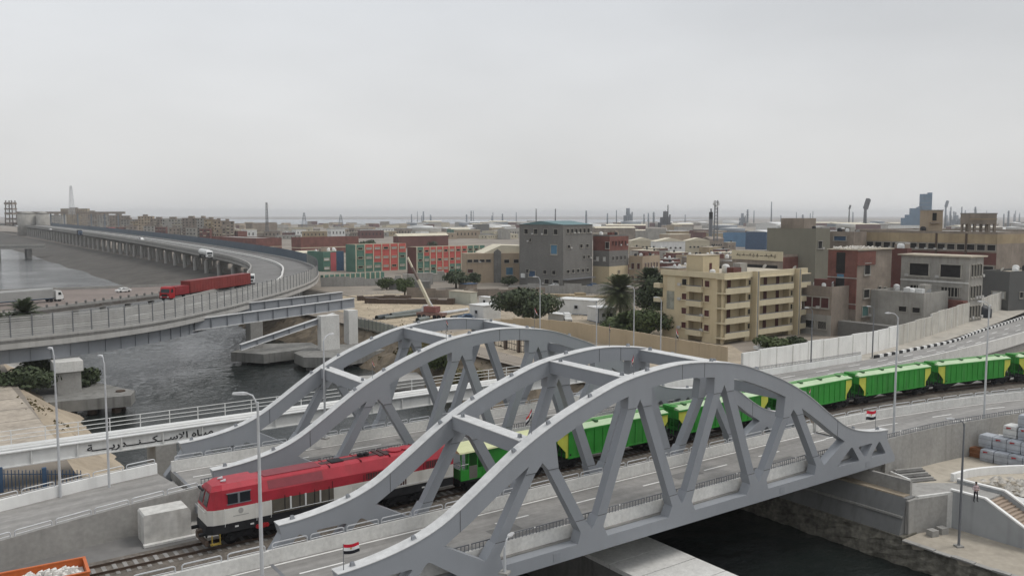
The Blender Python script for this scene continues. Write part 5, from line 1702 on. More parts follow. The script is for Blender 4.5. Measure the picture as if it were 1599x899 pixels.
class Bld:
    def __init__(s, name, label, u0, vb, uL, uR, vt, phi, wall, roof=None, cat='building', zb=-2.0, group=None, dmax=40, par=.6, wmin=None, dmin=None, h=None):
        b = G(u0, vb, zb)
        s.D = (b - CAM).dot(FWH)
        s.h = h or (ZT(vt, s.D, u0) - zb)
        ph = R(phi)
        mid_ = b + Vector((0, 0, s.h * .6))
        s.w = abs(cross_u(mid_, Vector((math.cos(ph), math.sin(ph), 0)), uR)) if wmin is None else wmin
        s.d = abs(cross_u(mid_, Vector((-math.sin(ph), math.cos(ph), 0)), uL)) if dmin is None else dmin
        s.w = min(max(s.w, 2), 140)
        s.d = min(max(s.d, 2), 140)
        s.t = thing(name, label, cat, tuple(b), ph, group)
        s.par = par
        BLDS.append(s)
        s.wins = []
        s.wall = wall
        h, w, d = s.h, s.w, s.d
        m = MB().box(0, w, 0, d, 0, h - par)
        if par > 0:
            q = .25
            m.box(0, w, 0, q, h - par, h).box(0, w, d - q, d, h - par, h).box(0, q, q, d - q, h - par, h).box(w - q, w, q, d - q, h - par, h)
        s.wo = m.build('wall', wall, s.t)
        if roof:
            MB().box(.26, w - .26, .26, d - .26, h - par + .002, h - par + .06).build('roof', roof, s.t)
    def win(s, face, x, z, w, h, pane=None, frame=None, name='window'):
        """window centred at fraction/metre x along a face ('R' right, 'L' left), sill at z"""
        f = inst(frame_me(frame or wfr), name, s.t, loc=((x, 0, z) if face == 'R' else (0, x, z)), rz=(0 if face == 'R' else R(-90)), scale=(w, 1, h))
        inst(pane_me(pane or hole), 'pane', f)
        s.wins.append((face, x, z, w))
        return f
    def grid(s, face, n, z, w, h, pane=None, frame=None, x0=.08, x1=.92, skip=(), name='window'):
        L = s.w if face == 'R' else s.d
        for k in range(n):
            if k in skip:
                continue
            s.win(face, L * (x0 + (x1 - x0) * (k + .5) / n), z, w, h, pane, frame, name)
    def band(s, z0, z1, mat, e=.02, name='wall_band', faces='RL'):
        m = MB()
        if 'R' in faces:
            m.box(-e, s.w + e, -e, .0 - .002, z0, z1)
        if 'L' in faces:
            m.box(-e, -.002, -.001, s.d + e, z0, z1)
        return m.build(name, mat, s.t)
    def box(s, x0, x1, y0, y1, z0, z1, mat, name):
        return MB().box(x0, x1, y0, y1, z0, z1).build(name, mat, s.t)
    def gable(s, axis, rise, mat, over=.3):
        w, d, h = s.w, s.d, s.h
        o = over
        if axis == 'R':                               # ridge runs along the right face
            return MB().prism([(-o, h - .02), (d + o, h - .02), (d / 2, h + rise)], -o, w + o, 'yz').build('roof', mat, s.t)
        return MB().prism([(-o, h - .02), (w + o, h - .02), (w / 2, h + rise)], -o, d + o, 'xz').build('roof', mat, s.t)
def pbox(name, label, cat, u0, u1, v0, v1, D, depth, mat, group=None, phi=None, zb=None):
    """free box facing the viewer roughly: columns u0..u1, rows v0(top)..v1(bottom), at distance D"""
    p = AT((u0 + u1) / 2, D)
    z0 = zb if zb is not None else ZT(v1, D)
    z1 = ZT(v0, D)
    w = (u1 - u0) / FPX * D
    t = thing(name, label, cat, (p.x, p.y, z0), phi if phi is not None else math.atan2(RT.y, RT.x), group)
    MB().box(-w / 2, w / 2, 0, depth, 0, z1 - z0).build('wall', mat, t)
    return t, w, z1 - z0

# ---- yellow apartment block
Y = Bld('apartment_block', 'cream yellow five storey apartment block with balconies right of centre', 1128, 538, 1035, 1256, 427, 3, w_yel, roof_t, 'apartment block')
fl = (Y.h - .9) / 4.45
zf = [Y.h - .9 - fl * (4 - k) for k in range(5)]
T = Y.t
bpy.data.objects.remove(Y.wo)
cL = Y.d * .44
bays = ((.0, .26), (.33, .80), (.85, 1.0))
pl = [(0, Y.d), (0, cL + 1.75), (1.5, cL + 1.75), (1.5, cL - 1.75), (0, cL - 1.75), (0, 1.5)]
for a, b in bays:
    xa, xb = Y.w * a + .0, Y.w * b
    if a == 0:
        pl += [(xb - .1, 1.5), (xb - .1, 0)]
    elif b == 1.0:
        pl += [(xa + .1, 0), (xa + .1, 1.5), (Y.w, 1.5)]
    else:
        pl += [(xa + .1, 0), (xa + .1, 1.5), (xb - .1, 1.5), (xb - .1, 0)]
pl += [(Y.w, Y.d)]
MB().prism(pl, 0, Y.h - .6, 'xy').build('wall', w_yel, T)
MB().box(.06, .55, .06, .55, 0, Y.h - .8).build('corner_column', w_yel, T)
MB().box(-.35, Y.w + .35, -.45, -.002, Y.h - 1.05, Y.h + .05).box(-.45, -.002, -.44, Y.d + .3, Y.h - 1.05, Y.h + .05).build('cornice', w_yelp, T)
for k in range(4):
    z = zf[k]
    # left face: recessed balcony between two windows
    c = Y.d * .44
    MB().box(.02, 1.49, c - 1.74, c + 1.74, z - .18, z + .04).build('balcony_floor', w_yelp, T)
    MB().box(-.75, .0, c - 1.95, c + 1.95, z - .2, z + .92).build('balcony', w_yelp, T)
    MB().box(-.72, -.66, c - 1.9, c + 1.9, z + .95, z + 1.12).build('balcony_rail', galv_d, T)
    MB().box(1.44, 1.495, c - 1.5, c - .4, z + .1, z + 2.3).build('balcony_door', shut, T)
    Y.win('L', c - 2.9, z + .85, 1.25, 1.45, shut, w_yelp)
    Y.win('L', c + 2.9, z + .85, 1.25, 1.45, shut if k != 3 else hole, w_yelp)
    # balconies at the back left corner
    MB().box(-1.1, 0, Y.d - .1, Y.d + 1.6, z + .05, z + 1.0).build('balcony', w_yelp, T)
    # right face: three balcony bays between pilasters
    for (a, b) in ((.0, .26), (.33, .80), (.85, 1.03)):
        x0, x1 = Y.w * a, Y.w * b
        MB().box(x0 - (.5 if a == 0 else 0), x1, -1.0, -.85, z - .2, z + .95).box(x0 - (.5 if a == 0 else 0), x1, -.85, 1.48, z - .2, z + .02).build('balcony', w_yelp, T)
        MB().box(x0 + .1, x1 - .1, -.95, -.89, z + .95, z + 1.12).build('balcony_rail', galv_d, T)
        nd = 1 if b - a < .3 else 3
        for q in range(nd):
            xx = x0 + (x1 - x0) * (q + .5) / nd
            MB().box(xx - .55, xx + .55, 1.43, 1.495, z + .05, z + 2.3).build('balcony_door', shut, T)
        MB().box(x0 - (.5 if a == 0 else 0), x1, -1.0, 1.48, z + fl - .3, z + fl - .12).build('balcony_soffit', w_yelp, T) if k == 3 else None
    Y.win('R', Y.w * .295, z + 1.1, .8, 1.2, hole, w_yelp)
    Y.win('R', Y.w * .825, z + 1.1, .7, 1.2, hole, w_yelp)
for a in (.315, .84):
    for q in range(3):
        MB().box(Y.w * a + q * .38, Y.w * a + q * .38 + .22, -1.45, -.01, 0, Y.h + .1).build('pilaster', conc_m if q % 2 else w_yel, T)
MB().box(-.04, -.004, Y.d * .80, Y.d * .93, Y.h * .42, Y.h * .68).box(-.05, -.03, Y.d * .80, Y.d * .93, Y.h * .675, Y.h * .69).build('wall_panel', M('panel_blue_tan', (.30, .30, .25), .8, .3, .8), T)
MB().box(-.03, -.004, Y.d * .79, Y.d * .92, Y.h * .70, Y.h * .93).build('wall_panel', w_yelp, T)
hx, hy = Y.w * .02, Y.d * .36
MB().box(hx, hx + 5.2, hy, hy + 4.2, Y.h - .6, Y.h + 3.2).build('stair_house', w_yel, T)
MB().box(hx - .1, hx + 5.3, hy - .1, hy + 4.3, Y.h + 3.2, Y.h + 3.32).build('stair_house_roof', roof_t, T)
MB().box(hx + 2.0, hx + 2.8, hy - .04, hy - .01, Y.h - .5, Y.h + 1.7).build('roof_door', shut, T)
MB().lathe([(.55, 0), (.6, .2), (.6, .9), (.3, 1.1)], 12, (hx + 1.0, hy - 1.6, Y.h - .55)).build('water_tank', white_p, T)

# ---- tall grey block and its neighbours
g = Bld('grey_block', 'tall bare grey block with a shallow gable roof left of the yellow apartments', 879, 449, 811, 925, 351, 14, w_grey, None, 'building', par=0)
g.gable('R', 1.3, M('roof_teal', (.12, .20, .21), .7, .1, .3), .25)
for fz, n, sk in ((.86, 6, ()), (.62, 4, (1,)), (.22, 5, ())):
    g.grid('R', n, g.h * fz, 1.5, 1.7 if fz > .8 else 1.3, hole, wfr, skip=sk)
g.grid('R', 2, g.h * .44, 1.3, 1.2, hole, wfr, x0=.62, x1=.95)
g.grid('L', 4, g.h * .84, 1.7, 2.0, hole, wfr, x0=.05, x1=.95)
g.grid('L', 4, g.h * .2, 1.5, 1.5, hole, wfr, x0=.1, x1=.9, skip=(2,))
g.win('L', g.d * .20, g.h * .52, 2.8, 3.6, blue_gl, wfr)
g.win('L', g.d * .74, g.h * .72, .9, 1.2, hole, wfr)
g.win('L', g.d * .70, g.h * .14, 3.0, 2.4, blue_p, wfr)
g.win('L', g.d * .15, g.h * .04, 2.6, 1.8, hole, wfr)
g.win('L', g.d * .36, g.h * .04, 2.0, 1.8, hole, wfr)
MB().box(0, g.w * .98, -1.8, 0, g.h * .12, g.h * .135).build('canopy', galv_d, g.t)
MB().box(-.4, 0, g.d * .86, g.d * .95, g.h * .12, g.h * .19).build('water_tank', white_p, g.t)
t = Bld('brick_block', 'block with red top, grey middle and yellow base beside the tall grey block', 951, 444, 926, 981, 367, 14, w_grey, roof_c)
t.band(t.h * .68, t.h * .97, brick_r)
t.band(0, t.h * .36, w_yel, faces='RL')
t.grid('R', 5, t.h * .78, .9, 1.7, hole, brick_r)
t.grid('R', 4, t.h * .48, 1.1, 1.6, hole, w_greyp)
t.grid('R', 1, t.h * .2, 1.2, 1.3, shut, wfr)
t.grid('L', 2, t.h * .46, 1.2, 1.8, white_p, wfr)
t.win('L', t.d * .12, t.h * .72, 1.6, 2.6, hole, wfr)
t = Bld('office_block', 'low tan block with maroon windows between the brick block and the palms', 1003, 442, 982, 1030, 400, 14, w_tan, roof_c)
t.grid('R', 5, t.h * .55, .8, 2.0, shut, wfr)
t.grid('R', 5, t.h * .15, .8, 1.5, shut, wfr)
t.grid('L', 2, t.h * .5, 1.2, 2.4, shut, wfr)
t.grid('L', 2, t.h * .1, 1.2, 1.6, shut, wfr)
t = Bld('tan_workshop', 'dusty tan workshop with dark stair shaft left of the tall grey block', 727, 442, 721, 818, 396, -22, w_tan, None, 'workshop', par=0)
t.grid('R', 4, t.h * .70, 1.8, 1.1, hole, wfr, x0=.02, x1=.44)
t.grid('R', 2, t.h * .66, 1.9, 1.4, hole, wfr, x0=.62, x1=.95)
t.win('R', t.w * .75, t.h * .25, 2.6, 3.0, blue_gl, wfr)
t.win('R', t.w * .08, t.h * .35, 2.0, 1.4, shut, wfr)
MB().prism([(t.w * .48, 0), (t.w * .60, 0), (t.w * .60, t.h + .6), (t.w * .54, t.h + 1.6), (t.w * .48, t.h + .6)], -.7, 0, 'xz').build('stair_shaft', conc_d, t.t)
MB().prism([(t.w * .3, t.h - .1), (t.w + 2, t.h - .1), (t.w + 1, t.h + 2.6), (t.w * .62, t.h + 3.0)], 1.0, 16, 'xz').build('roof', roof_c, t.t)

# ---- the striped school wings
def school(label, u0, vb, uL, uR, vt, phi, cols, seed, endm):
    s = Bld('school_wing', label, u0, vb, uL, uR, vt, phi, s_crm, roof_g, 'school', par=.4)
    r = random.Random(seed)
    MB().box(-.03, -.002, 0, s.d, 0, s.h).build('end_wall', endm, s.t)
    rows = 3
    rh = s.h / rows
    for c in range(cols):
        xa, xb = s.w * c / cols, s.w * (c + 1) / cols
        MB().box(xa - .22, xa + .22, -.3, 0, 0, s.h).build('pilaster', s_crm, s.t)
        for q in range(rows):
            mt = s_grn if (c == 0 or c >= cols - 3 and seed == 2 or (q == 0 and c in (1, 2, cols - 1)) or (q == 1 and c in (1, cols - 1)) or (q == 0 and seed == 2 and c > 4)) else s_red
            MB().box(xa + .22, xb - .22, -.1, -.002, q * rh + .02, q * rh + rh - .02).build('colour_panel', mt, s.t)
            f = inst(frame_me(s_crm), 'window', s.t, loc=((xa + xb) / 2, -.1, q * rh + rh * .42), scale=((xb - xa) * .55, 1, rh * .26))
            inst(pane_me(hole if (c == 0 or r.random() < (.55 if seed == 2 else .12)) else M('blind_grey', (.40, .38, .36), .7, .1)), 'pane', f)
    return s
school('red and green striped school wing on the left, behind the crane boom', 556, 425, 540, 634, 382, 9, 6, 1, s_grn)
school('red and green striped school wing on the right, next to the tan workshop', 651, 428, 636, 757, 386, 6, 11, 2, brick_dk)
t = Bld('teal_annex', 'small teal and pink annex at the left end of the school', 505, 424, 480, 537, 393, 10, s_grn, roof_c, 'building', par=.3)
MB().box(t.w * .35, t.w * .62, -.06, -.002, 0, t.h * .95).build('wall_band', w_pink, t.t)
MB().box(t.w * .64, t.w * .99, -.06, -.002, 0, t.h).build('wall_band', blue_p, t.t)
t.grid('R', 1, t.h * .55, 2.6, 1.2, white_p, s_crm, x0=0, x1=.33)
t.grid('R', 1, t.h * .1, 2.6, 1.2, white_p, s_crm, x0=0, x1=.33)
for lab, u0, vb, uL, uR, vt, rise, wl_, rf_ in (
        ('long dark red brick warehouse behind the school', 470, 397, 455, 560, 371, .0, brick_r, roof_g), ('red brick warehouse with pale roof right of the long one', 622, 388, 614, 700, 369, 2.0, brick_dk, roof_c),
        ('red brick warehouse behind the flyover wall at the left', 400, 394, 330, 440, 372, .0, brick_r, roof_g), ('brown brick hall with pale base beneath the antenna mast', 395, 372, 384, 433, 348, .0, w_tan2, roof_g),
        ('low cream hall roof in front of the school, left of the annex', 440, 412, 415, 505, 396, .8, w_greyp, roof_c), ('small red brick house left of the brown brick hall', 372, 376, 366, 386, 361, .0, brick_r, roof_g)):
    b_ = Bld('warehouse', lab, u0, vb, uL, uR, vt, 8, wl_, rf_ if not rise else None, 'warehouse', par=.5 if not rise else 0)
    if rise:
        b_.gable('R', rise, rf_)
    else:
        b_.band(b_.h * .35, b_.h * .40, s_crm, name='string_course')

# ---- right-hand quarter
w = Bld('factory_block', 'pale three storey block with two wide dark openings at right, under a tan sheet roof', 1509, 522, 1406, 1534, 402, 2, w_greyp, None, 'building', par=0)
MB().box(-.6, w.w + .6, -.6, w.d + .6, w.h - .05, w.h + .25).build('roof', roof_t, w.t)
for c in (.72, .26):
    w.win('L', w.d * c, w.h * .72, w.d * .29, w.h * .185, hole, wfr)
    f = w.win('L', w.d * c, w.h * .47, w.d * .27, w.h * .135, hole, wfr)
    for q in range(6):
        MB().box(-.1, -.03, w.d * c - w.d * .12 + q * w.d * .048, w.d * c - w.d * .12 + q * w.d * .048 + .18, w.h * .47, w.h * .60).build('window_bar', wfr, w.t)
MB().box(-.12, -.002, 0, w.d, w.h * .655, w.h * .675).build('string_course', conc, w.t)
for fz in (.74, .46, .2):
    w.grid('R', 4, w.h * fz, w.w * .12, w.h * .17, hole, wfr)
MB().box(-2.2, 0, w.d * .0, w.d * .55, w.h * .26, w.h * .44).build('brick_balcony', brick_r, w.t)
MB().box(-2.4, -.2, w.d * .02, w.d * .5, 0, w.h * .24).build('awning_base', w_greyp, w.t)
MB().prism([(w.d * .0, w.h * .07), (w.d * .52, w.h * .09), (w.d * .5, w.h * .245), (w.d * .3, w.h * .225), (w.d * .05, w.h * .25)], -2.7, -2.42, 'yz').build('tarpaulin', bale_w, w.t)
t = Bld('grey_house', 'low blank grey house with slot windows in front of the pale factory block', 1440, 528, 1359, 1480, 458, 2, w_greyp, roof_g, 'house')
t.grid('L', 2, t.h * .55, 1.6, 1.2, hole, wfr, x0=.0, x1=.5)
t.win('L', t.d * .75, t.h * .12, 3.4, .8, hole, wfr)
t.win('L', t.d * .3, t.h * .10, 4.5, .7, hole, wfr)
MB().box(t.w * .3, t.w * .3 + 1.2, 2, 6, t.h - .4, t.h + .6).build('roof_tank', white_p, t.t)
t = Bld('brick_tower_house', 'narrow unfinished red brick house with a dark open stair bay', 1335, 522, 1293, 1391, 391, 2, w_tan2, None, 'house', par=0)
MB().box(-.25, -.002, 0, t.d, t.h * .30, t.h).build('brick_front', brick_r, t.t)
MB().box(-.32, -.2, t.d * .40, t.d * .70, t.h * .72, t.h * .97).build('stair_opening', hole, t.t)
MB().box(-.32, -.2, t.d * .40, t.d * .70, t.h * .36, t.h * .66).build('stair_opening', hole, t.t)
MB().box(-.34, -.3, t.d * .42, t.d * .66, t.h * .66, t.h * .71).build('laundry', blue_gl, t.t)
for z in (.36, .67):
    MB().box(-.35, -.24, -.1, t.d + .1, t.h * z - .12, t.h * z + .1).build('floor_slab', w_greyp, t.t)
MB().box(-.3, t.w * .5, -.2, -.002, t.h * .82, t.h * .985).build('wall_band', brick_r, t.t)
t.win('R', t.w * .28, t.h * .70, 2.2, 2.6, hole, w_greyp)
t.win('R', t.w * .28, t.h * .42, 2.2, 2.0, hole, wfr)
t.win('R', t.w * .26, t.h * .2, 2.4, 2.4, teal_d, wfr)
t.win('R', t.w * .25, 0.05, 3.2, 2.4, hole, wfr)
t.win('R', t.w * .66, t.h * .46, 1.2, 1.6, hole, wfr)
t.win('R', t.w * .82, t.h * .46, 1.2, 1.4, hole, wfr)
t.win('L', t.d * .5, .2, 4.0, 2.8, teal_d, wfr)
MB().box(-.5, t.w + .3, -.4, t.d + .2, t.h, t.h + .18).build('roof', roof_t, t.t)
r_ = random.Random(77)
m = MB()
for k in range(120):
    x, y = r_.uniform(0, t.w * .8), r_.uniform(0, t.d)
    s = r_.uniform(.15, .5)
    m.bar((x - s, y, t.h + .25), (x + s, y + r_.uniform(-.3, .3), t.h + .3 + r_.uniform(0, .4)), .25, .12)
m.build('roof_debris', rubble_m, t.t, kind='stuff')
t = Bld('brick_stair_head', 'dark red brick stair head between the narrow brick house and the pale factory block', 1412, 505, 1388, 1420, 388, 2, brick_dk, roof_g, 'building', dmax=12)
t = Bld('derelict_house', 'derelict low house with grey lower floor right of the yellow block', 1297, 525, 1252, 1330, 448, 2, w_tan2, roof_g, 'house')
t.grid('L', 3, t.h * .55, 1.8, 2.4, shut, wfr)
t.grid('L', 2, t.h * .12, 2.0, 1.8, hole, wfr)
t.band(0, t.h * .42, w_greyp, faces='L')
t = Bld('yard_wall', 'long dark grey yard wall at the foot of the narrow brick house', 1395, 534, 1250, 1500, 510, 2, w_grey, None, 'wall', par=0, dmin=58, wmin=1)
o = Bld('olive_block', 'large windowless olive grey block behind the sign parapet', 1271, 470, 1197, 1295, 357, 2, w_olive, roof_g)
o.win('R', o.w * .3, o.h * .72, 2.0, 2.4, hole, w_greyp)
MB().box(-.1, 6, 4, 12, o.h, o.h + 3.0).build('roof_hut', w_tan2, o.t)
t = Bld('plain_block', 'pale brown block with one window behind the olive block', 1330, 466, 1290, 1352, 362, 2, w_tan2, roof_g)
MB().box(-.05, -.002, 0, t.d, t.h * .22, t.h * .42).build('wall_band', brick_dk, t.t)
t.win('L', t.d * .5, t.h * .86, 4, 1.5, blue_p, wfr)
t = Bld('long_warehouse', 'long ochre warehouse with a row of dark clerestory windows at upper right', 1552, 480, 1314, 1660, 362, 0, w_tan2, roof_g, 'warehouse')
t.band(t.h * .84, t.h * .965, w_ochre, name='eaves_band')
t.grid('L', 17, t.h * .745, t.d / 17 * .78, t.h * .085, hole, wfr, x0=.0, x1=1)
t.band(t.h * .56, t.h * .72, brick_dk, faces='L', name='brick_band')
t.grid('L', 3, t.h * .45, 3.5, 2, hole, wfr, x0=.0, x1=.3)
MB().box(-.3, -.03, t.d * .35, t.d * .36, 0, t.h * .97).box(-.3, -.03, t.d * .17, t.d * .18, 0, t.h * .97).build('downpipe', rust, t.t)
for xx in (.2, .5):
    t.win('R', t.w * xx, t.h * .4, 1.5, 1.8, hole, wfr)
def roof_D(b_, u):
    o_ = Vector(b_.t.location)
    ph_ = b_.t.rotation_euler.z
    d_ = Vector((-math.sin(ph_), math.cos(ph_), 0))
    return (o_ + d_ * abs(cross_u(o_ + Vector((0, 0, b_.h)), d_, u)) - CAM).dot(FWH)
LWH = t
for nm, lab, u0, u1, v0, v1, dd, mt in (('stair_tower', 'small square stair tower on the long ochre warehouse', 1447, 1470, 329, 363, roof_D(t, 1458) + 5, w_tan), ('roof_tank', 'raised concrete water tank on legs above the long ochre warehouse', 1512, 1554, 334, 350, roof_D(t, 1533) + 5, w_tan2)):
    zr_ = LWH.h - 2.6
    tt, ww, hh = pbox(nm, lab, 'tower' if 'tower' in nm else 'water tank', u0, u1, v0, v1, dd, 5, mt, zb=(zr_ if 'tower' in nm else None))
    MB().box(-ww / 2 - .15, ww / 2 + .15, -.15, 5.15, hh, hh + .25).build('cap_slab', roof_g, tt)
    if 'tower' in nm:
        MB().box(-.9, .3, -.1, -.01, hh * .55, hh * .9).build('opening', hole, tt)
        MB().box(-1.6, 1.2, -.9, 0, hh * .42, hh * .46).build('ledge', w_tan2, tt)
    else:
        for x in (-ww / 2 + .3, -ww * .28, ww * .25, ww / 2 - .3):
            MB().box(x - .3, x + .3, .2, .8, zr_ - tt.location.z, 0).box(x - .3, x + .3, 4.2, 4.8, zr_ - tt.location.z, 0).build('leg', w_tan2, tt)
        MB().box(-ww / 2 - .1, ww / 2 + .1, -.12, -.01, hh * .45, hh * .52).build('string_course', w_ochre, tt)
t = Bld('monitor_shed', 'white ridge shed with dark openings on the long warehouse skyline', 1390, 400, 1386, 1448, 352, -33, white_p, roof_c, 'shed')
t.grid('R', 9, t.h * .74, 1.6, t.h * .14, hole, white_p)
t = Bld('dark_grey_house', 'dark slate grey house with a white-paned window beyond the panel wall', 1573, 503, 1531, 1640, 424, -5, M('slate_render', (.105, .105, .10), .9, .1, .2), roof_t, 'house')
t.win('L', t.d * .35, t.h * .45, 3.0, 1.8, white_p, wfr)
t.grid('R', 2, t.h * .45, 1.4, 1.6, hole, wfr)
tk = thing('water_tank', 'black plastic water tank beside the pale factory block', 'water tank', tuple(G(1531, 513, -2)), 0)
MB().lathe([(1.9, 0), (2.1, .3), (2.1, 4.4), (1.6, 5.0), (.5, 5.4), (.5, 5.7)], 18).build('tank_body', M('tank_black', (.015, .018, .022), .5, .1), tk, True)
MB().tube([(-.5, -2.0, 2), (-.5, -2.2, 5.4), (.4, -1.8, 5.5)], .08, 6).build('pipe', galv, tk)
s = Bld('sign_building', 'flat building with a cream parapet bearing dark Arabic lettering behind the yellow block', 1221, 470, 1143, 1246, 398, 2, w_tan2, roof_t)
MB().box(-.3, -.002, 0, s.d, s.h * .86, s.h + .9).build('sign_board', w_yelp, s.t)
MB().box(-.06, -.01, s.d * .1, s.d * .9, s.h * .70, s.h * .76).build('window_slot', hole, s.t)
s.band(s.h * .6, s.h * .95, brick_r, faces='R')
r_ = random.Random(50)
y = s.d * .12
m = MB()
while y < s.d * .88:                                  # joined strokes, dots and bowls of the (illegible) lettering
    w_ = r_.uniform(.5, 1.3)
    zb_ = s.h * .97
    m.box(-.36, -.31, y, y + w_, zb_ - .25, zb_ - .05)
    if r_.random() < .6:
        m.box(-.36, -.31, y + w_ * .3, y + w_ * .45, zb_ - .05, zb_ + .5)
    if r_.random() < .5:
        m.box(-.36, -.31, y + w_ * .5, y + w_ * .75, zb_ + .1, zb_ + .28)
    if r_.random() < .4:
        m.box(-.36, -.31, y + w_ * .2, y + w_ * .7, zb_ - .6, zb_ - .45)
    y += w_ * r_.uniform(.95, 1.4)
m.build('lettering', M('letter_brown', (.06, .05, .04), .8, .1), s.t)

CW = {'render_tan': 'tan', 'render_dusty': 'dusty brown', 'render_grey_pale': 'pale grey', 'school_cream': 'cream', 'render_ochre': 'ochre', 'white_paint': 'white', 'dark_red_brick': 'dark brick', 'render_grey': 'dark grey', 'industrial_steel': 'steel grey', 'roof_tan': 'tan', 'roof_cream': 'cream', 'roof_grey': 'grey', 'red_brick': 'red brick', 'render_pink': 'pink'}
LMK = ((392, 'by the brown brick hall'), (420, 'near the antenna mast'), (478, 'below the left pylon'), (535, 'below the right pylon'), (590, 'above the long red warehouse'), (655, 'above the pale-roofed red warehouse'), (715, 'behind the white-roofed pavilion'), (760, 'behind the tan workshop'), (800, 'just left of the tall grey block'), (850, 'behind the tall grey block'), (915, 'right of the grey block roof'), (980, 'below the stepped process tower'), (1040, 'below the rounded process block'), (1117, 'near the antenna tower'), (1203, 'below the pale mast'), (1260, 'above the olive block'), (1325, 'below the dark flare stack'), (1400, 'above the long warehouse'), (1440, 'below the cement works tower'), (1500, 'left of the raised water tank'), (1570, 'right of the raised water tank'))
def near_what(u):
    return min(LMK, key=lambda q: abs(q[0] - u))[1]
def far_word(D):
    return 'nearer' if D < 900 else 'distant' if D < 1500 else 'faint'
# ---- sheds in the middle distance
for lab, u0, vb, uL, uR, vt, rise, wl_, rf_, ph in (
        ('cream saw-roof shed, leftmost of the row behind the brick block', 985, 396, 981, 1022, 376, 2.2, s_crm, roof_c, -20),
        ('cream shed with slot windows in the middle of the cream row', 1024, 398, 1016, 1070, 377, 2.2, white_p, roof_c, -20),
        ('cream shed at the right of the cream row', 1072, 396, 1066, 1108, 376, 2.0, s_crm, roof_c, -20),
        ('pale grey hall in front of the cream row', 988, 404, 983, 1046, 392, .0, w_greyp, roof_g, -22),
        ('low blue sheet roof building right of the brick block', 985, 412, 981, 1052, 403, .0, w_tan2, blue_roof, -22),
        ('brown hall with shadowed gable left of the blue sheds', 1108, 392, 1096, 1130, 373, 1.5, w_tan2, w_tan2, -15),
        ('deep blue shed at centre right, nearer one', 1170, 386, 1129, 1186, 364, .0, blue_roof, roof_g, 4),
        ('blue shed with white roof left of the olive block', 1196, 390, 1164, 1212, 362, 1.2, blue_p, white_p, 4),
        ('white vaulted shed behind the olive block', 1215, 372, 1180, 1262, 350, 2.2, white_p, white_p, 6),
        ('grey brick hall with pale roof behind the grey block', 930, 374, 925, 992, 356, 1.6, w_tan2, roof_c, -25),
        ('low brown hall right of the pale-roofed hall', 978, 372, 972, 1012, 360, 1.0, brick_dk, roof_c, -25),
        ('grey box hall in the industrial belt', 1012, 374, 1008, 1040, 357, .0, w_greyp, roof_g, -25),
        ('long red-brown hall in the industrial belt', 1042, 372, 1036, 1112, 360, .0, brick_dk, roof_g, -25),
        ('long low tan building in front of the sign parapet', 1060, 420, 1055, 1150, 398, .0, w_tan, roof_t, -20),
        ('maroon and grey flat block left of the sign parapet', 1118, 432, 1104, 1150, 404, .0, w_tan2, roof_t, -10),
        ('low roof with dark clutter left of the yellow block roof', 985, 428, 980, 1060, 413, .0, brick_dk, roof_t, -20),
        ('white-roofed pavilion behind the school', 706, 372, 698, 735, 358, 1.4, s_grn, roof_c, -20),
        ('grey slab block in the sprawl behind the tan workshop', 745, 366, 738, 764, 350, .0, w_grey, roof_g, -20),
        ('grey purple cube block behind the tan workshop', 783, 374, 777, 797, 359, .0, w_greyp, roof_g, -20)):
    b_ = Bld('shed' if rise else 'hall', lab, u0, vb, uL, uR, vt, ph, wl_, rf_ if not rise else None, 'shed' if rise else 'hall', par=.4 if not rise else 0)
    if rise:
        b_.gable('L' if 'saw' in lab or 'cream shed' in lab else 'R', rise, rf_)
    if b_.D < 620 and ('cream' in lab or 'brown' in lab or 'maroon' in lab or 'tan' in lab):
        b_.grid('R', 5, b_.h * .45, 1.3, 1.1, hole, wfr)

# ---- roof clutter, air conditioners, dishes, stains of use
r_ = random.Random(909)
for b in BLDS:
    if b.D > 420 or b.t.name.startswith(('site_cabin', 'yard_wall', 'school')):
        continue
    z = b.h - b.par + .06
    if b.par > 0:
        for k in range(r_.randint(2, 5)):
            q = inst(r_.choice([tank_me, tankd_me, tank_me]), 'roof_tank', b.t, loc=(r_.uniform(1.2, max(1.3, b.w - 1.2)), r_.uniform(1.2, max(1.3, b.d - 1.2)), z), scale=[r_.uniform(.9, 1.5)] * 3)
        for k in range(r_.randint(1, 3)):
            inst(dish_me, 'satellite_dish', b.t, loc=(r_.uniform(.6, b.w - .6), r_.uniform(.5, b.d - .5), z + .7), rot=(R(-30), 0, r_.uniform(2.5, 3.6)), scale=[r_.uniform(1, 1.7)] * 3)
        for k in range(r_.randint(0, 2)):
            x, y = r_.uniform(1, max(1.1, b.w - 4)), r_.uniform(1, max(1.1, b.d - 4))
            MB().box(x, x + r_.uniform(1.5, 3), y, y + r_.uniform(1.5, 3), z, z + r_.uniform(.8, 2.3)).build('roof_shed', r_.choice([w_tan2, brick_dk, w_greyp]), b.t)
    for face, x, zz, w_ in b.wins:
        if r_.random() < .28:
            inst(ac_me, 'air_conditioner', b.t, loc=((x + w_ * .5 + .6, -.01, zz - .1) if face == 'R' else (-.01, x + w_ * .5 + .6, zz - .1)), rz=(0 if face == 'R' else R(-90)))
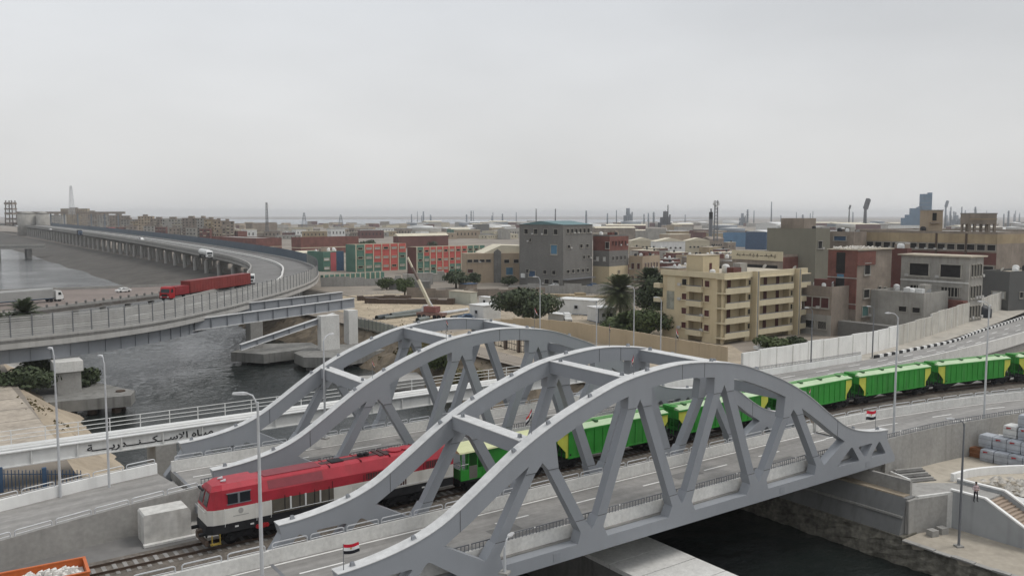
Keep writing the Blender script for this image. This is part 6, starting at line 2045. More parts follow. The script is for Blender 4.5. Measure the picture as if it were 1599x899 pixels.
# ---- dense flats along the left skyline
r_ = random.Random(101)
def flats(label, u0, u1, vt, vb, mat, group):
    D0 = 25.25 * FPX / (vb - VH)
    p = AT((u0 + u1) / 2, D0)
    h = ZT(vt, D0) + 2
    w_ = (u1 - u0) / FPX * D0
    t = thing('flats', label, 'apartment block', (p.x, p.y, -2), math.atan2(RT.y, RT.x) + r_.uniform(-.35, .35), group)
    d_ = r_.uniform(9, 14)
    MB().box(-w_ / 2, w_ / 2, 0, d_, 0, h).build('wall', mat, t)
    MB().box(-w_ / 2 - .3, w_ / 2 + .3, -.3, d_ + .3, h, h + .35).box(-w_ * .2, w_ * .1, 3, 7, h + .35, h + 2.6).build('roof', w_tan2, t)
    nf = max(2, int(h / 3.1))
    nc = max(2, int(w_ / 3.4))
    m = MB()
    bl = MB()
    for i in range(nf):
        for j in range(nc):
            x = -w_ / 2 + w_ * (j + .5) / nc
            z = h * i / nf + .9
            if r_.random() < .85:
                m.box(x - .7, x + .7, -.08, .02, z, z + 1.5)
            if r_.random() < .35:
                bl.box(x - 1.3, x + 1.3, -1.1, -.0, z - .7, z + .2)
    m.build('window_grid', hole, t, kind='stuff')
    if bl.v:
        bl.build('balcony_rows', r_.choice([s_crm, w_greyp, w_tan2]), t, kind='stuff')
tones = [w_tan2, w_tan, w_ochre, w_greyp, w_tan2, w_greyp]
fl_spec = [(98, 139, 326, 356), (130, 160, 331, 357), (140, 163, 335, 360), (155, 180, 336, 361), (174, 203, 337, 364), (190, 213, 343, 366), (205, 222, 346, 367), (218, 240, 338, 367), (236, 262, 342, 369), (255, 288, 342, 370), (285, 312, 341, 372), (308, 324, 341, 373), (320, 338, 343, 374), (335, 352, 345, 375), (348, 366, 346, 376), (80, 100, 336, 357)]
fl_lab = ['tall tan flats beneath the lattice mast on the left skyline', 'flats just right of the tall tan flats', 'low brownish flats at the foot of the skyline row', 'flats with dark roof edge in the left skyline row', 'dark-topped flats ending the conveyor line', 'small flats in the dip of the left skyline', 'lower flats at the dip of the left skyline', 'tall narrow flats right of the skyline dip',
          'flats with a white patch, right of the tall narrow flats', 'wide tan flats in the middle of the skyline row', 'wide tan flats with a round white dish', 'narrow grey flats left of the slim tall flats', 'slim tall flats in the right part of the row', 'grey tan flats second from the right end of the row', 'last flats at the right end of the left skyline row', 'brick flats between the silos and the mast']
for i, (u0, u1, vt, vb) in enumerate(fl_spec):
    flats(fl_lab[i], u0, u1, vt, vb, tones[(i * 5 + 2) % 6], 'flats on the left skyline')
for k in range(9):
    u = 165 + k * 22 + r_.uniform(-6, 6)
    mw = [w_pink, brick_r, w_tan2, w_greyp, brick_dk, w_tan2, w_greyp, brick_r, w_tan][k]
    flats('small %s house at the foot of the flats, %s from the left' % (CW[mw.name], ('first', 'second', 'third', 'fourth', 'fifth', 'sixth', 'seventh', 'eighth', 'ninth')[k]), u - 8, u + 8, 352 + r_.uniform(-3, 3) + k * .8, 366 + k * 1.2, mw, 'houses at the foot of the flats')
D = 1050
for u0, u1, lab in ((31, 58, 'pale grey storage silo, left of the two on the skyline'), (60, 78, 'pale grey storage silo, right of the two on the skyline')):
    p = AT((u0 + u1) / 2, D)
    rr = (u1 - u0) / 2 / FPX * D
    t = thing('silo', lab, 'silo', (p.x, p.y, -2))
    MB().lathe([(rr, 0), (rr, ZT(334, D) + 2)], 20).build('silo_body', w_greyp, t, True)
    MB().lathe([(rr + .3, ZT(334, D) + 2), (rr * .3, ZT(334, D) + 5)], 20).build('silo_roof', w_greyp, t, True)
t, ww, hh = pbox('conveyor', 'long thin conveyor gallery along the left skyline', 'conveyor', 28, 196, 330.5, 334, 1100, 4, w_tan2)
for k in range(8):
    x = -ww / 2 + ww * (k + .5) / 8
    MB().box(x - .5, x + .5, 1, 3, -27, 0).build('trestle', ind, t)
def lattice(name, label, u, vt, vb, D, wb, wt, mat, n=9, arms=(), cat='mast'):
    p = AT(u, D)
    z0, z1 = max(-2, ZT(vb, D)), ZT(vt, D)
    t = thing(name, label, cat, (p.x, p.y, z0), YAW)
    H = z1 - z0
    m = MB()
    for a, b in ((-1, -1), (1, -1), (1, 1), (-1, 1)):
        m.bar((a * wb, b * wb, 0), (a * wt, b * wt, H), wt * .25 + .08, wt * .25 + .08)
    m.build('leg_frame', mat, t)
    m = MB()
    for k in range(n):
        f0, f1 = k / n, (k + 1) / n
        w0, w1 = wb + (wt - wb) * f0, wb + (wt - wb) * f1
        for (a, b), (c, d) in (((-1, -1), (1, -1)), ((1, -1), (1, 1)), ((1, 1), (-1, 1)), ((-1, 1), (-1, -1))):
            m.bar((a * w0, b * w0, H * f0), (c * w1, d * w1, H * f1), .1, .1)
            m.bar((c * w0, d * w0, H * f0), (a * w1, b * w1, H * f1), .1, .1)
    m.build('bracing', mat, t)
    for f_, l_ in arms:
        MB().bar((-l_, 0, H * f_), (l_, 0, H * f_), .4, .5).build('cross_arm', mat, t)
    return t, H
lattice('lattice_mast', 'tall lattice mast rising above the flats on the left skyline', 115, 290, 335, 900, 2.3, .7, galv, 10)
t, H = lattice('lattice_mast', 'lattice antenna mast above the brown brick hall', 418, 316, 362, 640, .9, .45, galv_d, 10)
for k in range(5):
    MB().box(-1.0 + .5 * k - .15, -1.0 + .5 * k + .15, -.9, -.7, H * (.8 + .04 * (k % 3)), H * (.88 + .04 * (k % 3))).build('antenna', white_p, t)
lattice('power_pylon', 'lattice power pylon, left of the two before the lake', 476, 332, 355, 900, 2.6, .5, ind, 6, ((.62, 5), (.78, 4.2), (.92, 3)), 'pylon')
lattice('power_pylon', 'lattice power pylon, right of the two before the lake', 533, 335, 353, 1000, 2.6, .5, ind, 6, ((.62, 5), (.78, 4.2), (.92, 3)), 'pylon')
t, H = lattice('rusty_tower', 'rusty brown process tower at the far left skyline', 20, 313, 352, 1050, 4.8, 3.6, rust, 6, (), 'tower')
for k in range(5):
    MB().box(-5, 5, -5, 5, H * k / 5 + 1, H * k / 5 + 3.6 - (k % 2)).build('floor', w_tan2, t)
t, H = lattice('antenna_tower', 'lattice antenna tower with round drums at centre right skyline', 1117, 313, 376, 560, 1.2, .8, galv_d, 12, (), 'mast')
for k in range(6):
    a = k * 1.05
    MB().lathe([(.8, -.25), (.8, .25)], 10, (1.5 * math.cos(a), 1.5 * math.sin(a), H * (.86 + .05 * (k % 3))), 'x').build('drum_antenna', white_p, t)
tt, ww, hh = pbox('vent_stack', 'dark square stack head left of the antenna tower', 'chimney', 1107, 1112, 331, 342, 640, 2.2, blk)
MB().box(-.5, .5, .5, 1.5, hh, hh + 2.5).box(-1.2, 1.2, .2, 2, -2 - tt.location.z, 0).build('stack_neck', galv_d, tt)

# ---- refinery skyline
r_ = random.Random(202)
def stack(label, u, vt, wpx, D, mat, kind='stack'):
    p = AT(u, D)
    rr = wpx / 2 / FPX * D
    H = ZT(vt, D) + 2
    t = thing('process_tower' if kind != 'stack' else 'chimney_stack', label, 'tower' if kind != 'stack' else 'chimney', (p.x, p.y, -2), 0, group='refinery towers and stacks on the horizon')
    MB().lathe([(rr * 1.15, 0), (rr, H * .5), (rr * .85, H)], 10).build('shaft', mat, t, True)
    if kind == 'tower':
        for k in range(3):
            z = H * (.45 + .2 * k)
            MB().lathe([(rr * 1.7, z), (rr * 1.7, z + H * .02)], 10).build('platform', mat, t)
    elif kind == 'flare':
        MB().bar((0, 0, H), (rr * 3, 0, H + rr * 6), rr * 2.2, rr * 2.2).build('head', mat, t)
    elif kind == 'block':
        MB().box(-rr * 1.8, rr * 1.8, -rr, rr, 0, H * .62).box(-rr * 3, rr * 2.6, -rr, rr, 0, H * .3).build('structure_frame', mat, t)
        for k in range(4):
            MB().lathe([(rr * .3, 0), (rr * .3, H * (.5 + .1 * k))], 8, ((k - 1.5) * rr, -rr, 0)).build('column', mat, t)
    return t
for u, vt, w_, D, kd, lab in ((837, 326, 1.6, 1700, 'stack', 'thin dark stack above the left of the grey block roof'), (867, 326, 1.8, 1700, 'stack', 'thin dark stack above the middle of the grey block roof'), (915, 329, 3, 1600, 'stack', 'stubby brown stack right of the grey block roof'),
        (948, 333, 2.4, 1700, 'stack', 'short stack left of the first thin tall stack'), (962, 328, 1.6, 1700, 'stack', 'thin tall stack left of the stepped process tower'), (980, 325, 7, 1800, 'block', 'stepped pointed process tower in the refinery'),
        (1038, 330, 8, 1800, 'block', 'wide rounded process block with a dark stack in the refinery'), (1042, 320, 1.8, 1790, 'stack', 'dark stack beside the rounded process block'), (1005, 334, 2, 1800, 'tower', 'small process tower between the two large refinery blocks'),
        (1012, 335, 1.4, 1800, 'stack', 'thin stack left of the rounded process block'), (1020, 331, 3, 2400, 'tower', 'pale hazy tower left of the rounded process block'), (1166, 327, 3, 2100, 'tower', 'hazy process tower, left of the pale mast'), (1158, 333, 5, 2100, 'block', 'hazy process block left of the pale mast'),
        (1176, 329, 1.6, 2100, 'stack', 'thin stack just left of the pale mast'), (1203, 315, 2.0, 2200, 'stack', 'tall pale hazy mast over the vaulted shed'), (1324, 326, 1.8, 1700, 'flare', 'dark flare stack with bent head'), (1349, 326, 5, 1900, 'flare', 'grey leaning process tower right of the dark flare stack'),
        (1242, 331, 1.4, 2200, 'stack', 'thin pale stack above the olive block'), (1252, 335, 3, 2300, 'tower', 'pale stub tower above the olive block'), (1474, 323, 3, 1700, 'flare', 'stack just right of the square stair tower'), (1482, 323, 2, 1700, 'stack', 'second stack right of the square stair tower'),
        (1499, 323, 2.0, 1800, 'stack', 'thin brown stack left of the raised water tank'), (1520, 323, 3, 1900, 'tower', 'hazy tower behind the raised water tank'), (1572, 329, 3, 1800, 'stack', 'stack right of the raised water tank'), (1490, 336, 9, 1800, 'block', 'low process block between two thin stacks'), (1565, 334, 2, 1900, 'stack', 'short stack left of the last stack'),
        (1218, 336, 1.5, 2200, 'stack', 'small thin stack right of the pale mast')):
    stack(lab, u, vt, w_, D, ind if 'dark' not in lab else blk, kd)
for k in range(34):
    u = r_.choice([r_.uniform(640, 810), r_.uniform(890, 1380), r_.uniform(1460, 1599)])
    D = r_.uniform(2300, 3600)
    stack('tiny faint hazy stack on the skyline ' + near_what(u), u, r_.uniform(328, 337), r_.uniform(1.0, 2.6), D, ind, r_.choice(['stack', 'stack', 'tower']))
D = 1500                                              # blue-grey cement works tower
p = AT(1440, D)
t = thing('cement_tower', 'tall blue grey stepped works tower on the right skyline', 'tower', (p.x, p.y, -2), math.atan2(RT.y, RT.x))
k_ = D / FPX
H = ZT(303, D) + 2
for x0, x1, hz, nm in ((-5, 6.5, 1.0, 'main_tower'), (6.8, 9.6, 1.04, 'side_tower'), (-20, -8, .60, 'lower_tower'), (-27, -19, .42, 'low_block'), (-33, -26, .33, 'low_block')):
    MB().box(x0 * k_, x1 * k_, -6, 6, 0, H * hz).build(nm, ind_b, t)
m = MB()
for k in range(7):
    MB().box(-5.3 * k_, 6.8 * k_, -6.4, 6.4, H * (.15 + k * .12), H * (.15 + k * .12) + .7).build('platform', ind, t)
MB().bar((-12 * k_, 0, H * .6), (-4 * k_, 0, H * .66), 3, 2).build('bridge_duct', ind_b, t)
# storage tanks and belt of far sheds
for k in range(70):
    u = r_.uniform(900, 1599) if k % 3 else r_.uniform(640, 900)
    D = r_.uniform(1000, 2300)
    p = AT(u, D)
    if k % 2:
        rr = r_.uniform(10, 26)
        mw = r_.choice([w_greyp, white_p, ind])
        t = thing('storage_tank', '%s %s storage tank %s' % (far_word(D), CW[mw.name], near_what(u)), 'tank', (p.x, p.y, -2), 0, 'storage tanks in the refinery belt')
        hh = r_.uniform(6, 12)
        MB().lathe([(rr, 0), (rr, hh)], 18).build('tank_shell', mw, t, True)
        MB().lathe([(rr, hh), (rr * .1, hh + 1.5)], 18).build('tank_roof', white_p, t, True)
    else:
        w_, d_, hh = r_.uniform(25, 70), r_.uniform(15, 30), r_.uniform(5, 11)
        mw, mf = r_.choice([w_tan2, w_greyp, brick_dk, ind]), r_.choice([roof_c, white_p, roof_g, roof_c])
        t = thing('far_hall', '%s %s hall with %s roof %s' % (far_word(D), CW[mw.name], CW[mf.name], near_what(u)), 'hall', (p.x, p.y, -2), R(r_.uniform(-40, 10)), 'far halls before the refinery')
        MB().box(0, w_, 0, d_, 0, hh).build('wall', mw, t)
        MB().prism([(-.5, hh), (d_ + .5, hh), (d_ / 2, hh + r_.uniform(.6, 3))], -.5, w_ + .5, 'yz').build('roof', mf, t)
# sprawl of small houses between the school and the lake
for k in range(230):
    u = r_.uniform(370, 830)
    v = 344 + 30 * r_.random() ** 1.3
    D = 25.25 * FPX / (v - VH)
    if D > 2200:
        continue
    p = AT(u, D)
    w_, d_, hh = r_.uniform(9, 30), r_.uniform(8, 18), r_.uniform(3.5, 10)
    mw, mf = r_.choice([w_tan, w_tan2, w_greyp, s_crm, w_ochre, w_greyp, white_p, brick_dk]), r_.choice([roof_t, roof_c, roof_g, roof_g])
    t = thing('sprawl_house', '%s %s house with %s roof %s' % (far_word(D), CW[mw.name], CW[mf.name], near_what(u)), 'house', (p.x, p.y, -2), R(r_.uniform(-30, 30)), 'houses in the sprawl before the lake')
    MB().box(0, w_, 0, d_, 0, hh).build('wall', mw, t)
    MB().box(-.2, w_ + .2, -.2, d_ + .2, hh, hh + .4).build('roof', mf, t)
    if D < 1200:
        m = MB()
        for j in range(int(w_ / 4)):
            m.box(2 + j * 4, 3.2 + j * 4, -.06, .02, hh * .4, hh * .7)
        for j in range(int(d_ / 4)):
            m.box(-.06, .02, 2 + j * 4, 3.2 + j * 4, hh * .4, hh * .7)
        if m.v:
            m.build('window_row', hole, t, kind='stuff')
for k in range(60):                                   # houses of the right-hand belt
    u = r_.uniform(925, 1330)
    v = 352 + 26 * r_.random()
    D = 25.25 * FPX / (v - VH)
    p = AT(u, D)
    w_, d_, hh = r_.uniform(10, 34), r_.uniform(9, 20), r_.uniform(3.5, 9)
    mw, mf = r_.choice([w_tan, w_tan2, w_greyp, brick_dk, w_ochre, w_grey]), r_.choice([roof_t, roof_c, roof_g, roof_t, white_p])
    t = thing('belt_house', '%s %s workshop with %s roof in the belt %s' % (far_word(D), CW[mw.name], CW[mf.name], near_what(u)), 'workshop', (p.x, p.y, -2), R(r_.uniform(-30, 12)), 'workshops in the belt behind the yellow block')
    MB().box(0, w_, 0, d_, 0, hh).build('wall', mw, t)
    MB().box(-.2, w_ + .2, -.2, d_ + .2, hh, hh + .4).build('roof', mf, t)

LM2 = ((995, 'right of the brick block'), (1030, 'behind the palms'), (1065, 'above the cream roof hut'), (1100, 'left of the sign parapet'), (1140, 'behind the sign parapet'))
for k in range(46):
    u = r_.uniform(984, 1150)
    v = r_.uniform(386, 438)
    p = G(u, v, -2)
    D = (p - CAM).dot(FWH)
    w_, d_, hh = r_.uniform(5, 13), r_.uniform(4, 9), r_.uniform(2.6, 6.5)
    mw, mf = r_.choice([w_tan, w_tan2, w_greyp, brick_dk, w_ochre, brick_r]), r_.choice([roof_t, roof_c, roof_g, roof_t])
    t = thing('town_house', '%s %s house with %s roof %s' % ('lower' if v > 412 else 'upper', CW[mw.name], CW[mf.name], min(LM2, key=lambda q: abs(q[0] - u))[1]), 'house', (p.x, p.y, -2), R(r_.uniform(-22, 14)), 'small houses left of the sign parapet')
    MB().box(0, w_, 0, d_, 0, hh).build('wall', mw, t)
    MB().box(-.15, w_ + .15, -.15, d_ + .15, hh, hh + .25).build('roof', mf, t)
    for j in range(int(w_ / 3)):
        inst(frame_me(wfr), 'window', t, loc=(1.5 + j * 3, 0, hh * .4), scale=(1.1, 1, 1.2))
        inst(pane_me(r_.choice([hole, shut, hole])), 'pane', t.children[-1])
    inst(r_.choice([tank_me, tankd_me]), 'roof_tank', t, loc=(w_ * r_.uniform(.2, .8), d_ * .5, hh + .25))
# ---------------------------------------------------------------- trees and palms
def tree(label, p, h, rx, rz_, mat, n, seed, name='tree', ls=.42, trunk=True):
    r = random.Random(seed)
    t = thing(name, label, 'tree' if name != 'bush' else 'bush', tuple(p), 0, group='trees and bushes of the town')
    m = MB()
    if trunk:
        m.tube([(0, 0, 0), (.1, .05, h * .25), (0, .1, h * .5)], [rx * .09, rx * .07, rx * .04], 7)
        for k in range(5):
            a = k * 1.3 + r.random()
            m.tube([(0, .05, h * .3), (rx * .3 * math.cos(a), rx * .3 * math.sin(a), h * .52), (rx * .6 * math.cos(a), rx * .6 * math.sin(a), h * .68)], [rx * .045, rx * .03, rx * .015], 5)
        m.build('trunk', bark, t)
    lob = [(r.uniform(-.55, .55) * rx, r.uniform(-.55, .55) * rx, h - rz_ + r.uniform(-.4, .5) * rz_, r.uniform(.38, .62)) for k in range(11)]
    lob.append((0, 0, h - rz_, .8))
    c = MB()
    for k in range(n):
        lx, ly, lz, lr = r.choice(lob)
        d = Vector((r.gauss(0, 1), r.gauss(0, 1), r.gauss(0, 1))).normalized()
        q = r.random() ** .35 * lr
        x, y, z = lx + d.x * q * rx, ly + d.y * q * rx, lz + d.z * q * rz_
        if z < .1:
            continue
        s = ls * r.uniform(.55, 1.3)
        nrm = (d + Vector((r.uniform(-.8, .8), r.uniform(-.8, .8), r.uniform(-.3, .9)))).normalized()
        a = nrm.orthogonal().normalized()
        a = Matrix.Rotation(r.uniform(0, 6.28), 3, nrm) @ a
        b = nrm.cross(a)
        o = Vector((x, y, z))
        c.add([o - a * s, o - b * s * .55 + nrm * s * .12, o + a * s, o + b * s * .55 + nrm * s * .12], [(0, 1, 2, 3)])
    c.build('crown', mat, t)
    return t
def palm(label, p, h, L, n, seed, mat=leaf_pm, thick=.32):
    r = random.Random(seed)
    t = thing('palm_tree', label, 'palm tree', tuple(p), 0, group='date palms')
    MB().tube([(0, 0, 0), (.1, 0, h * .5), (0, .1, h)], [thick * 1.2, thick, thick * .95], 9).build('trunk', bark, t)
    m = MB()
    for k in range(n):
        az = 2.39996 * k + r.uniform(-.2, .2)
        el = R(82) - R(140) * (k / n) + r.uniform(-.1, .1)
        l = L * r.uniform(.85, 1.1)
        o = Vector((0, .1, h))
        d = Vector((math.cos(az) * math.cos(el), math.sin(az) * math.cos(el), math.sin(el)))
        side = Vector((-math.sin(az), math.cos(az), 0))
        ns = 9
        for s in range(ns):
            f = s / ns
            q = o + d * (l * f) + Vector((0, 0, -.34 * l * f * f))
            q2 = o + d * (l * (f + 1 / ns)) + Vector((0, 0, -.34 * l * (f + 1 / ns) ** 2))
            m.add([q - side * .03, q2 - side * .02, q2 + side * .02, q + side * .03], [(0, 1, 2, 3)])
            ll = l * .24 * math.sin(math.pi * min(1, f * .85 + .16)) ** .7
            for sg_ in (-1, 1):
                for e_ in (0, .33, .66):
                    b = q.lerp(q2, e_)
                    tip = b + side * sg_ * ll + (q2 - q).normalized() * ll * .7 + Vector((0, 0, -.25 * ll))
                    w_ = (q2 - q).normalized() * .075
                    m.add([b - w_, b + w_, tip], [(0, 1, 2)])
    m.build('crown', mat, t)
    return t
tree('large dark round tree in front of the tall grey block', G(824, 505, -2), 9.5, 7.6, 4.2, leaf_dk, 7500, 1, ls=.5)
palm('large shaggy palm left of the yellow block', G(968, 506, -2), 7.8, 5.9, 140, 2)
palm('darker palm against the left side of the yellow block', G(1016, 505, -2), 9.6, 5.4, 130, 3, leaf_dk)
palm('low spreading palm in front of the shaggy palm', G(975, 522, -2), 2.2, 4.2, 80, 4, leaf_md)
tree('dark bush left of the yellow block, below the darker palm', G(1012, 525, -2), 6.0, 4.6, 3.0, leaf_md, 3600, 5, 'bush')
tree('tall dark leafy tree hugging the left side of the yellow block', G(1024, 514, -2), 13.5, 4.2, 5.8, leaf_dk, 5200, 55)
tree('green bush at the foot of the palms by the white cabin', G(955, 518, -2), 3.6, 3.6, 2.2, leaf_md, 1800, 6, 'bush')
tree('dark tree left of the tan workshop', G(712, 450, -2), 7.0, 4.8, 3.0, leaf_dk, 2400, 7)
tree('small dark tree at the corner of the tan workshop', G(740, 446, -2), 5.0, 2.8, 2.2, leaf_dk, 1200, 8)
tree('bright green tree beside the crane boom', G(632, 462, -2), 6.0, 3.4, 2.6, leaf_md, 2000, 9)
tree('rounded bush left of the bright green tree', G(604, 452, -2), 4.2, 3.4, 2.0, leaf_md, 1500, 10, 'bush')
tree('green shrub in front of the tall grey block corner', G(795, 446, -2), 4.0, 3.6, 1.8, leaf_dk, 1300, 11, 'bush')
tree('shrub at the right foot of the yellow block', G(1208, 548, -2), 3.0, 3.4, 1.8, leaf_md, 1500, 12, 'bush')
tree('shrub at the far right foot of the yellow block', G(1240, 542, -2), 2.2, 2.6, 1.4, leaf_dk, 900, 13, 'bush')
tree('overgrown green thicket on the right bank behind the far arch', (30.5, 88, -4.2), 4.6, 4.6, 2.6, leaf_md, 2600, 14, 'bush', trunk=False)
tree('dry brown thicket on the right bank below the girder piers', (32, 100, -3.6), 3.2, 4.4, 2.0, leaf_dry, 1900, 15, 'bush', trunk=False)
tree('low scrub on the right bank behind the braces of the far arch', (29, 76, -4.6), 2.4, 4.0, 1.6, leaf_dry, 1500, 16, 'bush', trunk=False)
tree('dark scrub on the left bank beside the flyover pier', (-33, 103, -3.0), 3.6, 4.6, 2.2, leaf_dk, 2400, 17, 'bush', trunk=False)
tree('dark scrub left of the flyover pier at the picture edge', (-39, 108, -2.0), 3.6, 4.6, 2.2, leaf_dk, 2400, 18, 'bush', trunk=False)
tree('small scrub right of the flyover pier head', (-23.5, 108, -4.4), 3.2, 2.6, 1.8, leaf_dk, 1200, 19, 'bush', trunk=False)
palm('dark palm behind the flyover fence at the left edge', AT(34, 160, -5.4), 10.2, 4.2, 60, 20, leaf_dk)
tree('dark tree mass behind the flyover fence at the left edge', AT(8, 160, -4.2), 9.6, 4.4, 3.4, leaf_dk, 2600, 21)
tree('tree beside the red brick warehouses', G(575, 392, -2), 8, 7, 3.4, leaf_dk, 900, 22, ls=.9)
tree('tree in front of the pale-roofed red warehouse', G(672, 386, -2), 7, 7, 3.4, leaf_dk, 900, 23, ls=.9)
tree('green palm cluster at the low left bank bush', (-30, 112, -2.5), 3.0, 3.2, 1.8, leaf_md, 900, 24, 'bush', trunk=False)
# scattered scrub on the sandy ground
r_ = random.Random(303)
m = MB()
for k in range(1800):
    x, y = r_.choice([(r_.uniform(27.5, 36), r_.uniform(40, 135)), (r_.uniform(-35, -30), r_.uniform(75, 100)), (r_.uniform(36, 60), r_.uniform(60, 130))])
    if x > 0:
        z = -2 if x > 37 else -7.6 + (x - 25) / 12.5 * 5.6
    else:
        z = -7.6 + (-25.5 - x) / 9.5 * 5.6
    if r_.random() > .25 + .5 * math.sin(x * .7) * math.sin(y * .3):
        continue
    s = r_.uniform(.1, .35)
    a = r_.uniform(0, 3.1)
    m.add([(x - s * math.cos(a), y - s * math.sin(a), z), (x + s * math.cos(a), y + s * math.sin(a), z), (x + r_.uniform(-.2, .2), y, z + s * 1.2)], [(0, 1, 2)])
o = m.build('scrub_grass', leaf_dry)
tag(o, 'dry tufts of grass on the canal banks', 'grass')
o['kind'] = 'stuff'

# ---------------------------------------------------------------- works yard between the arches and the town
struct('sand_lot', MB().prism([(44, 128), (58, 122), (80, 150), (84, 200), (60, 205), (46, 170)], -1.995, -1.985, 'xy'), M('sand_pale', (.40, .33, .235), .95, .22, .1, fine=.8, famp=.15))
struct('yard_lane', MB().prism([(40, 52), (72, 50), (110, 100), (120, 135), (90, 150), (60, 118), (44, 110)], -1.997, -1.99, 'xy'), M('lane_dust', (.34, .285, .215), .95, .25, .1, fine=.7, famp=.15))
bw = thing('boundary_wall', 'long sandy beige boundary wall behind the far arch bridge', 'wall', (60, 100, -2), world=True)
pts = [G(745, 512, -2), G(820, 515, -2), G(900, 528, -2), G(1000, 548, -2), G(1080, 566, -2), G(1135, 580, -2)]
hts = [ZT(502, (pts[0] - CAM).dot(FWH)), ZT(496, (pts[1] - CAM).dot(FWH)), ZT(503, (pts[2] - CAM).dot(FWH)), ZT(519, (pts[3] - CAM).dot(FWH)), ZT(533, (pts[4] - CAM).dot(FWH)), ZT(541, (pts[5] - CAM).dot(FWH))]
beige = M('beige_wall', (.43, .345, .235), .9, .1, .15, streak=.25, dirt=(.3, .24, .17))
for i in range(5):
    a, b = pts[i], pts[i + 1]
    n = 4
    for k in range(n):
        p, q = a.lerp(b, k / n), a.lerp(b, (k + 1) / n)
        h = hts[i] + (hts[i + 1] - hts[i]) * (k + .5) / n + 2
        d = q - p
        inst(MB().box(.02, d.length - .02, -.15, .15, 0, h).mesh('wall_panel', beige), 'wall_panel', bw, loc=p, rz=math.atan2(d.y, d.x))
cf = thing('sheet_fence', 'pale corrugated sheet fence beside the girder piers', 'fence', (39, 115, -2.5), world=True)
a, b = G(553, 512, -2.6), G(700, 548, -2.6)
sh = M('sheet_green', (.27, .28, .24), .7, .15, .4, streak=.3, dirt=(.17, .15, .12))
n = 22
for k in range(n):
    p, q = a.lerp(b, k / n), a.lerp(b, (k + 1) / n)
    d = q - p
    inst(MB().box(.03, d.length - .03, -.05, .05, 0, 2.5 + rnd.uniform(-.12, .12)).mesh('fence_sheet', sh if k != 13 else blue_gl), 'fence_sheet', cf, loc=p, rz=math.atan2(d.y, d.x))
    inst(MB().box(-.05, .05, -.12, .1, 0, 2.7).mesh('fence_post', galv_d), 'fence_post', cf, loc=p, rz=math.atan2(d.y, d.x))
gt = thing('yard_gate', 'barred metal gate and piers seen under the crown of the far arch', 'gate', (50, 93, -2), world=True)
a, b = G(770, 540, -2), G(832, 556, -2)
for k in range(4):
    p = a.lerp(b, k / 3)
    MB().box(p.x - .25, p.x + .25, p.y - .25, p.y + .25, -2, .9).build('gate_pier', rust, gt)
for k in range(24):
    p = a.lerp(b, (k + .5) / 24)
    MB().box(p.x - .03, p.x + .03, p.y - .03, p.y + .03, -1.9, .6).build('bar', blk, gt)
for z in (-1.7, -.6, .4):
    MB().bar(a + Vector((0, 0, z + 2)), b + Vector((0, 0, z + 2)), .06, .1).build('rail', blk, gt)

# mobile crane with long white boom
cb = G(674, 497, -2)
cr_ = thing('mobile_crane', 'mobile crane with a long pale lattice boom leaning left', 'crane', tuple(cb), R(120))
MB().box(-3.6, 3.6, -1.25, 1.25, .8, 1.5).build('carrier', M('crane_brown', (.20, .12, .10), .6, .2, 1), cr_)
MB().box(-1.8, 1.6, -1.2, 1.2, 1.6, 3.0).build('house', M('crane_red', (.22, .09, .08), .6, .2, 1), cr_)
MB().prism([(1.6, 1.6), (3.0, 1.6), (3.0, 2.4), (2.5, 3.2), (1.6, 3.2)], -1.2, -.2, 'xz').build('cab', white_p, cr_)
MB().prism([(2.0, 2.3), (2.9, 2.3), (2.5, 3.0), (2.0, 3.0)], -1.22, -1.205, 'xz').build('cab_window', glass, cr_)
for x in (-2.7, -1.5, 1.5, 2.8):
    for s in (-1, 1):
        inst(tyre_me, 'wheel', cr_, loc=(x, s * 1.15, .55), scale=(1.1, 1.2, 1.1))
Dc = (cb - CAM).dot(FWH)
tip = AT(636.5, Dc + 4, ZT(402, Dc + 4))
piv = cb + Vector((0, 0, 2.6))
boom = thing('crane_boom', 'pale telescopic boom raised above the crane', 'crane boom', tuple(piv), world=True)
bpy.data.objects.remove(boom)
lt = Matrix.Rotation(-R(120), 4, 'Z')
def loc_(p):
    return lt @ (Vector(p) - cb)
a, b = loc_(piv), loc_(tip)
bo = MB().bar(a, a.lerp(b, .55), .6, .68).build('boom', M('boom_cream', (.55, .50, .38), .6, .1, .8), cr_)
MB().bar(a.lerp(b, .5), a.lerp(b, .8), .45, .5).build('boom_section', M('boom_brown', (.16, .12, .10), .6, .1, .8), bo)
MB().bar(a.lerp(b, .78), b, .36, .4).build('boom_section', M('boom_cream', (.55, .50, .38), .6), bo)
MB().tube([b, b + Vector((0, 0, -5))], .06, 5).build('hoist_rope', blk, cr_)
MB().bar(a + Vector((-.5, 0, .1)), a.lerp(b, .3), .25, .25).build('luffing_ram', galv, cr_)

def cabin(label, u0, vb, uL, uR, vt, phi, mat=white_p, roofm=white_p, wins=(2, 2), trim=True):
    b_ = Bld('site_cabin', label, u0, vb, uL, uR, vt, phi, mat, None, 'cabin', par=0, group='white site cabins')
    MB().box(-.15, b_.w + .15, -.15, b_.d + .15, b_.h, b_.h + .14).build('roof', roofm, b_.t)
    if trim:
        MB().box(-.06, .06, -.06, .06, 0, b_.h - .01).box(-.05, b_.w, -.04, -.003, 0, .15).box(-.04, -.003, .06, b_.d, 0, .15).build('corner_trim', blue_p, b_.t)
    b_.grid('R', wins[0], b_.h * .4, .9, .9, hole, galv)
    b_.grid('L', wins[1], b_.h * .4, .9, .9, hole, galv)
    return b_
cabin('long white site cabin right of the dark round tree', 931, 493, 869, 945, 470, 25, wins=(0, 1))
c = cabin('white site cabin with door in front of the palm', 934, 504, 917, 962, 482, -14, wins=(2, 0))
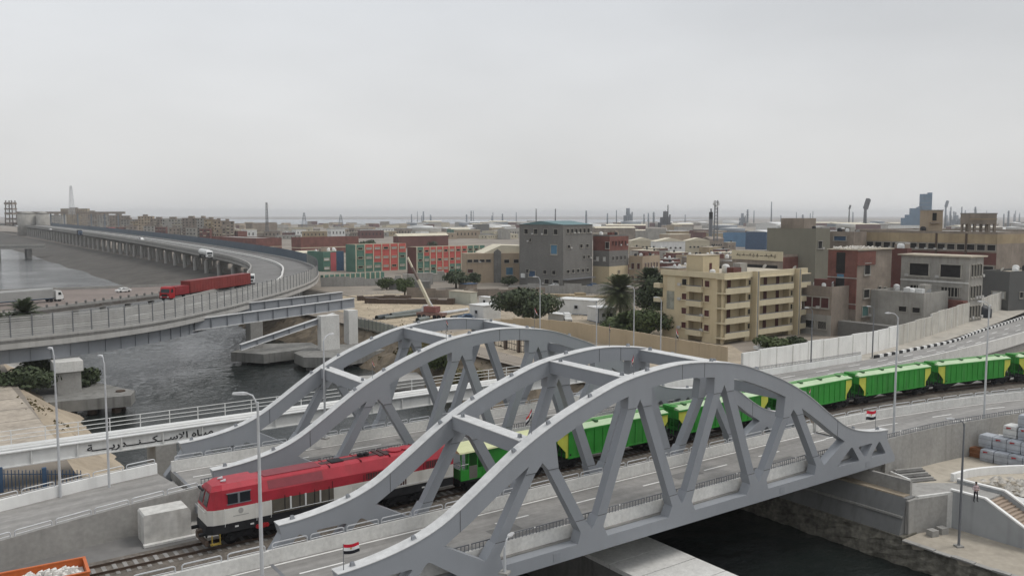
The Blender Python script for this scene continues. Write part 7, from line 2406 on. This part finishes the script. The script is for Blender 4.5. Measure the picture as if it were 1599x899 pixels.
MB().box(c.w * .48, c.w * .48 + .9, -.06, -.01, .05, c.h * .8).build('door', hole, c.t)
cabin('small white kiosk with flat roof below the long cabin', 880, 502, 856, 892, 492, 10, wins=(0, 0), trim=False)
cabin('pale sheet-clad cabin on a trailer behind the crane', 735, 476, 701, 745, 457, 12, M('sheet_pale', (.45, .45, .38), .6, .1, .6, streak=.3, dirt=(.28, .26, .2)), roof_t, (0, 0), False)
cabin('white cabin with one window left of the dark round tree', 755, 500, 733, 782, 478, 8, wins=(0, 1), trim=False)
cabin('small white guard cabin above the white cabin', 765, 480, 748, 773, 465, 8, wins=(1, 1), trim=False)
for u, v, az, mt, lab, vn in ((948, 506, R(-10), galv, 'silver car parked by the white site cabin', False), (888, 503, R(60), white_p, 'white van parked beside the small kiosk', True), (1180, 548, R(-20), white_p, 'white minibus behind the panel wall at the foot of the yellow block', True),
        (715, 500, R(-20), blue_p, 'dark blue car among the pipes by the crane', False), (918, 449, R(0), blue_p, 'dark car under the canopy of the tall grey block', False), (858, 449, R(-5), white_p, 'white car at the foot of the tall grey block', False)):
    car(lab, G(u, v, -2), az, mt, vn)
# stacked pipes and steel sections
pm_ = M('pipe_dark', (.05, .06, .065), .5, .2, .6)
pg = M('pipe_greengrey', (.15, .165, .155), .5, .2, .4)
pl_ = ['long green grey pipe lying left of the crane, rear', 'long green grey pipe lying left of the crane, front', 'dark pipe bundle end left of the crane', 'pipe with open end in front of the crane', 'long grey pipe right of the crane, rear', 'dark blue pipe right of the crane, front']
for (u0, v0, u1, v1, r, mt), lab in zip(((610, 492, 662, 484, .9, pg), (600, 496, 655, 490, .7, pg), (588, 496, 606, 493, .9, pm_), (652, 500, 668, 497, 1.0, pg), (684, 490, 730, 483, .7, galv), (705, 496, 735, 491, .8, pm_)), pl_):
    r *= .62
    a, b = G(u0, v0, -2 + r), G(u1, v1, -2 + r)
    t = thing('steel_pipe', lab, 'pipe', (a.x, a.y, -2), world=True, group='pipes in the works yard')
    m = MB().tube([a, b], r, 14)
    m.f = m.f[:-2]
    m.mi = m.mi[:-2]
    m.tube([a, b], r * .88, 14)
    m.f = m.f[:-2]
    m.mi = m.mi[:-2]
    m.build('pipe_shell', mt, t, True)
    MB().box(min(a.x, b.x) - .1, min(a.x, b.x) + .3, min(a.y, b.y) - .5, max(a.y, b.y) + .2, -2, -1.75).build('chock', wood, t)
for k, (u, v, w_, h_, mt, lab) in enumerate(((640, 474, 26, 1.6, rust, 'long rusty steel stack behind the crane'), (600, 468, 16, 1.4, rust, 'low rusty beam pile on the sand lot'), (690, 465, 22, 3.0, w_tan2, 'broken tan masonry wall behind the sheet-clad cabin'), (770, 462, 34, 2.6, w_tan2, 'long broken masonry wall below the tan workshop'), (880, 458, 36, 3.2, conc_m, 'concrete yard wall in front of the tall grey block'),
        (590, 446, 40, 3.4, conc_m, 'grey concrete yard wall below the school'), (640, 452, 14, 3.0, conc_d, 'dark shack beside the bright green tree'), (662, 440, 16, 4.0, w_greyp, 'grey white hut at the foot of the school'), (930, 470, 20, 1.8, w_ochre, 'orange brown brick heap behind the palm'), (850, 466, 26, 1.5, w_ochre, 'orange brown rubble line behind the round tree'))):
    p = G(u, v, -2)
    t = thing(lab.split()[-1] if lab.split()[-1] in ('x',) else ('masonry_wall' if 'wall' in lab else 'shack' if ('shack' in lab or 'hut' in lab) else 'material_pile'), lab, 'wall' if 'wall' in lab else 'hut' if ('shack' in lab or 'hut' in lab) else 'pile', tuple(p), math.atan2(RT.y, RT.x) + (.25 if k % 2 else -.12))
    r = random.Random(k)
    x = -w_ / 2
    while x < w_ / 2:
        q = min(r.uniform(1.5, 4), w_ / 2 - x + .01)
        MB().box(x, x + q - .03, -.15 if 'wall' in lab else -1.2, .15 if 'wall' in lab else 1.2, 0, h_ * r.uniform(.72, 1.05)).build('wall_length' if 'wall' in lab else 'section', mt, t)
        x += q
rub = MB()
r_ = random.Random(404)
for k in range(900):
    u, v = r_.uniform(560, 960), r_.uniform(452, 505)
    p = G(u, v, -2)
    s = r_.uniform(.12, .55)
    a = r_.uniform(0, 3)
    if s > .42:
        s *= .6
    rub.add([(p.x - s, p.y - s * .3, -2), (p.x + s * .2, p.y - s, -2), (p.x + s, p.y + s * .2, -2), (p.x - s * .2, p.y + s, -2), (p.x, p.y, -2 + s * r_.uniform(.5, 1.2))], [(0, 1, 4), (1, 2, 4), (2, 3, 4), (3, 0, 4)])
o = rub.build('yard_rubble', M('rubble_mix', (.40, .34, .26), .95, .35, .3), None)
tag(o, 'scattered rubble and debris over the works yard', 'rubble')
o['kind'] = 'stuff'
t = Bld('blue_tarp_shelter', 'shelter under a blue tarpaulin below the tan workshop', 728, 452, 716, 745, 444, 5, w_tan2, None, 'shelter', par=0)
MB().box(-.3, t.w + .3, -.3, t.d + .3, t.h, t.h + .12).build('tarpaulin', blue_p, t.t)
t = Bld('street_fence', 'low cream and green fence in front of the school', 505, 440, 500, 600, 430, 9, s_grn, None, 'fence', par=0, dmin=.3)
for k in range(12):
    MB().box(t.w * k / 12, t.w * k / 12 + .5, -.15, 0, 0, t.h + .3).build('fence_post', s_crm, t.t)

# ---------------------------------------------------------------- haze
hz = MB().box(-1500, 7600, -300, 7600, -9.5, 62).build('haze', None)
hz['kind'] = 'stuff'
hm = bpy.data.materials.new('haze_air')
hm.use_nodes = True
nt = hm.node_tree
for n_ in list(nt.nodes):
    if n_.type == 'BSDF_PRINCIPLED':
        nt.nodes.remove(n_)
pv = nt.nodes.new('ShaderNodeVolumePrincipled')
pv.inputs['Color'].default_value = (.97, .98, 1.0, 1)
pv.inputs['Density'].default_value = .00014
pv.inputs['Anisotropy'].default_value = .35
nt.links.new(pv.outputs[0], nt.nodes['Material Output'].inputs['Volume'])
hz.data.materials.append(hm)
